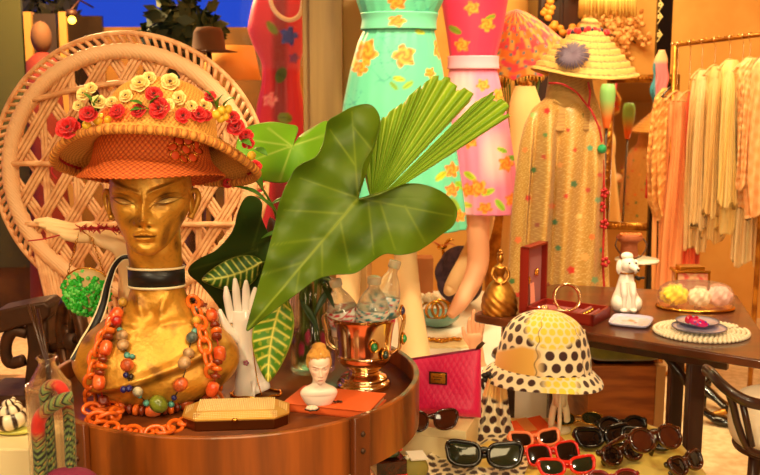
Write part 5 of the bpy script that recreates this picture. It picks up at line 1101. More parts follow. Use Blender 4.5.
b = MB(); a = at(643, 344, 2.6); a[2] = DZ - .026; c = at(690, 386, Y1_ + .03); tube(b, [a, c], .017, 4, flat=.8); build('brace', b, M['dark_wood'], tb)
# ---- lady bell figurine
p = on(500, 315, DZ); p[2] = DZ; p += [0, .02, 0]
lb = thing('bell_figurine', 'brass bell in the shape of a lady in wide skirt on the table corner', 'figurine', p)
pr = np.array([(.047, 0), (.049, .004), (.051, .02), (.049, .045), (.040, .07), (.025, .092), (.012, .105), (.010, .112)]); pp = spline(np.c_[pr, np.zeros(8)], 60)[:, :2]; th = np.arange(72)*2*PI/72; P = np.zeros((60, 72, 3)); k = 1 + .05*np.sin(11*th[None] + 14*pp[:, 1:]*20)*np.clip(1 - pp[:, 1:]/.1, 0, 1); P[..., 0] = pp[:, :1]*np.cos(th)*k; P[..., 1] = pp[:, :1]*np.sin(th)*k; P[..., 2] = pp[:, 1:]
b = MB(); grid(b, P + p, cu=True, cap0=True, cap1=True); build('skirt', b, M['brass'], lb)
b = MB(); lathe(b, [(.010, .108), (.014, .118), (.017, .128), (.018, .135), (.010, .142), (.006, .148), (.006, .152)], 24, p, sy=.75); ball(b, p + [0, 0, .160], (.0105, .012, .0135), 16); ball(b, p + [0, .003, .174], (.010, .010, .006), 12); ball(b, p + [0, .004, .182], (.006, .006, .006), 10)
for sd in (-1, 1): tube(b, spline([p + [sd*.017, 0, .134], p + [sd*.024, -.006, .116], p + [sd*.014, -.024, .100], p + [sd*.002, -.03, .094]], 16), [.005]*8 + [.0036]*8, 8)
tube(b, spline([p + [-.012, -.016, .141], p + [0, -.018, .135], p + [.012, -.016, .141]], 8), .004, 8); build('torso', b, M['brass'], lb)
# ---- red jewelry box, open
jb = on(568, 317, DZ); jb[2] = DZ; ja = math.radians(-33)
jx = thing('jewelry_box', 'open red leather jewelry box with upright lid on the dining table', 'jewelry box', jb, (0, 0, ja))
W_, D__, H_ = .100, .068, .030
b = MB(); box(b, (0, 0, .003), (2*W_, 2*D__, .005)); 
for c, s in (((0, -D__ + .004, H_/2 + .001), (2*W_, .008, H_)), ((0, D__ - .004, H_/2 + .001), (2*W_, .008, H_)), ((-W_ + .004, 0, H_/2 + .001), (.008, 2*D__, H_)), ((W_ - .004, 0, H_/2 + .001), (.008, 2*D__, H_))): box(b, c, s)
bx_ = build('box', b, M['red_leather'], jx, local=True, smooth=False)
b = MB(); box(b, (0, 0, .010), (2*W_ - .017, 2*D__ - .017, .008)); box(b, (.045, 0, .018), (.005, 2*D__ - .017, .016)); box(b, (.07, 0, .016), (.004, 2*D__ - .017, .012)); build('lining', b, M['red_velvet'], bx_, local=True, smooth=False)
b = MB(); lx = -W_ - .006; box(b, (lx - .012, 0, .105), (.006, 2*D__, .19))
for c, s in (((lx, 0, .197), (.022, 2*D__, .006)), ((lx, D__ - .003, .105), (.022, .006, .19)), ((lx, -D__ + .003, .105), (.022, .006, .19)), ((lx, 0, .014), (.022, 2*D__, .006))): box(b, c, s)
ld = build('lid', b, M['red_leather'], jx, local=True, smooth=False)
b = MB(); box(b, (lx - .008, 0, .105), (.004, 2*D__ - .014, .176)); build('lid_lining', b, M['red_velvet'], ld, local=True, smooth=False)
b = MB()
for k, (y_, z_) in enumerate(((-.035, .10), (.02, .115))):
    for i in range(5): ball(b, (lx - .002, y_ + .007*math.cos(i*1.26), z_ + .007*math.sin(i*1.26)), .005, 8)
build('clip', b, M['gold'], ld, local=True)
jl = lambda x, y, z=0: jb + np.array(R3(0, 0, ja) @ Vector((x, y, z)))
b = MB(); c = jl(lx + .002, -.025, .0); P_ = [c + np.array(R3(0, 0, ja) @ Vector(v)) for v in ((0.006, -.018, .034), (.006, .014, .034), (.002, .012, .092), (.002, -.014, .092))]; extrude(b, P_, np.array(R3(0, 0, ja) @ Vector((.0012, 0, 0)))); single('pink_tag', b, mat('pink_card', (240, 150, 130), .6), 'pink paper tag leaning in the lid of the red jewelry box', 'tag', smooth=False)
# standing bangle, watch and brooches inside the box
zb = DZ + .0145
c = jl(-.005, .0, 0); c[2] = zb + .041; b = MB(); v = Vector((.15, -.92, .3)).normalized(); Qm = np.array(v.to_track_quat('Z', 'Y').to_matrix())
G = [np.array([.038*math.cos(t), .038*math.sin(t), 0]) @ Qm.T + c for t in np.arange(60)*2*PI/60]; tube(b, G, .0042, 10, closed=True, flat=2.2, up=v); bg = single('bangle', b, M['silver'], 'silver hoop bangle standing upright in the red jewelry box', 'bracelet')
c = jl(-.01, -.035, 0); c[2] = zb; b = MB(); lathe(b, [(.018, .0), (.020, .004), (.019, .009), (.014, .011), (.0, .011)], 28, c); w = thing('wrist_watch', 'round silver watch lying at the foot of the upright bangle', 'watch', c); build('case', b, M['silver'], w); b = MB(); lathe(b, [(.0005, .0112), (.0135, .0112), (.0130, .0122), (.0005, .013)], 24, c); build('dial', b, mat('watch_dial', (236, 222, 180), .1, coat=1.), w)
c = jl(-.07, -.02, 0); c[2] = zb; b = MB()
for k in range(8): ball(b, c + [.012*math.cos(k*.785), .010*math.sin(k*.785), .006], (.006, .005, .006), 8)
ball(b, c + [0, 0, .008], .007, 10); single('flower_brooch', b, M['silver'], 'silver flower brooch in the left corner of the red jewelry box', 'brooch')
for k, (xx, yy) in enumerate(((.058, -.01), (.088, .005))):
    c = jl(xx, yy, 0); c[2] = zb; b = MB(); tube(b, [c + np.array(R3(0, 0, ja) @ Vector((0, t, .0055 + .002*math.sin(t*300)))) for t in np.linspace(-.05, .05, 24)], .0052 if k == 0 else .004, 8); single('chain_bracelet', b, M['gold'], ('thick gold bracelet in the right slot of the red jewelry box', 'thin gold bracelet in the outer right slot of the red jewelry box')[k], 'bracelet')
# ---- white poodle figurine
p = on(625, 310, DZ); p[2] = DZ; dg = thing('poodle_figurine', 'white china poodle sitting on the table beside the red jewelry box', 'figurine', p)
b = MB(); B = lambda x, y, z, r: ball(b, p + np.array([x, y, z]), r, 18)
lathe(b, spline([(.036, 0, 0), (.042, .012, 0), (.040, .035, 0), (.030, .062, 0), (.024, .085, 0), (.020, .105, 0), (.018, .12, 0)], 40)[:, :2], 32, p, sy=.9)
for sd in (-1, 1): B(sd*.026, -.012, .024, (.019, .03, .024)); B(sd*.014, -.034, .008, (.011, .017, .008)); tube(b, spline([p + [sd*.012, -.020, .085], p + [sd*.013, -.034, .05], p + [sd*.013, -.036, .008]], 14), [.010]*7 + [.007]*7, 10)
B(.002, -.004, .136, (.023, .025, .024)); tube(b, spline([p + [.004, -.016, .136], p + [.012, -.038, .132], p + [.018, -.052, .128]], 10), [.014, .013, .012, .011, .0105, .010, .0095, .009, .0085, .007], 12)
B(-.022, .0, .128, (.009, .012, .022)); B(.026, .004, .128, (.009, .012, .022)); B(0, .002, .160, (.018, .018, .012)); B(.028, .018, .020, (.010, .012, .016))
body = build('body', b, M['porcelain'], dg)
b = MB(); ball(b, p + [.0185, -.0575, .130], .0042, 8); ball(b, p + [.020, -.024, .144], .003, 8); ball(b, p + [.000, -.028, .144], .003, 8); build('nose_and_eyes', b, M['black_gloss'], dg)
b = MB(); tube(b, [p + [.0205*math.cos(t), .0195*math.sin(t), .112] for t in np.arange(24)*2*PI/24], .003, 6, closed=True); build('collar', b, M['brass'], dg)
b = MB(); c = p + np.array([.034, -.006, .095]); ball(b, c, (.008, .006, .006), 8); ball(b, c + [.012, 0, .002], (.007, .006, .004), 8); ball(b, c + [-.006, 0, .004], (.006, .006, .005), 8); build('ribbon_bow', b, M['black'], dg)
# ---- square dish, doilies and plates
def sq_dish(c, w, d, rz, name, label, ringm, cat, pic):
    o = thing(name, label, cat, c, (0, 0, rz)); n = 80; th = np.arange(n)*2*PI/n; e = 5.; sx = np.sign(np.cos(th))*np.abs(np.cos(th))**(2/e); sy = np.sign(np.sin(th))*np.abs(np.sin(th))**(2/e); lev = [(.85, .0005), (.95, .004), (1, .009), (.985, .0105), (.93, .006), (.80, .0035), (.4, .0032), (.01, .0032)]
    P = np.zeros((len(lev), n, 3)); 
    for j, (k, z) in enumerate(lev): P[j, :, 0] = w*k*sx; P[j, :, 1] = d*k*sy; P[j, :, 2] = z
    b = MB(); grid(b, P, cu=True, cap0=True, cap1=True); build('dish', b, ringm, o, local=True); n1, n2 = 40, 40; G = np.zeros((n1, n2, 3)); C = np.zeros((n1, n2, 3))
    X, Y = np.meshgrid(np.linspace(-1, 1, n1), np.linspace(-1, 1, n2)); G[..., 0] = X*w*.86; G[..., 1] = Y*d*.86; G[..., 2] = .0042; C = pic(X, Y); b = MB(); grid(b, G, C=C); build('painted_scene', b, M['vc_gloss'], o, local=True, solid=.0006); return o
def pic1(X, Y):
    C = np.tile(lin((206, 200, 214)), X.shape + (1,)); C = mixc(C, lin((228, 130, 70)), np.clip(1.5 - np.hypot((X + .1)/.45, (Y - .1)/.4)*1.6 + .4*np.sin(X*9 + Y*5), 0, 1)); C = mixc(C, lin((150, 50, 50)), np.clip(1.2 - np.hypot((X - .3)/.2, (Y + .2)/.3)*1.5, 0, 1)); return mixc(C, lin((226, 190, 120)), np.clip(np.sin(X*11)*np.sin(Y*9)*2 - 1.2, 0, 1))
c = on(631, 323, DZ); sq_dish(c, .056, .064, math.radians(-24), 'painted_dish', 'small square lilac trinket dish with orange painted scene near the table edge', M['blue_plate'], 'dish', pic1)
pc = on(701, 333, DZ); pc[2] = DZ
mt = thing('beaded_placemat', 'round pearl-beaded collar mat with a gap on its right side', 'placemat', pc); b = MB(); Rm = .120
for ring in range(6):
    r = Rm*(1 - ring*.105); n = int(2*PI*r/.0125)
    for k in range(n):
        a = k*2*PI/n
        if abs((a + PI) % (2*PI) - PI - .25) < .10: continue
        ball(b, pc + [r*math.cos(a), r*math.sin(a)*.9, .0062], .0064, 8)
o = build('pearl_rows', b, M['pearl'], mt); o['kind'] = 'stuff'
b = MB(); aa = np.linspace(.38, 2*PI + .12, 80); G = np.zeros((2, 80, 3)); 
for j, k in enumerate((.42, .97)): G[j, :, 0] = pc[0] + Rm*k*np.cos(aa); G[j, :, 1] = pc[1] + Rm*k*.9*np.sin(aa); G[j, :, 2] = DZ + .0012
grid(b, G); build('backing', b, M['white'], mt, solid=.001)
pz = DZ + .0135
for k, (x, y, r, lab) in enumerate(((699, 330, .070, 'larger lilac saucer lying flat on the pearl mat, under the smaller one'), (697, 327, .056, 'smaller lilac saucer stacked on top, holding the pink ornament'))):
    c = on(x, y, pz); c[2] = pz + .0008 + k*.0085; o = thing('saucer', lab, 'plate', c); b = MB(); lathe(b, np.array([(.45*r, 0), (.55*r, .001), (.8*r, .004), (r, .0075), (r, .009), (.8*r, .0065), (.5*r, .0035), (.001, .003)]), 56, c); build('plate', b, M['blue_plate'], o)
    b = MB(); tube(b, [c + [r*.99*math.cos(t), r*.99*math.sin(t), .0085] for t in np.arange(56)*2*PI/56], .0013, 6, closed=True); build('gold_rim', b, mat('slate_rim', (90, 90, 110), .3) if k == 0 else bpy.data.materials['slate_rim'], o)
c = on(698, 327, pz + .012); c[2] = pz + .0128; o = thing('fish_ornament', 'glossy pink and purple fish ornament on the stacked saucers', 'ornament', c); b = MB(); ball(b, c + [0, 0, .011], (.026, .010, .011), 20, M=R3(0, .2, -.3)); build('body', b, mat('magenta_glass', (214, 30, 110), .1, coat=1.), o)
b = MB(); ball(b, c + [-.022, .008, .018], (.011, .005, .012), 12, M=R3(0, .5, 0)); ball(b, c + [-.006, .002, .022], (.008, .004, .007), 10); build('tail', b, mat('scarlet_glass', (196, 24, 60), .1, coat=1.), o); b = MB(); 
for k in range(6): ball(b, c + [-.012 + .007*k, -.0095, .012 + .003*(-1)**k], .0028, 6)
build('spots', b, mat('violet_glass', (110, 60, 190), .1, coat=1.), o)
# ---- lucite purse with things inside
c = on(695, 308, DZ); c[2] = DZ; lu = thing('lucite_purse', 'oval clear dome container holding yellow and pink lace behind the pearl mat', 'purse', c, (0, 0, math.radians(-8)))
b = MB(); lathe(b, [(.112, .001), (.114, .004), (.112, .008), (.1, .008)], 64, sy=.62); build('base', b, M['gold'], lu, local=True)
b = MB(); pr = spline([(.108, .008, 0), (.110, .03, 0), (.105, .055, 0), (.088, .072, 0), (.05, .080, 0), (.001, .082, 0)], 40)[:, :2]; lathe(b, pr, 64, sy=.62, cap0=False); build('dome', b, mat('lucite', (255, 248, 236), .08, trans=.9, ior=1.15, alpha=.45), lu, local=True)
def crumple_ball(c_, r, col, seed, name, label):
    n, m = 50, 34; th = np.arange(n)*2*PI/n; ph_ = np.linspace(.03, PI - .03, m); G = np.zeros((m, n, 3)); k = 1 + .10*np.sin(5*th[None] + 4*ph_[:, None] + seed) + .07*np.sin(9*th[None] - 7*ph_[:, None] + 2*seed)
    G[..., 0] = np.sin(ph_)[:, None]*np.cos(th)*k; G[..., 1] = np.sin(ph_)[:, None]*np.sin(th)*k; G[..., 2] = -np.cos(ph_)[:, None]*k; b = MB(); cc_ = c + np.array(R3(0, 0, math.radians(-8)) @ Vector(c_)); cc_[2] = DZ + .010 + r[2]*1.12
    grid(b, G*np.array(r) + cc_, cu=True, cap0=True, cap1=True); return single(name, b, mat(name + '_cloth', col, .7, sheen=.3), label, 'cloth')
crumple_ball((-.062, -.012, 0), (.038, .034, .026), (248, 206, 40), 1, 'yellow_scarf', 'bright yellow rolled scarf at the left inside the clear dome')
crumple_ball((.006, -.02, 0), (.032, .03, .024), (250, 222, 190), 2, 'lace_glove', 'cream lace bundle in the middle of the clear dome')
crumple_ball((.066, -.005, 0), (.034, .032, .026), (246, 190, 180), 3, 'pink_scarf', 'pale pink lace bundle at the right inside the clear dome')
c = on(692, 290, DZ); c[2] = DZ; c += np.array([0, .03, 0]); 
o = thing('gilt_casket', 'small gilt glass casket at the back of the table behind the clear dome', 'box', c); b = MB(); box2(b, c + [-.050, -.03, .0], c + [.050, .03, .055]); build('glass_body', b, mat('casket_panel', (226, 176, 130), .25, var=(60, (214, 90, 80))), o, smooth=False, bevel=.002)
b = MB(); box2(b, c + [-.056, -.036, .055], c + [.056, .036, .064]); box2(b, c + [-.04, -.026, .064], c + [.04, .026, .075])
for sx in (-1, 1): box2(b, c + [sx*.052 - .004, -.034, 0], c + [sx*.052 + .004, -.026, .058])
build('gilt_lid', b, M['gold'], o, smooth=False, bevel=.002)
# ---- bench with green velvet cushion under/behind the table
YN = 3.0; xr = xat(664, 400, YN); xl = xat(588, 400, YN); zt = zat(366, YN)
bn = thing('bench', 'oak-sided bench with olive green velvet seat behind the dining table legs', 'bench', ((xl + xr)/2, YN + .22, 0))
b = MB(); box2(b, (xl, YN, .0), (xr - .03, YN + .025, zt)); build('front_panel', b, M['oak'], bn, smooth=False)
b = MB(); box2(b, (xr - .03, YN - .004, .0), (xr, YN + .03, zt)); build('corner_post', b, M['pale_wood'], bn, smooth=False)
b = MB(); box2(b, (xl, YN + .025, 0), (xl + .025, YN + .44, zt)); box2(b, (xr - .025, YN + .03, 0), (xr, YN + .44, zt)); box2(b, (xl, YN + .42, 0), (xr, YN + .44, zt)); build('side_panel', b, M['oak'], bn, smooth=False)
n, m = 60, 34; e = 4; b = MB(); th = np.arange(n)*2*PI/n; P = np.zeros((m, n, 3)); hx_, hy_, hz_ = (xr - xl)/2 + .005, .225, (zat(341, YN) - zt)/2
for j in range(m):
    ph_ = -PI/2 + PI*j/(m - 1); cz_ = abs(math.cos(ph_))**(2/e); P[j, :, 0] = (xl + xr)/2 + hx_*cz_*np.sign(np.cos(th))*np.abs(np.cos(th))**(2/6); P[j, :, 1] = YN + .218 + hy_*cz_*np.sign(np.sin(th))*np.abs(np.sin(th))**(2/6); P[j, :, 2] = zt + hz_ + hz_*np.sign(math.sin(ph_))*abs(math.sin(ph_))**(2/3.)
grid(b, P, cu=True, cap0=True, cap1=True); build('seat_cushion', b, M['green_velvet'], bn)
# ---- bentwood armchair bottom right
YA = 2.02
bc = thing('bentwood_chair', 'dark bentwood armchair with cream pad cropped at the lower right', 'chair', (xat(757, 440, YA + .15), YA + .2, 0))
A = lambda x, y, dy=0: at(x, y, YA + dy)
b = MB(); tube(b, spline([A(706, 370, .12), A(712, 374, .06), A(722, 385, .02), A(738, 397, -.01), A(757, 404, -.02), A(790, 408, 0), A(830, 405, .1), A(850, 398, .3)], 60), .011, 12, flat=1.3); build('arm_rail', b, M['dark_wood'], bc)
b = MB(); tube(b, spline([A(726, 386, .02), A(733, 405, .02), A(738, 425, .02), A(747, 446, .02), A(760, 454, .02), A(790, 458, .02)], 40), .0085, 10); build('seat_hoop', b, M['dark_wood'], bc)
b = MB(); tube(b, [A(742, 400, .0), A(752, 446, .01)], .0075, 10); build('arm_stay', b, M['dark_wood'], bc)
ctr = A(780, 421, .16); n, m = 60, 30; P = np.zeros((m, n, 3)); th = np.arange(n)*2*PI/n
for j in range(m):
    ph_ = -PI/2 + PI*j/(m - 1); cz_ = abs(math.cos(ph_))**.6; P[j, :, 0] = ctr[0] + .118*cz_*np.cos(th); P[j, :, 1] = ctr[1] + .12*cz_*np.sin(th); P[j, :, 2] = ctr[2] + .075*np.sign(math.sin(ph_))*abs(math.sin(ph_))**.7
b = MB(); grid(b, P, cu=True, cap0=True, cap1=True); build('cushion', b, mat('cream_upholstery', (240, 222, 196), .7, bump=(80, .15)), bc)
for dx, dy in ((-.05, .10), (.10, -.0), (.26, .0), (.26, .30)):
    z1 = ctr[2] - .062 if (dx, dy) != (.26, .30) else ctr[2] - .05
    p0 = np.array([ctr[0] - .03 + dx*.8, ctr[1] - .08 + dy*.6, 0]); b = MB(); tube(b, [p0, [p0[0] + (ctr[0] - p0[0])*.12, p0[1] + (ctr[1] - p0[1])*.12, z1]], [.012, .015], 12); build('leg', b, M['dark_wood'], bc)
b = MB(); tube(b, [ctr + [.095*math.cos(t), .095*math.sin(t), -.062] for t in np.arange(40)*2*PI/40], .011, 8, closed=True); build('seat_ring', b, M['dark_wood'], bc)
# ---- black heeled shoes on the floor behind
def shoe(c, rz, label):
    o = thing('heeled_shoe', label, 'shoe', c, (0, 0, rz)); n = 40; S_ = np.linspace(0, 1, n); G = np.zeros((n, 20, 3)); t2 = np.arange(20)*2*PI/20
    zc = np.interp(S_, [0, .3, .55, 1], [.082, .055, .024, .018]); hw = np.interp(S_, [0, .1, .35, .7, .9, 1], [.020, .026, .024, .036, .026, .004]); hh = np.interp(S_, [0, .1, .4, .7, .95, 1], [.026, .030, .016, .022, .014, .006])
    for i in range(n): G[i, :, 0] = -.11 + .22*S_[i]; G[i, :, 1] = hw[i]*np.cos(t2); G[i, :, 2] = np.maximum(zc[i] + hh[i]*np.sin(t2), zc[i] - hh[i]*.5*(1 - S_[i]) - .016*S_[i])
    G[..., 2] = np.maximum(G[..., 2], .0015); b = MB(); grid(b, G, cu=True, cap0=True, cap1=True); build('upper', b, M['black_gloss'], o, local=True)
    b = MB(); tube(b, [(-.098, 0, .075), (-.094, 0, .03), (-.092, 0, 0.0)], [.017, .009, .006], 10); build('heel', b, M['black_gloss'], o, local=True)
    b = MB(); tube(b, spline([(-.09, -.02, .10), (-.06, -.022, .13), (-.045, 0, .136), (-.06, .022, .13), (-.09, .02, .10)], 20), .0035, 6); build('strap', b, M['black_gloss'], o, local=True)
c = on(712, 424, 0.0); shoe(c, -.5, 'black high-heeled shoe nearest the table leg on the pale floor')
c = on(724, 412, 0.0); shoe(c, -.85, 'black high-heeled shoe on the pale floor, behind the nearer one')
c = on(708, 402, 0.0); c += [0, .1, 0]; shoe(c, -2.3, 'black high-heeled shoe farthest back on the pale floor, toe turned away')
# ------------------------------------------------------------------ yellow seat with the sunglasses
SZ = .50; sx0, sx1, sy0, sy1 = .025, .775, 1.86, 2.50
st = thing('upholstered_ottoman', 'wide seat with glossy yellow satin cushion covered in sunglasses', 'ottoman', ((sx0 + sx1)/2, (sy0 + sy1)/2, 0))
n, m = 120, 30; th = np.arange(n)*2*PI/n; P = np.zeros((m, n, 3)); cx_, cy_, hx_, hy_ = (sx0 + sx1)/2, (sy0 + sy1)/2, (sx1 - sx0)/2, (sy1 - sy0)/2
for j in range(m):
    ph_ = -PI/2 + PI*j/(m - 1); k = abs(math.cos(ph_))**.28; P[j, :, 0] = cx_ + hx_*k*np.sign(np.cos(th))*np.abs(np.cos(th))**.42; P[j, :, 1] = cy_ + hy_*k*np.sign(np.sin(th))*np.abs(np.sin(th))**.42; P[j, :, 2] = SZ - .04 + .04*np.sign(math.sin(ph_))*abs(math.sin(ph_))**.6
b = MB(); grid(b, P, cu=True, cap0=True, cap1=True); build('cushion', b, M['yellow_satin'], st)
b = MB(); prism(b, rounded([(sx0 + .02, sy0 + .02), (sx1 + .004, sy0 + .02), (sx1 + .004, sy1 - .0), (sx0 + .02, sy1 - .0)], .09), SZ - .13, SZ - .07); build('frame', b, M['dark_wood'], st, bevel=.006)
for x in (sx0 + .08, sx1 - .07):
    for y in (sy0 + .08, sy1 - .10): b = MB(); tube(b, [(x, y, 0), (x, y, SZ - .10)], [.014, .022], 14); build('leg', b, M['dark_wood'], st)
# ---- hat stand and polka dot hat
hY = 2.35; hb = np.array([xat(560, 400, hY), hY, SZ]); KH = hY/2.42
hsd = thing('hat_stand', 'cream curved three-prong hat stand under the polka dot hat', 'stand', hb)
b = MB(); lathe(b, [(.030, .001), (.030, .008), (.016, .014)], 36, hb); build('base', b, M['cream_plastic'], hsd)
for k in range(3):
    a = k*2*PI/3 + .35; d = np.array([math.cos(a), math.sin(a), 0]); pts = spline([hb + d*.024 + [0, 0, .010], hb + d*.020 + [0, 0, .05], hb + d*.012 + [0, 0, .09], hb + d*.026 + [0, 0, .14], hb + d*.058 + [0, 0, .20], hb + d*.058 + [0, 0, .265]], 40); b = MB(); tube(b, pts, .0095, 12, flat=.6, up=(-d[1], d[0], 0)); build('prong', b, M['cream_plastic'], hsd)
b = MB(); tube(b, [hb + [0, 0, .07], hb + [0, 0, .12]], .016, 14); build('collar', b, M['cream_plastic'], hsd)
zc = zat(367, hY); HH = zat(311, hY) - zc; hc2 = np.array([xat(543, 362, hY), hY, zc]); ht = thing('polka_dot_hat', 'cream and yellow cloche hat with big brown polka dots on the hat stand', 'hat', hc2, (0, 0, 0))
prC = np.array([(.126, 0, 0), (.124, .02, 0), (.117, .05, 0), (.104, .083, 0), (.082, .108, 0), (.05, .124, 0), (.02, .130, 0), (.0005, .131, 0)])*[KH, HH/.131, 0]; prB = np.array([(.126, 0, 0), (.136, -.008, 0), (.147, -.018, 0), (.156, -.027, 0), (.158, -.030, 0)])*KH
Th = np.array(R3(math.radians(-4), math.radians(3), 0))
def dots(u, v, sp, r):    # hex grid of dots in metres
    rowh = sp*.866; j = np.round(v/rowh); uu = u/sp - .5*(j % 2); d = np.hypot((uu - np.round(uu))*sp, v - j*rowh)
    j2 = np.where(v/rowh > j, j + 1, j - 1); u2 = u/sp - .5*(j2 % 2); d = np.minimum(d, np.hypot((u2 - np.round(u2))*sp, v - j2*rowh)); return np.clip((r - d)/.0012 + .5, 0, 1)
CRM, YEL, BRN, OCH = lin((246, 228, 190)), lin((248, 214, 70)), lin((62, 30, 26)), lin((232, 178, 84))
def hat_part(pr, nv, name, brim, mirror_in=False):
    nt = 420; th = np.arange(nt)*2*PI/nt; pp = spline(pr, nv); P = np.zeros((nv, nt, 3)); P[..., 0] = np.maximum(pp[:, :1], .0004)*np.cos(th); P[..., 1] = np.maximum(pp[:, :1], .0004)*np.sin(th)*.98; P[..., 2] = pp[:, 1:2]
    if brim: P[..., 2] += np.linspace(0, 1, nv)[:, None]*(-.006*np.sin(th)[None]*-1 + .004*np.sin(3*th)[None])
    W = P @ Th.T + hc2; px, py = proj(W); s = np.concatenate([[0], np.cumsum(np.linalg.norm(np.diff(pp, axis=0), axis=1))])
    A = (th[None] - 1.5*PI); A = (A + PI) % (2*PI) - PI; u = A*(.118 if not brim else .142); u = u*np.clip(1.05 - s[:, None]*1.2, .4, 1.05) if not brim else u*1.0; v = s[:, None] + 0*u
    br = dots(u + .006, v + .006, .034 if not brim else .030, .0118 if not brim else .0095); 
    C = np.tile(CRM, px.shape + (1,))
    if not brim:
        yreg = np.clip((24 - np.hypot((px - 553)*.8, (py - 328)*1.0))/4, 0, 1); oreg = np.clip((545 - px)/12, 0, 1)*np.clip((py - 345 - np.abs(522 - px)*.22)/3, 0, 1)
        yl = dots(u, v + .012, .024, .0095); 
        C = mixc(C, YEL, np.clip(yreg*yl, 0, 1)); C = mixc(C, BRN, br*(1 - yreg)*(1 - oreg)); C = mixc(C, OCH, oreg); seam = gs(np.abs(np.abs(A) - 1.05) - .0, .012) + gs(A - .12, .0); C = mixc(C, BRN, np.clip(gs(A + .33 - .03*np.sin(v*160), .012) + gs(A - .78 - .03*np.sin(v*160), .012), 0, 1)*.85)
    else:
        yreg = np.clip((px - 538)/10, 0, 1)*np.clip((582 - px)/8, 0, 1); yl = dots(u, v, .022, .0088); C = mixc(C, YEL, yreg*yl); C = mixc(C, BRN, br*(1 - yreg))
    b = MB(); grid(b, W, cu=True, C=C, cap1=not brim); return build(name, b, M['vc'], ht, solid=.003, soff=-1 if not brim else 0)
hat_part(prC, 150, 'crown', False); hat_part(prB, 50, 'brim', True)
b = MB(); c = at(487, 377, hY - .05)
for k in range(5): ball(b, c + [.008*math.cos(k*1.26), -.004, .010*math.sin(k*1.26)], (.009, .006, .007), 8)
tube(b, spline([c, c + [-.012, -.005, -.012], c + [-.008, -.006, -.03]], 10), .004, 6); build('tie_bow', b, M['black'], ht)
# ---- polka dot scarf hanging from the hat and spreading on the seat
rows = [((488, 378, None, 2.29), (506, 380, None, 2.29)), ((483, 394, None, 2.28), (508, 396, None, 2.28)), ((478, 412, None, 2.28), (510, 414, None, 2.28)), ((470, 430, None, 2.275), (514, 430, None, 2.29)), ((460, 440, SZ + .012, None), (522, 442, SZ + .010, None)), ((446, 448, SZ + .010, None), (527, 452, SZ + .008, None)), ((432, 458, SZ + .008, None), (528, 464, SZ + .008, None)), ((418, 472, SZ + .006, None), (522, 480, SZ + .006, None)), ((414, 486, SZ + .006, None), (512, 494, SZ + .005, None))]
def rp3(t): return at(t[0], t[1], t[3]) if t[3] else on(t[0], t[1], t[2])
Lf = spline([rp3(r[0]) for r in rows], 130); Rt = spline([rp3(r[1]) for r in rows], 130); nu = 110; G = np.zeros((130, nu, 3)); u = np.linspace(0, 1, nu)
for j in range(130):
    t = j/129.; G[j] = Lf[j][None]*(1 - u[:, None]) + Rt[j][None]*u[:, None]; fold = np.sin(u*PI*3.2 + t*2.5)*.5 + .4*np.sin(u*PI*7 - t*5); g = np.sin(PI*np.clip(u, 0, 1))**.3
    if t < .45: G[j, :, 1] += -.014*fold
    G[j, :, 2] += (.010*(fold + .9))*np.clip((t - .38)/.12, 0, 1)
    G[j, :, 2] = np.maximum(G[j, :, 2], SZ + .004)
L = np.concatenate([[0], np.cumsum(np.linalg.norm(np.diff(G[:, nu//2], axis=0), axis=1))]); wd = np.linalg.norm(Rt - Lf, axis=1)
U = (u[None] - .5)*wd[:, None]*1.15; V = L[:, None] + 0*U; px, py = proj(G)
dt = dots(U, V, .031, .0108); plain_ = np.clip(((np.sin(U*30 + 1.2) + np.sin(V*20 + 2.2)) - .7)*5, 0, 1); plain_ = np.clip(plain_ + np.clip((400 - py)/6, 0, 1), 0, 1); C = mixc(CRM, mixc(YEL, OCH, np.clip((425 - py)/20, 0, 1)), plain_*.85); C = mixc(C, BRN, dt*(1 - plain_))
b = MB(); grid(b, G, C=C); single('polka_dot_scarf', b, M['vc_satin'], 'yellow and cream scarf with brown dots draped from the hat onto the seat', 'scarf', solid=.0012, soff=1)
# ---- box with the pink purse
bz = .585; q0 = on(398, 424, bz); q1 = on(452, 430, bz); q2 = on(480, 408, bz)
fr = (q1 - q0)/np.linalg.norm(q1 - q0); bkv = np.array([-fr[1], fr[0], 0]); wb, db = .135, .15; bo = q0 + fr*-.02
poly = [bo, bo + fr*(wb + .05), bo + fr*(wb + .05) + bkv*db, bo + bkv*db]
bxo = thing('display_box', 'cream cardboard box under the magenta pouch on the yellow seat', 'box', ((poly[0] + poly[2])/2*[1, 1, 0] + [0, 0, SZ]))
b = MB(); prism(b, [tuple(p[:2]) for p in poly], SZ + .0005, bz); build('body', b, M['cream_card'], bxo, smooth=False, bevel=.0015)
b = MB(); prism(b, [tuple((p + (p - (poly[0] + poly[2])/2)*.02)[:2]) for p in poly], bz - .022, bz + .001); build('lid', b, M['cream_card'], bxo, smooth=False, bevel=.0015)
bz += .001
pc = (poly[0] + poly[2])/2 + bkv*.012; pc[2] = bz; pc = pc + fr*.002
pa = math.atan2(fr[1], fr[0]) + math.radians(4); pu = thing('pink_pouch', 'magenta quilted satin pouch with gold plate standing on the cream box', 'purse', pc, (math.radians(-7), 0, pa))
nu, nv = 150, 110; b = MB()
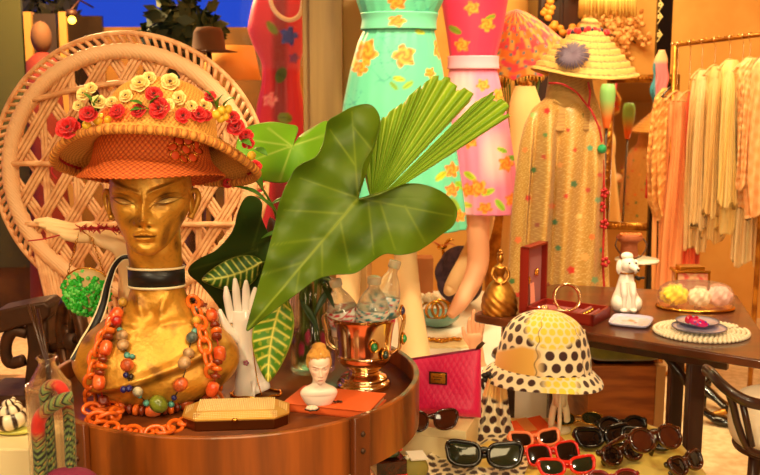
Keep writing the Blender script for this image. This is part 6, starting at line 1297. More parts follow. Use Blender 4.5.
for sd in (-1, 1):
    X, Z = np.meshgrid(np.linspace(-1, 1, nu), np.linspace(0, 1, nv)); hw = .108 - .006*Z; zz = .002 + Z*(.140 + .022*(X + .2)); th_ = .030*np.sqrt(np.clip(1 - np.abs(X)**6, 0, 1))*np.sqrt(np.clip(1 - np.clip(1 - Z*6, 0, 1)**2, 0, 1))*(1 - .72*Z**1.4) + .0012
    th_ += .0007*np.sqrt(np.abs(np.sin((X*7 + Z*6)*PI))*np.abs(np.sin((X*7 - Z*6)*PI)))*np.clip((.95 - np.abs(X))*8, 0, 1) + .003*np.sin(X*4 + Z*7)*np.clip(Z*3, 0, 1)*(1 - Z)
    G = np.stack([X*hw, sd*th_, zz], -1); grid(b, G if sd < 0 else G[:, ::-1])
build('pouch', b, M['magenta'], pu, local=True)
b = MB(); tube(b, [(-.1, 0, .002 + .140 + .022*-.8 + .001), (.10, 0, .002 + .140 + .022*1.15 + .001)], .004, 8); build('zipper', b, mat('dark_pink_zip', (130, 14, 54), .5), pu, local=True)
b = MB(); extrude(b, [(.088, -.004, .166), (.102, -.004, .172), (.112, -.004, .184), (.104, -.004, .188), (.092, -.004, .176)], (0, .006, 0)); build('zip_pull', b, M['iron'], pu, local=True)
b = MB(); box(b, (.004, -.0275, .096), (.044, .003, .032), R3(math.radians(10), 0, 0)); pl2 = build('plate_frame', b, M['iron'], pu, local=True, bevel=.001); b = MB(); box(b, (.004, -.0293, .0963), (.036, .003, .025), R3(math.radians(10), 0, 0)); build('gold_plate', b, M['gold'], pl2, local=True, bevel=.0006)
b = MB()
for r_ in range(2):
    for i in range(7 - 2*r_): box(b, (-.006 + r_*.002 + i*.0032, -.0310 - (.0002 if r_ else 0), .099 - r_*.006), (.002, .0006, .0022), R3(math.radians(10), 0, 0))
build('plate_lettering', b, M['iron'], pl2, local=True)
# ---- sunglasses
def lens_outline(lw, lh, kind, side, n=48):
    t = np.arange(n)*2*PI/n; e = {'round': 2., 'oval': 2.3, 'cat': 2.4, 'square': 3.4, 'wing': 2.6}[kind]
    x = lw*np.sign(np.cos(t))*np.abs(np.cos(t))**(2/e); z = lh*np.sign(np.sin(t))*np.abs(np.sin(t))**(2/e); xo = x/lw
    if kind in ('cat', 'wing'):
        lift = .28 if kind == 'cat' else .5; z = z + lh*lift*np.clip((xo + .3)/1.3, 0, 1)**2*(z > -lh*.2); x = x + lw*.12*np.clip(xo, 0, 1)*(z > 0); z = np.where(z < 0, z*(1 - .10*np.clip(xo, 0, 1)), z)
    if kind == 'square': z = z*(1 + .06*xo)
    return np.stack([side*x, 0*x, z], -1)
def glasses(label, c, rz, tilt, lw, lh, kind, fm, lm, fr=.0035, br=.016, roll=0., open_=False, curve=.10, group=None, thick=1.4):
    o = thing('sunglasses', label, 'sunglasses', c, (-tilt, roll, rz)); allv = []
    def add(name, b, m, par=None): 
        k = build(name, b, m, par or o, local=True); allv.append(b.verts()); return k
    wrap = lambda P: np.stack([P[:, 0], P[:, 1] + curve*P[:, 0]**2*8*.6, P[:, 2]], -1)
    b = MB(); cxs = lw + br/2; lens = []
    for s in (-1, 1):
        Ln = lens_outline(lw, lh, kind, s); Ln[:, 0] += s*cxs; lens.append(Ln); tube(b, wrap(Ln), fr, 10, closed=True, flat=thick, up=(0, 1, 0))
    tube(b, wrap(spline([(-br/2 - fr*.6, 0, lh*.35), (0, -.001, lh*.5), (br/2 + fr*.6, 0, lh*.35)], 12)), fr*1.1, 10)
    for s in (-1, 1): tube(b, wrap(np.array([[s*(cxs + lw*.9), 0, lh*.55], [s*(cxs + lw + .004), .003, lh*.62]])), fr*1.2, 8)
    add('frame', b, fm)
    for s, Ln in zip((-1, 1), lens):
        b = MB(); R_ = [wrap(np.array([s*cxs, 0, 0]) + (Ln - [s*cxs, 0, 0])*k - [0, .003*(1 - k*k), 0]) for k in (1., .8, .6, .4, .2, .01)]; grid(b, np.array(R_), cu=True, cap1=True); add('lens', b, lm)
    xe = cxs + lw + .004; ye = curve*xe*xe*4.8 + .004
    for s in (-1, 1):
        b = MB(); 
        if open_: pts = [(s*xe, ye, lh*.62), (s*(xe + .002), ye + .05, lh*.6), (s*xe, ye + .095, lh*.5), (s*(xe - .004), ye + .13, -lh*.35)]
        else: pts = [(s*xe, ye, lh*.62), (s*(xe - .006), ye + .008 + .004*(s + 1), lh*.58), (s*(xe - .05), ye + .010 + .004*(s + 1), lh*.45), (-s*(xe - .03)*.75, ye + .008 + .004*(s + 1), -lh*.1), (-s*(xe - .012)*.95, ye + .008 + .004*(s + 1), -lh*.5)]
        tube(b, spline(pts, 26), fr*1.0, 8, flat=1.5, up=(0, 0, 1)); add('temple', b, fm)
    Rm = np.array(o.rotation_euler.to_matrix()); zmin = (np.concatenate(allv) @ Rm.T)[:, 2].min(); o.location.z = c[2] - zmin + .0005; return o
def gl(px, py, z, *a, **k):
    c = on(px, py, z); return c
def G_(label, px, py, z, rz, tilt, *a, **k):
    c = on(px, py, z); c[2] = z; return glasses(label, c, math.radians(rz), math.radians(tilt), *a, **k)
G_('tortoiseshell cat-eye sunglasses on the cream box before the magenta pouch', 431, 431, bz, 12, 12, .0270, .0225, 'cat', M['tortoise'], M['lens_brown'], br=.016, fr=.003)
G_('large black square sunglasses lying on the polka dot scarf', 484, 468, SZ + .026, -6, 38, .036, .027, 'wing', M['black_gloss'], M['lens_green'], br=.018, fr=.005)
# orange pouch card under the coral glasses
oz = SZ + .003; quad = [on(498, 426, oz), on(540, 417, oz), on(571, 448, oz), on(521, 458, oz)]
b = MB(); extrude(b, [p*[1, 1, 0] + [0, 0, SZ + .0008] for p in quad], (0, 0, .008)); op = thing('orange_pouch', 'flat orange felt pouch with tan strap under the coral sunglasses', 'pouch', quad[0]*[1, 1, 0] + [0, 0, SZ]); bd_ = build('body', b, mat('orange_felt_bright', (240, 88, 22), .7, bump=(200, .3)), op, smooth=False, bevel=.002)
lerp = lambda a, c, t: a + (c - a)*t
e0, e1 = lerp(quad[0], quad[1], .42), lerp(quad[0], quad[1], .66); f0, f1 = lerp(quad[3], quad[2], .42), lerp(quad[3], quad[2], .66)
b = MB(); extrude(b, [p*[1, 1, 0] + [0, 0, SZ + .0092] for p in (e0, e1, lerp(e1, f1, .42), lerp(e0, f0, .42))], (0, 0, .0016)); build('strap', b, mat('tan_leather', (226, 140, 70), .5, bump=(150, .3)), op, smooth=False)
G_('coral sunglasses with dark lenses lying on the orange pouch', 535, 449, SZ + .010, 14, 36, .0265, .0185, 'wing', M['coral_plastic'], M['lens_dark'], br=.016, fr=.0042)
G_('red framed dark sunglasses in front of the coral pair', 553, 464, SZ + .004, 17, 36, .0290, .0235, 'square', M['red_plastic'], M['lens_dark'], br=.015, fr=.0032)
G_('red framed cat-eye sunglasses with green lenses, nearest the bottom edge', 567, 477, SZ + .003, 12, 36, .0285, .0185, 'wing', M['red_plastic'], M['lens_green'], br=.016, fr=.0038)
G_('thin gold wire-rimmed glasses behind the orange pouch', 578, 428, SZ + .003, 4, 55, .027, .020, 'oval', M['gold'], M['lens_green'], br=.018, fr=.0014)
G_('glossy black wraparound sunglasses right of the orange pouch', 603, 448, SZ + .003, 16, 30, .0310, .0220, 'wing', M['black_gloss'], M['lens_dark'], br=.012, fr=.0062)
G_('black round sunglasses piled at the back of the dark sunglasses', 622, 436, SZ + .003, 8, 38, .0270, .0200, 'round', M['black_gloss'], M['lens_dark'], br=.014, fr=.0055)
G_('small black sunglasses farthest right in the dark pile', 645, 449, SZ + .003, -20, 34, .0255, .0215, 'square', M['black_gloss'], M['lens_dark'], br=.012, fr=.0055)
G_('dark brown sunglasses between the black pile and the tortoiseshell pair', 622, 464, SZ + .003, 30, 32, .0260, .0220, 'round', M['tortoise'], M['lens_dark'], br=.014, fr=.0052)
G_('large round tortoiseshell sunglasses with open temples at the seat edge', 654, 476, SZ + .003, 20, 36, .0290, .0260, 'round', M['tortoise'], M['lens_brown'], br=.016, fr=.0046, open_=True)
G_('brown striped sunglasses at the right front corner of the yellow seat', 686, 474, SZ + .003, 38, 34, .0240, .0200, 'cat', M['tortoise'], M['lens_dark'], br=.012, fr=.0046)
G_('wine red sunglasses cropped by the bottom edge beside the red pair', 612, 492, SZ + .003, 8, 34, .0260, .0215, 'oval', mat('wine_plastic', (120, 20, 24), .12, coat=.7), M['lens_brown'], br=.014, fr=.0042)
# ---- small things at the tray table foot, left end of the seat
c = on(388, 486, SZ); c[2] = SZ; pq = thing('striped_box', 'dark box with red stripe at the left end of the yellow seat', 'box', c, (0, 0, .3)); b = MB(); box(b, (0, 0, .035), (.07, .06, .068)); build('body', b, M['tortoise'], pq, local=True, smooth=False, bevel=.002); b = MB(); box(b, (0, 0, .030), (.0715, .0615, .014)); build('stripe', b, M['red_plastic'], pq, local=True, smooth=False)
fl = thing('red_silk_flower', 'bunch of small red silk flowers on the striped dark box by the tray table', 'flower', c + [0, 0, .070]); q = random.Random(12)
for k in range(9):
    b = MB(); pp_ = c + np.array([q.uniform(-.02, .024), q.uniform(-.02, .02), .078 + q.uniform(0, .018)])
    for i in range(5): ball(b, pp_ + [.006*math.cos(i*1.26), .004*math.sin(i*1.26), .003*math.sin(i*2.)], (.0062, .005, .004), 8)
    build('blossom', b, M['red'], fl)
b = MB(); ball(b, c + [0, 0, .076], (.026, .022, .006), 14); build('foliage', b, M['dark_green'], fl)
c = on(411, 482, SZ); c[2] = SZ; gp = thing('olive_pouch', 'olive green pouch with white flap beside the cream box', 'pouch', c, (0, 0, .2)); b = MB(); ball(b, (0, 0, .032), (.040, .028, .032), 28); build('body', b, mat('olive_cloth', (150, 136, 60), .7), gp, local=True); b = MB(); box(b, (.012, -.005, .064), (.042, .034, .003), R3(.25, .1, .2)); build('flap', b, M['white'], gp, local=True, smooth=False)
b = MB(); ball(b, (-.012, -.012, .064), .006, 10); build('pearl_button', b, M['pearl'], gp, local=True)
# ------------------------------------------------------------------ things on the white platform
PZ = .45
c = on(437, 326, PZ); c[2] = PZ; bo_ = thing('teal_bowl', 'shallow teal blue bowl on the white platform behind the magenta pouch', 'bowl', c); b = MB(); lathe(b, [(.03, .001), (.06, .012), (.085, .035), (.09, .05), (.086, .05), (.06, .016), (.001, .008)], 48, c); build('bowl', b, mat('teal_glaze', (110, 160, 150), .2, coat=.6), bo_)
c2 = c + np.array([-.02, -.02, .03])
for k, (dx, dz, rx) in enumerate(((-.01, .045, .0), (.012, .05, .5), (-.03, .04, -.4))):
    b = MB(); cc_ = c + np.array([dx, -.02 + k*.012, .02 + dz]); Qm = np.array(R3(PI/2 - .2, rx, .3)); tube(b, [np.array([.036*math.cos(t), .036*math.sin(t), 0]) @ Qm.T + cc_ for t in np.arange(48)*2*PI/48], .006, 10, closed=True); single('gold_bangle', b, M['gold'], ('gold bangle standing in the middle of the teal bowl', 'gold bangle tilted right in the teal bowl', 'gold bangle tilted left in the teal bowl')[k], 'bracelet')
b = MB(); q = random.Random(21); cc_ = c + np.array([-.045, 0, .112])
for k in range(46): a = q.uniform(0, 6.28); r = .045*math.sqrt(q.random()); ball(b, cc_ + [r*math.cos(a), r*.6*math.sin(a), q.uniform(-.012, .014)], .0085, 7)
o = thing('pearl_bracelet', 'cluster of cream pearls topping a gold stem beside the teal bowl', 'bracelet', cc_*[1, 1, 0] + [0, 0, PZ]); k_ = build('pearls', b, M['pearl'], o); k_['kind'] = 'stuff'
b = MB(); p0 = cc_*np.array([1, 1, 0]) + [-.07, 0.06, PZ + .001]; lathe(b, [(.03, 0), (.028, .006), (.005, .01)], 24, p0); tube(b, spline([p0 + [0, 0, .008], p0 + [0, 0, .08], cc_ + [-.03, .03, -.01], cc_], 16), .006, 8); build('stem', b, M['gold'], o)
c = on(452, 303, PZ); c[2] = PZ; cr = thing('bronze_crane', 'gold crane figure with spread wings behind the teal bowl', 'figurine', c); b = MB(); AA = lambda x, y: at(x, y, c[1]); lathe(b, [(.035, .001), (.033, .012), (.008, .02)], 24, c); tube(b, spline([c + [0, 0, .015], AA(446, 285), AA(444, 262), AA(443, 250)], 20), [.009]*12 + [.007]*8, 10); ball(b, AA(442, 247), (.022, .014, .012), 12); tube(b, spline([AA(444, 247), AA(449, 240), AA(454, 240)], 10), [.007]*6 + [.004, .003, .002, .001], 8); build('body', b, M['gold'], cr)
for s, tips_ in ((-1, (424, 243)), (1, (456, 246))):
    b = MB(); a0 = AA(442, 247); a1 = AA(*tips_); small = spline([a0, (a0 + a1)/2 + [0, -.01, .015], a1], 12); tube(b, small, np.linspace(.012, .003, 12), 8, flat=.35, up=(0, .3, 1)); build('wing', b, mat('copper_wing', (220, 130, 80), .35, metal=.6) if s < 0 else bpy.data.materials['copper_wing'], cr)
c = on(427, 298, PZ); c[2] = PZ; c += [-.02, .1, 0]; b = MB(); box2(b, c + [-.05, -.05, 0.0005], c + [.05, .05, .17]); single('brown_box', b, mat('brown_card', (170, 104, 54), .8), 'brown cardboard box on the platform behind the pearls, left of the crane', 'box', smooth=False, bevel=.002)
c = on(465, 285, PZ); c[2] = PZ; c += [-.06, .0, 0]; c[1] = 4.0; b = MB(); 
n, m = 60, 40; th = np.arange(n)*2*PI/n; ph_ = np.linspace(.03, PI - .03, m); k = 1 + .07*np.sin(5*th[None] + 3*ph_[:, None]) + .04*np.sin(9*th[None] - 4*ph_[:, None]); Gq = np.stack([np.sin(ph_)[:, None]*np.cos(th)*k*.10, np.sin(ph_)[:, None]*np.sin(th)*k*.07, -np.cos(ph_)[:, None]*(.13 + 0*th)], -1) + c + [0, 0, .131]
grid(b, Gq, cu=True, cap0=True, cap1=True); single('navy_bag', b, mat('navy_cloth', (50, 40, 66), .8, var=(40, (80, 60, 80))), 'dark navy soft bag behind the crane on the white platform', 'bag')
c = on(440, 345, PZ); c[2] = PZ; o = thing('leaf_brooch', 'gold leaf-shaped brooch on a tray at the front of the platform', 'brooch', c + [0, 0, .012]); b = MB(); q = random.Random(3)
for k in range(16): t = k/15.; ball(b, c + [-.07 + .14*t, .012*math.sin(t*9), .018 + .004*(k % 2)], (.012, .010, .006), 8, M=R3(0, 0, q.uniform(-1, 1)))
build('leaves', b, M['gold'], o)
b = MB(); box2(b, c + [-.09, -.05, .0008], c + [.1, .06, .012]); single('cream_tray', b, M['cream_card'], 'flat cream tray under the gold leaf brooch on the platform', 'tray', smooth=False, bevel=.002)
# pink display hand beside the pouch
c = on(478, 366, PZ); c[2] = PZ; hY2 = c[1]; A = lambda x, y, dy=0: at(x, y, hY2 + dy); ph2 = thing('pink_hand', 'small pink display hand with raised fingers behind the magenta pouch', 'hand display', c); b = MB()
tube(b, spline([c + [0, 0, .001], A(477, 355), A(475, 343), A(474, 333)], 24), np.interp(np.linspace(0, 1, 24), [0, .15, .6, .85, 1], [.030, .024, .024, .030, .024]), 16, flat=.6, up=(0, -1, 0))
for f in ([A(470, 336), A(469, 326), A(470, 319)], [A(473, 334), A(473, 322), A(474, 311)], [A(477, 334), A(478, 322), A(479, 313)], [A(480, 336), A(482, 328), A(483, 322)], [A(470, 344), A(465, 337), A(463, 328)]): S_ = spline(f, 12); tube(b, S_, np.linspace(.0095, .006, 12), 10); ball(b, S_[-1], .006, 8)
build('body', b, M['skin_pink'], ph2)
# ------------------------------------------------------------------ lower left corner
b = MB(); box2(b, (-.80, 1.43, 0), (xat(36, 445, 1.43), 1.565, zat(449, 1.43))); sz_ = zat(449, 1.43); pd = single('pedestal', b, M['cream_card'], 'tall cream pedestal at the lower left corner carrying the striped shell', 'pedestal', smooth=False, bevel=.003)
c = on(13, 441, sz_); c[2] = sz_ ; c[1] = 1.50; c[0] = xat(13, 441, 1.5); sh = thing('striped_shell', 'cream spiral shell with dark stripes on the pedestal at left edge', 'shell', c)
n, m = 200, 20; S_ = np.linspace(0, 1, n); ang = S_*2*PI*3.2; rad = .019*(1 - S_)**.8 + .004; P_ = np.stack([rad*np.cos(ang)*.7, rad*np.sin(ang)*.7, .014 + .045*S_], -1) + c; rr = .015*(1 - S_)**.7 + .003
Cs = mixc(lin((244, 226, 190)), lin((60, 36, 24)), np.clip(np.sin(S_*150)*3 - .8, 0, 1)); b = MB(); tube(b, P_, rr, 16, C=Cs); build('spiral', b, M['vc_gloss'], sh)
b = MB(); ball(b, c + [.004, 0, .006], (.034, .02, .0062), 18); build('base', b, mat('lime_base', (200, 196, 90), .4), sh)
b = MB(); box2(b, (-.66, 1.20, 0), (-.40, 1.415, .69)); single('plinth', b, M['dark_wood'], 'dark plinth below the frame edge holding the ribbed bottle and wrapped bag', 'pedestal', smooth=False)
c = np.array([xat(49, 400, 1.375), 1.375, .69]); vz = TZ; bt = thing('ribbed_bottle', 'clear ribbed glass bottle with dark reeds at lower left', 'bottle', c)
zn, zs = zat(366, 1.375), zat(385, 1.375); zt_ = zat(357, 1.375); nt = 96; th = np.arange(nt)*2*PI/nt; pr = np.array([(.026, .0005, 0), (.031, .004, 0), (.031, zs - .69 - .02, 0), (.030, zs - .69 - .004, 0), (.022, zs - .69 + .012, 0), (.0125, zn - .69, 0), (.011, zt_ - .69 - .006, 0), (.0155, zt_ - .69, 0)]); pp = spline(pr, 90)[:, :2]; k = 1 + .035*np.abs(np.sin(th*14))[None]*(pp[:, 1:] < zn - .69)
P = np.zeros((90, nt, 3)); P[..., 0] = pp[:, :1]*k*np.cos(th); P[..., 1] = pp[:, :1]*k*np.sin(th); P[..., 2] = pp[:, 1:]
b = MB(); grid(b, P + c, cu=True, cap0=True); build('bottle', b, M['glass'], bt, solid=.002)
for k, (x, y) in enumerate(((28, 304), (33, 306), (38, 309))):
    tp_ = at(x, y, 1.40 + .01*k); b = MB(); tube(b, [c + [.006*(k - 1), 0, .012], at(48 + 1.0*(k - 1), 366, 1.375), tp_], .0022, 6); single('reed_stick', b, M['dark_wood'], 'dark reed stick standing in the ribbed glass bottle', 'stick', group='reed sticks in the ribbed bottle')
# zigzag-wrapped bag handle and crocheted bag
YZ = 1.27; c = np.array([xat(62, 470, YZ), YZ, .69]); bg = thing('wrapped_handle_bag', 'bag with black and green zigzag wrapped handles before the ribbed bottle', 'bag', c)
def zig(pts, r, name, n=220):
    S_ = spline(pts, n); L = np.concatenate([[0], np.cumsum(np.linalg.norm(np.diff(S_, axis=0), axis=1))]); nt = 28; th = np.arange(nt)*2*PI/nt; w = np.abs(((th/PI*2) % 2) - 1)
    C = np.zeros((n, nt, 3)); s = (L[:, None]/.0095 + w[None]*1.0) % 1
    C = mixc(lin((24, 22, 18)), lin((108, 124, 60)), (s > .55).astype(float)); C = mixc(C, lin((190, 150, 70)), ((s > .1) & (s < .2)).astype(float)); red = gs(L[:, None] - .60*L[-1], .010*1.6) + 0*s; C = mixc(C, lin((206, 40, 20)), np.clip(red*1.6, 0, 1))
    b = MB(); T, N, B = frames(S_); P = S_[:, None] + r*(np.cos(th)[None, :, None]*N[:, None] + np.sin(th)[None, :, None]*B[:, None]); grid(b, P, cu=True, C=C, cap0=True, cap1=True); return build(name, b, M['vc'], bg)
A = lambda x, y, dy=0: at(x, y, YZ + dy)
zig([A(41, 486), A(40, 455), A(38, 430), A(40, 418, -.004), A(48, 409, -.006), A(58, 402, -.006), A(66, 399, -.004), A(72, 398)], .0095, 'handle')
zig([A(52, 486, .012), A(49, 440, .012), A(46, 405, .012), A(45, 392, .012), A(52, 385, .014), A(61, 388, .014), A(66, 400, .014), A(69, 420, .014), A(71, 470, .014)], .0080, 'handle')
b = MB(); n, m = 60, 30; th = np.arange(n)*2*PI/n; ph_ = np.linspace(.05, PI - .05, m); zt2 = zat(470, YZ) - .69; Gq = np.stack([np.sin(ph_)[:, None]**.6*np.cos(th)*.055, np.sin(ph_)[:, None]**.6*np.sin(th)*.030, -np.cos(ph_)[:, None]*zt2/2 + zt2/2 + 0*th], -1); Gq += .0022*np.sin(th*30)[None, :, None]*np.sin(ph_*26)[:, None, None]; grid(b, Gq + c + [.01, .004, .0005], cu=True, cap0=True, cap1=True); build('crochet_body', b, mat('purple_crochet', (120, 30, 60), .9, bump=(200, .8)), bg)
# ------------------------------------------------------------------ clothing rail
r0, r1 = at(674, 45.5, 4.42), at(762, 34.6, 4.0); rdir = (r1 - r0)/np.linalg.norm(r1 - r0); r2 = r0 + rdir*.78
rk = thing('clothes_rail', 'thin metal clothes rail carrying pale vintage garments at right', 'clothes rack', ((r0 + r2)/2*[1, 1, 0]))
b = MB(); tube(b, [r0, r2], .009, 10); build('rail', b, M['brass'], rk)
b = MB()
for k in range(22): p = r0 + (r2 - r0)*(k + .3)/22; ball(b, p + [0, 0, .010], (.008, .008, .006), 8)
build('rail_ornament', b, M['brass'], rk)
perp = np.array([rdir[1], -rdir[0], 0]); perp /= np.linalg.norm(perp)
for p in (r0 + rdir*.01, r0 + rdir*.53):
    b = MB(); tube(b, [p*[1, 1, 0] + [0, 0, .02], p], .011, 10); build('post', b, M['brass'], rk); b = MB(); tube(b, [p*[1, 1, 0] + perp*.22 + [0, 0, .012], p*[1, 1, 0] - perp*.22 + [0, 0, .012]], .012, 10); build('foot', b, M['brass'], rk)
def on_rail(px):
    t = np.linspace(0, 1, 400); P = r0 + (r2 - r0)*t[:, None]; x, y = proj(P); return P[np.argmin(np.abs(x - px))]
def hanger(px, zdrop, w, label, m):
    p = on_rail(px); o = thing('coat_hanger', label, 'hanger', p, group=None); b = MB(); d = np.array([.93, .36, 0.])
    tube(b, spline([p + d*.010 + [0, 0, -.004], p + d*.012 + [0, 0, .010], p + [0, 0, .0135], p + d*-.012 + [0, 0, .006], p + d*-.008 + [0, 0, -.012], p + [0, 0, -.03], p + [0, 0, -zdrop]], 30), .0022, 6); build('hook', b, M['silver'], o)
    c = p + np.array([0, 0, -zdrop]); b = MB(); tube(b, spline([c + d*-w + [0, 0, -.045], c + d*-w*.5 + [0, 0, -.015], c, c + d*w*.5 + [0, 0, -.015], c + d*w + [0, 0, -.045]], 24), .005, 8); tube(b, [c + d*-w + [0, 0, -.045], c + d*w + [0, 0, -.045]], .003, 8); build('shoulder_bar', b, m, o); return p
GAR = [   # hook px, rows(py, xl, xr), Y offset, hd, colour, second colour, folds, name, category, label
 (668, [(88, 664, 672), (96, 655, 677), (120, 651, 678), (160, 648, 679), (200, 650, 679), (216, 655, 677)], .05, (230, 158, 80), (244, 190, 116), 'ruffled_top', 'ruffled apricot lace top at the far left end of the rail', 'top', 14, .10),
 (679, [(92, 676, 683), (102, 669, 688), (150, 668, 690), (220, 663, 691), (292, 659, 688)], .02, (238, 148, 92), (250, 190, 130), 'peach_gown', 'peach gown with long ribbons hanging lowest, left on the rail', 'dress', 9, .10),
 (691, [(92, 689, 695), (104, 686, 699), (150, 686, 700), (210, 687, 699), (272, 684, 698)], .0, (236, 92, 58), (246, 126, 84), 'salmon_slip', 'narrow salmon red slip between peach gown and cream blouse', 'dress', 7, .10),
 (703, [(70, 699, 708), (78, 693, 716), (100, 690, 718), (140, 688, 716), (190, 687, 711), (248, 686, 704)], -.0, (246, 220, 170), (236, 198, 136), 'draped_blouse', 'cream draped blouse with fluted sleeve, leftmost pale garment on the rail', 'blouse', 8, .10),
 (716, [(66, 713, 720), (76, 707, 727), (110, 706, 728), (170, 705, 726), (238, 703, 722)], -.01, (240, 208, 144), (228, 184, 112), 'ivory_robe', 'ivory robe hanging second among the pale garments on the rail', 'robe', 7, .08),
 (731, [(60, 727, 736), (70, 720, 744), (110, 719, 745), (170, 717, 743), (230, 716, 739)], -.02, (248, 224, 156), (238, 202, 122), 'butter_blouse', 'butter yellow long blouse in the middle of the rail', 'blouse', 7, .08),
 (744, [(64, 741, 748), (80, 736, 752), (130, 735, 755), (190, 736, 756), (262, 733, 754)], -.0, (248, 226, 178), (240, 206, 150), 'lace_slip', 'cream lace slip hanging low behind the apricot jacket', 'slip', 9, .09),
 (751, [(58, 747, 757), (68, 738, 766), (110, 738, 770), (170, 740, 772), (206, 741, 774)], -.03, (242, 178, 110), (250, 206, 150), 'apricot_robe', 'apricot pleated robe near the right end of the rail', 'robe', 10, .07),
 (768, [(54, 764, 776), (66, 752, 796), (120, 747, 800), (180, 745, 802), (216, 748, 800)], -.06, (244, 176, 112), (252, 204, 146), 'quilted_jacket', 'apricot quilted jacket cropped by the right edge of the photo', 'jacket', 6, .05)]
for k, (hx_, rows_, dy, c1, c2, nm, lab, cat_, kf, am) in enumerate(GAR):
    p = on_rail(hx_); z0 = zat(rows_[0][0], p[1] + dy); 
    hanger(hx_, max(.03, p[2] - z0 - .004), .06 if k else .055, ('dark wooden hanger under the ' if k in (0, 8) else 'pale wooden hanger under the ') + nm.replace('_', ' '), M['dark_wood'] if k in (0, 8) else M['pale_wood'])
    q1, q2 = lin(c1), lin(c2)
    def cf(px, py, P, th, q1=q1, q2=q2, k=k):
        if k in (0,): w = np.sin(px*1.1 + 2*np.sin(py*.5))*np.sin(py*.9 + 2*np.sin(px*.6))
        elif k == 8: w = -np.abs(np.sin((px + py)*.22))*np.abs(np.sin((px - py)*.22))*2 + .8
        elif k == 7: w = np.sin(py*.9 + np.sin(px*.4))
        else: w = np.sin(px*.5 + .06*py)*.8
        return mixc(q1, q2, np.clip(.5 + .5*w, 0, 1))
    def ex(P, th, t, k=k):
        P = P.copy(); c = P.mean(1, keepdims=True); r = .012*np.sin(5*th*2 + t[:, None]*8 + k)*np.clip(t[:, None]*3, 0, 1)
        if k in (0, 7): r = r + .005*np.sin(t[:, None]*(60 if k == 7 else 90) + 4*np.sin(th*3)[None])*np.sin(th*7 + t[:, None]*20)
        P[..., 1] += r; P[..., 0] += r*.4; 
        P[-14:, :, 2] += (.015*np.sin(3*th + k) + .008*np.sin(8*th))[None]*np.linspace(0, 1, 14)[:, None]; return P
    b = MB(); loft(b, rows_, p[1] + dy, n=110, m=110, k=kf, amp=am*1.6, ph=k*1.3, colf=cf, hd=(.035, .06), extra=ex, cap1=False)
    g = single(nm, b, M['vc_satin'], lab, cat_)
    if k in (3, 4, 5, 7):     # front sleeve
        xm = (rows_[1][1] + rows_[1][2])/2 - 2; b = MB(); yt = rows_[1][0]; yb = {3: 226, 4: 214, 5: 205, 7: 188}[k]
        loft(b, [(yt + 2, xm - 4, xm + 3), (yt + 14, xm - 8, xm + 5), ((yt + yb)/2, xm - 10, xm + 4), (yb - 14, xm - 11, xm + 5), (yb, xm - 12, xm + 6)], p[1] + dy - .075, n=70, m=80, k=5, amp=.22, ph=k, colf=cf, hd=(.022, .034), extra=ex, cap1=False); build('sleeve', b, M['vc_satin'], g)
for k, x in enumerate((655, 661, 667, 674)):
    b = MB(); yb = (300, 285, 305, 296)[k]; S_ = spline([at(x, 212, 4.46), at(x - 1 + k*.6, 250, 4.45), at(x - 1, yb, 4.46)], 20); tube(b, S_, .012, 8, flat=.15, up=(.2, 1, 0)); build('ribbon', b, mat('apricot_ribbon', (244, 172, 104), .5) if k == 0 else bpy.data.materials['apricot_ribbon'], bpy.data.objects['peach_gown'])
# ------------------------------------------------------------------ black lacquer screen panel with painted flowers
YS = 4.78; xa, xb = xat(654.5, 100, YS), xat(669, 100, YS); sp_ = thing('lacquer_screen', 'tall black lacquer screen panel with painted pale blossoms left of the rail', 'screen', ((xa + xb)/2, YS, 0)); b = MB(); box2(b, (xa, YS, .0), (xb, YS + .04, 2.15)); build('panel', b, M['black_gloss'], sp_, smooth=False, bevel=.004)
b = MB()
for py in (6, 18, 36, 104, 120, 150, 172):
    c = at(661 + 1.5*math.sin(py), py, YS - .003); tube(b, spline([c + [-.012, 0, -.03], c + [.004, -.001, 0], c + [-.004, 0, .03]], 12), .0025, 5)
    for i in range(5): ball(b, c + [.009*math.cos(i*1.26), -.001, .009*math.sin(i*1.26) + .006], (.006, .002, .006), 6)
build('painted_blossoms', b, mat('cream_paint', (214, 190, 120), .5), sp_)
b = MB(); Y0_ = YS - .05; rows_ = [(50, 660, 664), (57, 655, 668), (68, 653, 667), (78, 655, 669), (90, 650, 665), (104, 655, 662)]
loft(b, rows_, Y0_, n=60, m=40, k=5, amp=.3, hd=(.02, .03), colf=lambda px, py, P, th: mixc(mixc(lin((244, 120, 130)), lin((60, 140, 160)), np.clip((657 - px)/2, 0, 1)), lin((250, 190, 140)), np.clip((64 - py)/4, 0, 1))); sf = single('silk_scarf', b, M['vc_satin'], 'pink and teal silk scarf knotted on the black lacquer screen', 'scarf')
b = MB(); rows_ = [(100, 656, 660), (125, 651, 658), (150, 650, 657), (170, 647, 657), (198, 645, 655)]; loft(b, rows_, 4.745, n=50, m=30, k=4, amp=.1, hd=(.03, .04)); single('crimson_sash', b, mat('crimson_silk', (214, 40, 50), .5), 'crimson silk sash hanging left of the apricot ruffled top', 'sash')
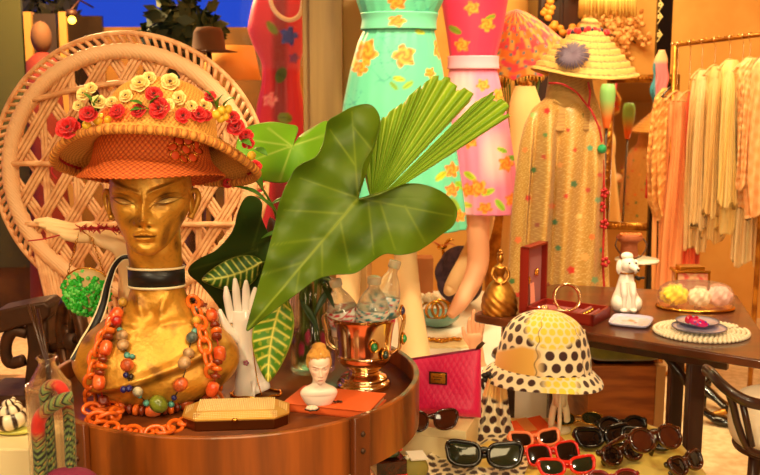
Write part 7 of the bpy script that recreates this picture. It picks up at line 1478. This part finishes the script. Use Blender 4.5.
# ------------------------------------------------------------------ tilted mirror in gold frame
YM_ = 4.95; mc_ = at(638, 156, YM_); mw, mh = .165, (zat(84, YM_) - zat(234, YM_))/2 
mi = thing('wall_mirror', 'standing gold-framed mirror reflecting the brocade coat', 'mirror', (mc_[0], YM_, .014), (-.095, 0, math.radians(-19.5))); mz = mc_[2]
b = MB(); box2(b, (-mw + .02, -.004, mz - mh + .02), (mw - .02, .004, mz + mh - .02)); build('mirror_glass', b, mat('mirror_glass', (250, 240, 220), .03, metal=1.), mi, local=True, smooth=False)
b = MB(); 
for lo, hi in (((-mw - .02, -.018, mz - mh - .02), (-mw + .022, .02, mz + mh + .02)), ((mw - .022, -.018, mz - mh - .02), (mw + .02, .02, mz + mh + .02)), ((-mw, -.018, mz + mh - .022), (mw, .02, mz + mh + .02)), ((-mw, -.018, mz - mh - .02), (mw, .02, mz - mh + .022))): box2(b, lo, hi)
q = random.Random(4)
for k in range(70):
    s = k/70.*4; e_ = s % 1; p = [(-mw + 2*mw*e_, -.018, mz + mh), (mw, -.018, mz + mh - 2*mh*e_), (mw - 2*mw*e_, -.018, mz - mh), (-mw, -.018, mz - mh + 2*mh*e_)][int(s)]; ball(b, p, .013, 7)
build('frame', b, M['brass'], mi, local=True)
b = MB(); 
for sx in (-1, 1): box2(b, (sx*mw - .015, -.01, 0), (sx*mw + .015, .015, mz - mh)); 
box2(b, (-mw, -.10, 0), (-mw + .03, .12, .03)); box2(b, (mw - .03, -.10, 0), (mw, .12, .03)); build('stand', b, M['brass'], mi, local=True, smooth=False)
# green and orange glass lamp behind the coat
p = at(607, 112, 4.55); g0 = np.array([p[0], 4.55, 0]); la = thing('glass_lamp', 'slender floor lamp with pale green glass shade right of the pointed hat', 'lamp', g0); b = MB(); lathe(b, [(.12, 0), (.11, .015), (.012, .03)], 28, g0); z1 = zat(128, 4.55); tube(b, [g0 + [0, 0, .02], g0 + [0, 0, z1]], .006, 10); build('stand', b, M['dark_wood'], la)
b = MB(); zt_ = zat(84, 4.55); h = zt_ - z1; prg = spline([(.012, 0, 0), (.022, h*.25, 0), (.033, h*.6, 0), (.035, h*.85, 0), (.027, h, 0)], 30)[:, :2]; t_ = np.linspace(0, 1, 30); lathe(b, prg + [0, z1], 32, g0, cap1=False, C=np.repeat(mixc(lin((240, 120, 60)), lin((150, 220, 140)), np.clip(t_*3 - .6, 0, 1))[:, None], 32, 1)); build('glass_shade', b, mat('tinted_shade', rough=.25, vcol=True, emit=None), la, solid=.003)
# flowering twig garland on the back wall and the fringed pendant
tw = thing('twig_garland', 'dried flowering twig garland on the amber back wall above the mirror', 'garland', at(625, 40, 5.58)); q = random.Random(14); b = MB(); fl_, lf_ = MB(), MB()
for k in range(18):
    a = at(q.uniform(606, 640), q.uniform(26, 44), 5.57); e_ = at(q.uniform(590, 652), q.uniform(12, 62), 5.54); mid = (a + e_)/2 + [q.uniform(-.05, .05), -.03, q.uniform(-.04, .04)]; S_ = spline([a, mid, e_], 14); tube(b, S_, np.linspace(.005, .002, 14), 5)
    for j in range(5, 14, 2):
        for i in range(3): ball(fl_ if (j + k) % 3 else lf_, S_[j] + [q.uniform(-.03, .03), q.uniform(-.02, 0), q.uniform(-.03, .03)], (.016, .008, .012), 6, M=R3(0, q.uniform(-1, 1), 0))
build('twigs', b, M['dark_wood'], tw); build('blossoms', fl_, mat('apricot_blossom', (250, 186, 110), .7), tw)['kind'] = 'stuff'; build('dry_leaves', lf_, mat('dry_leaf', (190, 120, 50), .7), tw)['kind'] = 'stuff'
YF = 4.85; p = at(608, -10, YF); pe = thing('pendant_shade', 'fringed gold pendant lampshade hanging at the top behind the pointed hat', 'lamp', (p[0], YF, p[2])); b = MB(); lathe(b, [(.03, .16), (.09, .12), (.13, .03), (.135, 0)], 36, p, cap0=False, cap1=False); build('shade', b, mat('gold_silk', (236, 186, 90), .6, emit=((255, 190, 90), .6)), pe, solid=.003)
b = MB()
for k in range(90): a = k*2*PI/90; tube(b, [p + [.134*math.cos(a), .134*math.sin(a), .002], p + [.137*math.cos(a + .03*math.sin(k*3)), .137*math.sin(a), -.12 - .012*math.sin(k*1.7)]], .0055, 5)
build('fringe', b, mat('gold_silk_fringe', (240, 196, 100), .6), pe); b = MB(); tube(b, [p + [0, 0, .15], [p[0], YF, 2.695]], .005, 6); build('cord', b, M['brass'], pe)
# dark cabinet with wreath behind the parasol
x0, x1 = xat(538, 10, 5.2), xat(584, 10, 5.2); cb = thing('dark_cabinet', 'tall dark cabinet with gilt wreath behind parasol and pointed hat', 'cabinet', ((x0 + x1)/2, 5.35, 0)); b = MB(); box2(b, (x0, 5.2, 0), (x1, 5.56, 2.0)); build('carcass', b, M['dark_wood'], cb, smooth=False, bevel=.006)
for sx in (0, 1): b = MB(); xm = (x0 + x1)/2; box2(b, (x0 + .01 + sx*(xm - x0), 5.185, .06), (xm - .005 + sx*(x1 - xm), 5.2, 1.95)); dd_ = build('door', b, M['dark_wood'], cb, smooth=False, bevel=.004); b = MB(); ball(b, (xm + (.025 if sx else -.025), 5.175, 1.0), .014, 10); build('knob', b, M['gold'], dd_)
wr = thing('gilt_wreath', 'gilt flower wreath hanging on the dark cabinet front', 'wreath', at(566, 14, 5.16)); b = MB(); q = random.Random(15)
for k in range(40): a = k*2*PI/40; c = at(566, 12, 5.16) + np.array([.10*math.cos(a), 0, .10*math.sin(a)]); ball(b, c + [q.uniform(-.02, .02), q.uniform(-.012, .012), q.uniform(-.02, .02)], (.022, .012, .018), 7)
build('blossoms', b, mat('gilt_blossom', (230, 150, 50), .5), wr)['kind'] = 'stuff'
# glass-topped stand with brown basket behind the poodle
YT = 3.42; zt_ = zat(259, YT); gx_ = xat(637, 259, YT); gs_ = thing('glass_stand', 'small glass-topped brass stand behind the china poodle', 'side table', (gx_, YT, 0)); b = MB(); lathe(b, [(.078, zt_ - .008), (.08, zt_ - .004), (.078, zt_)], 48, (gx_, YT, 0)); build('glass_top', b, mat('frosted_glass', (250, 240, 220), .15, trans=.4), gs_); b = MB(); lathe(b, [(.075, 0), (.07, .015), (.014, .03), (.011, zt_ - .03), (.04, zt_ - .008)], 32, (gx_, YT, 0)); build('pedestal', b, M['brass'], gs_)
c = np.array([xat(629, 250, YT), YT, zt_]); bs = thing('brown_basket', 'brown woven basket purse with wire handle on the glass-topped stand', 'basket', c); b = MB(); lathe(b, spline([(.030, .0005, 0), (.034, .01, 0), (.030, .05, 0), (.034, .062, 0), (.046, .07, 0), (.048, .082, 0), (.036, .092, 0), (.001, .094, 0)], 50)[:, :2], 40, c, sy=.7); build('body', b, mat('brown_weave', (150, 74, 32), .7, wave=(60, .8, 'Z', 1.)), bs)
b = MB(); tube(b, spline([c + [-.046, -.01, .078], c + [-.056, -.03, .05], c + [-.02, -.045, .012], c + [.03, -.045, .018], c + [.056, -.03, .055], c + [.046, -.01, .078]], 30), .003, 6); build('handle', b, M['iron'], bs)
for k in range(5): b = MB(); ball(b, c + [-.032 + .016*k, -.012, .092], (.010, .012, .007), 10); build('pompom', b, mat('rust_pompom', (206, 110, 50), .8) if k == 0 else bpy.data.materials['rust_pompom'], bs)
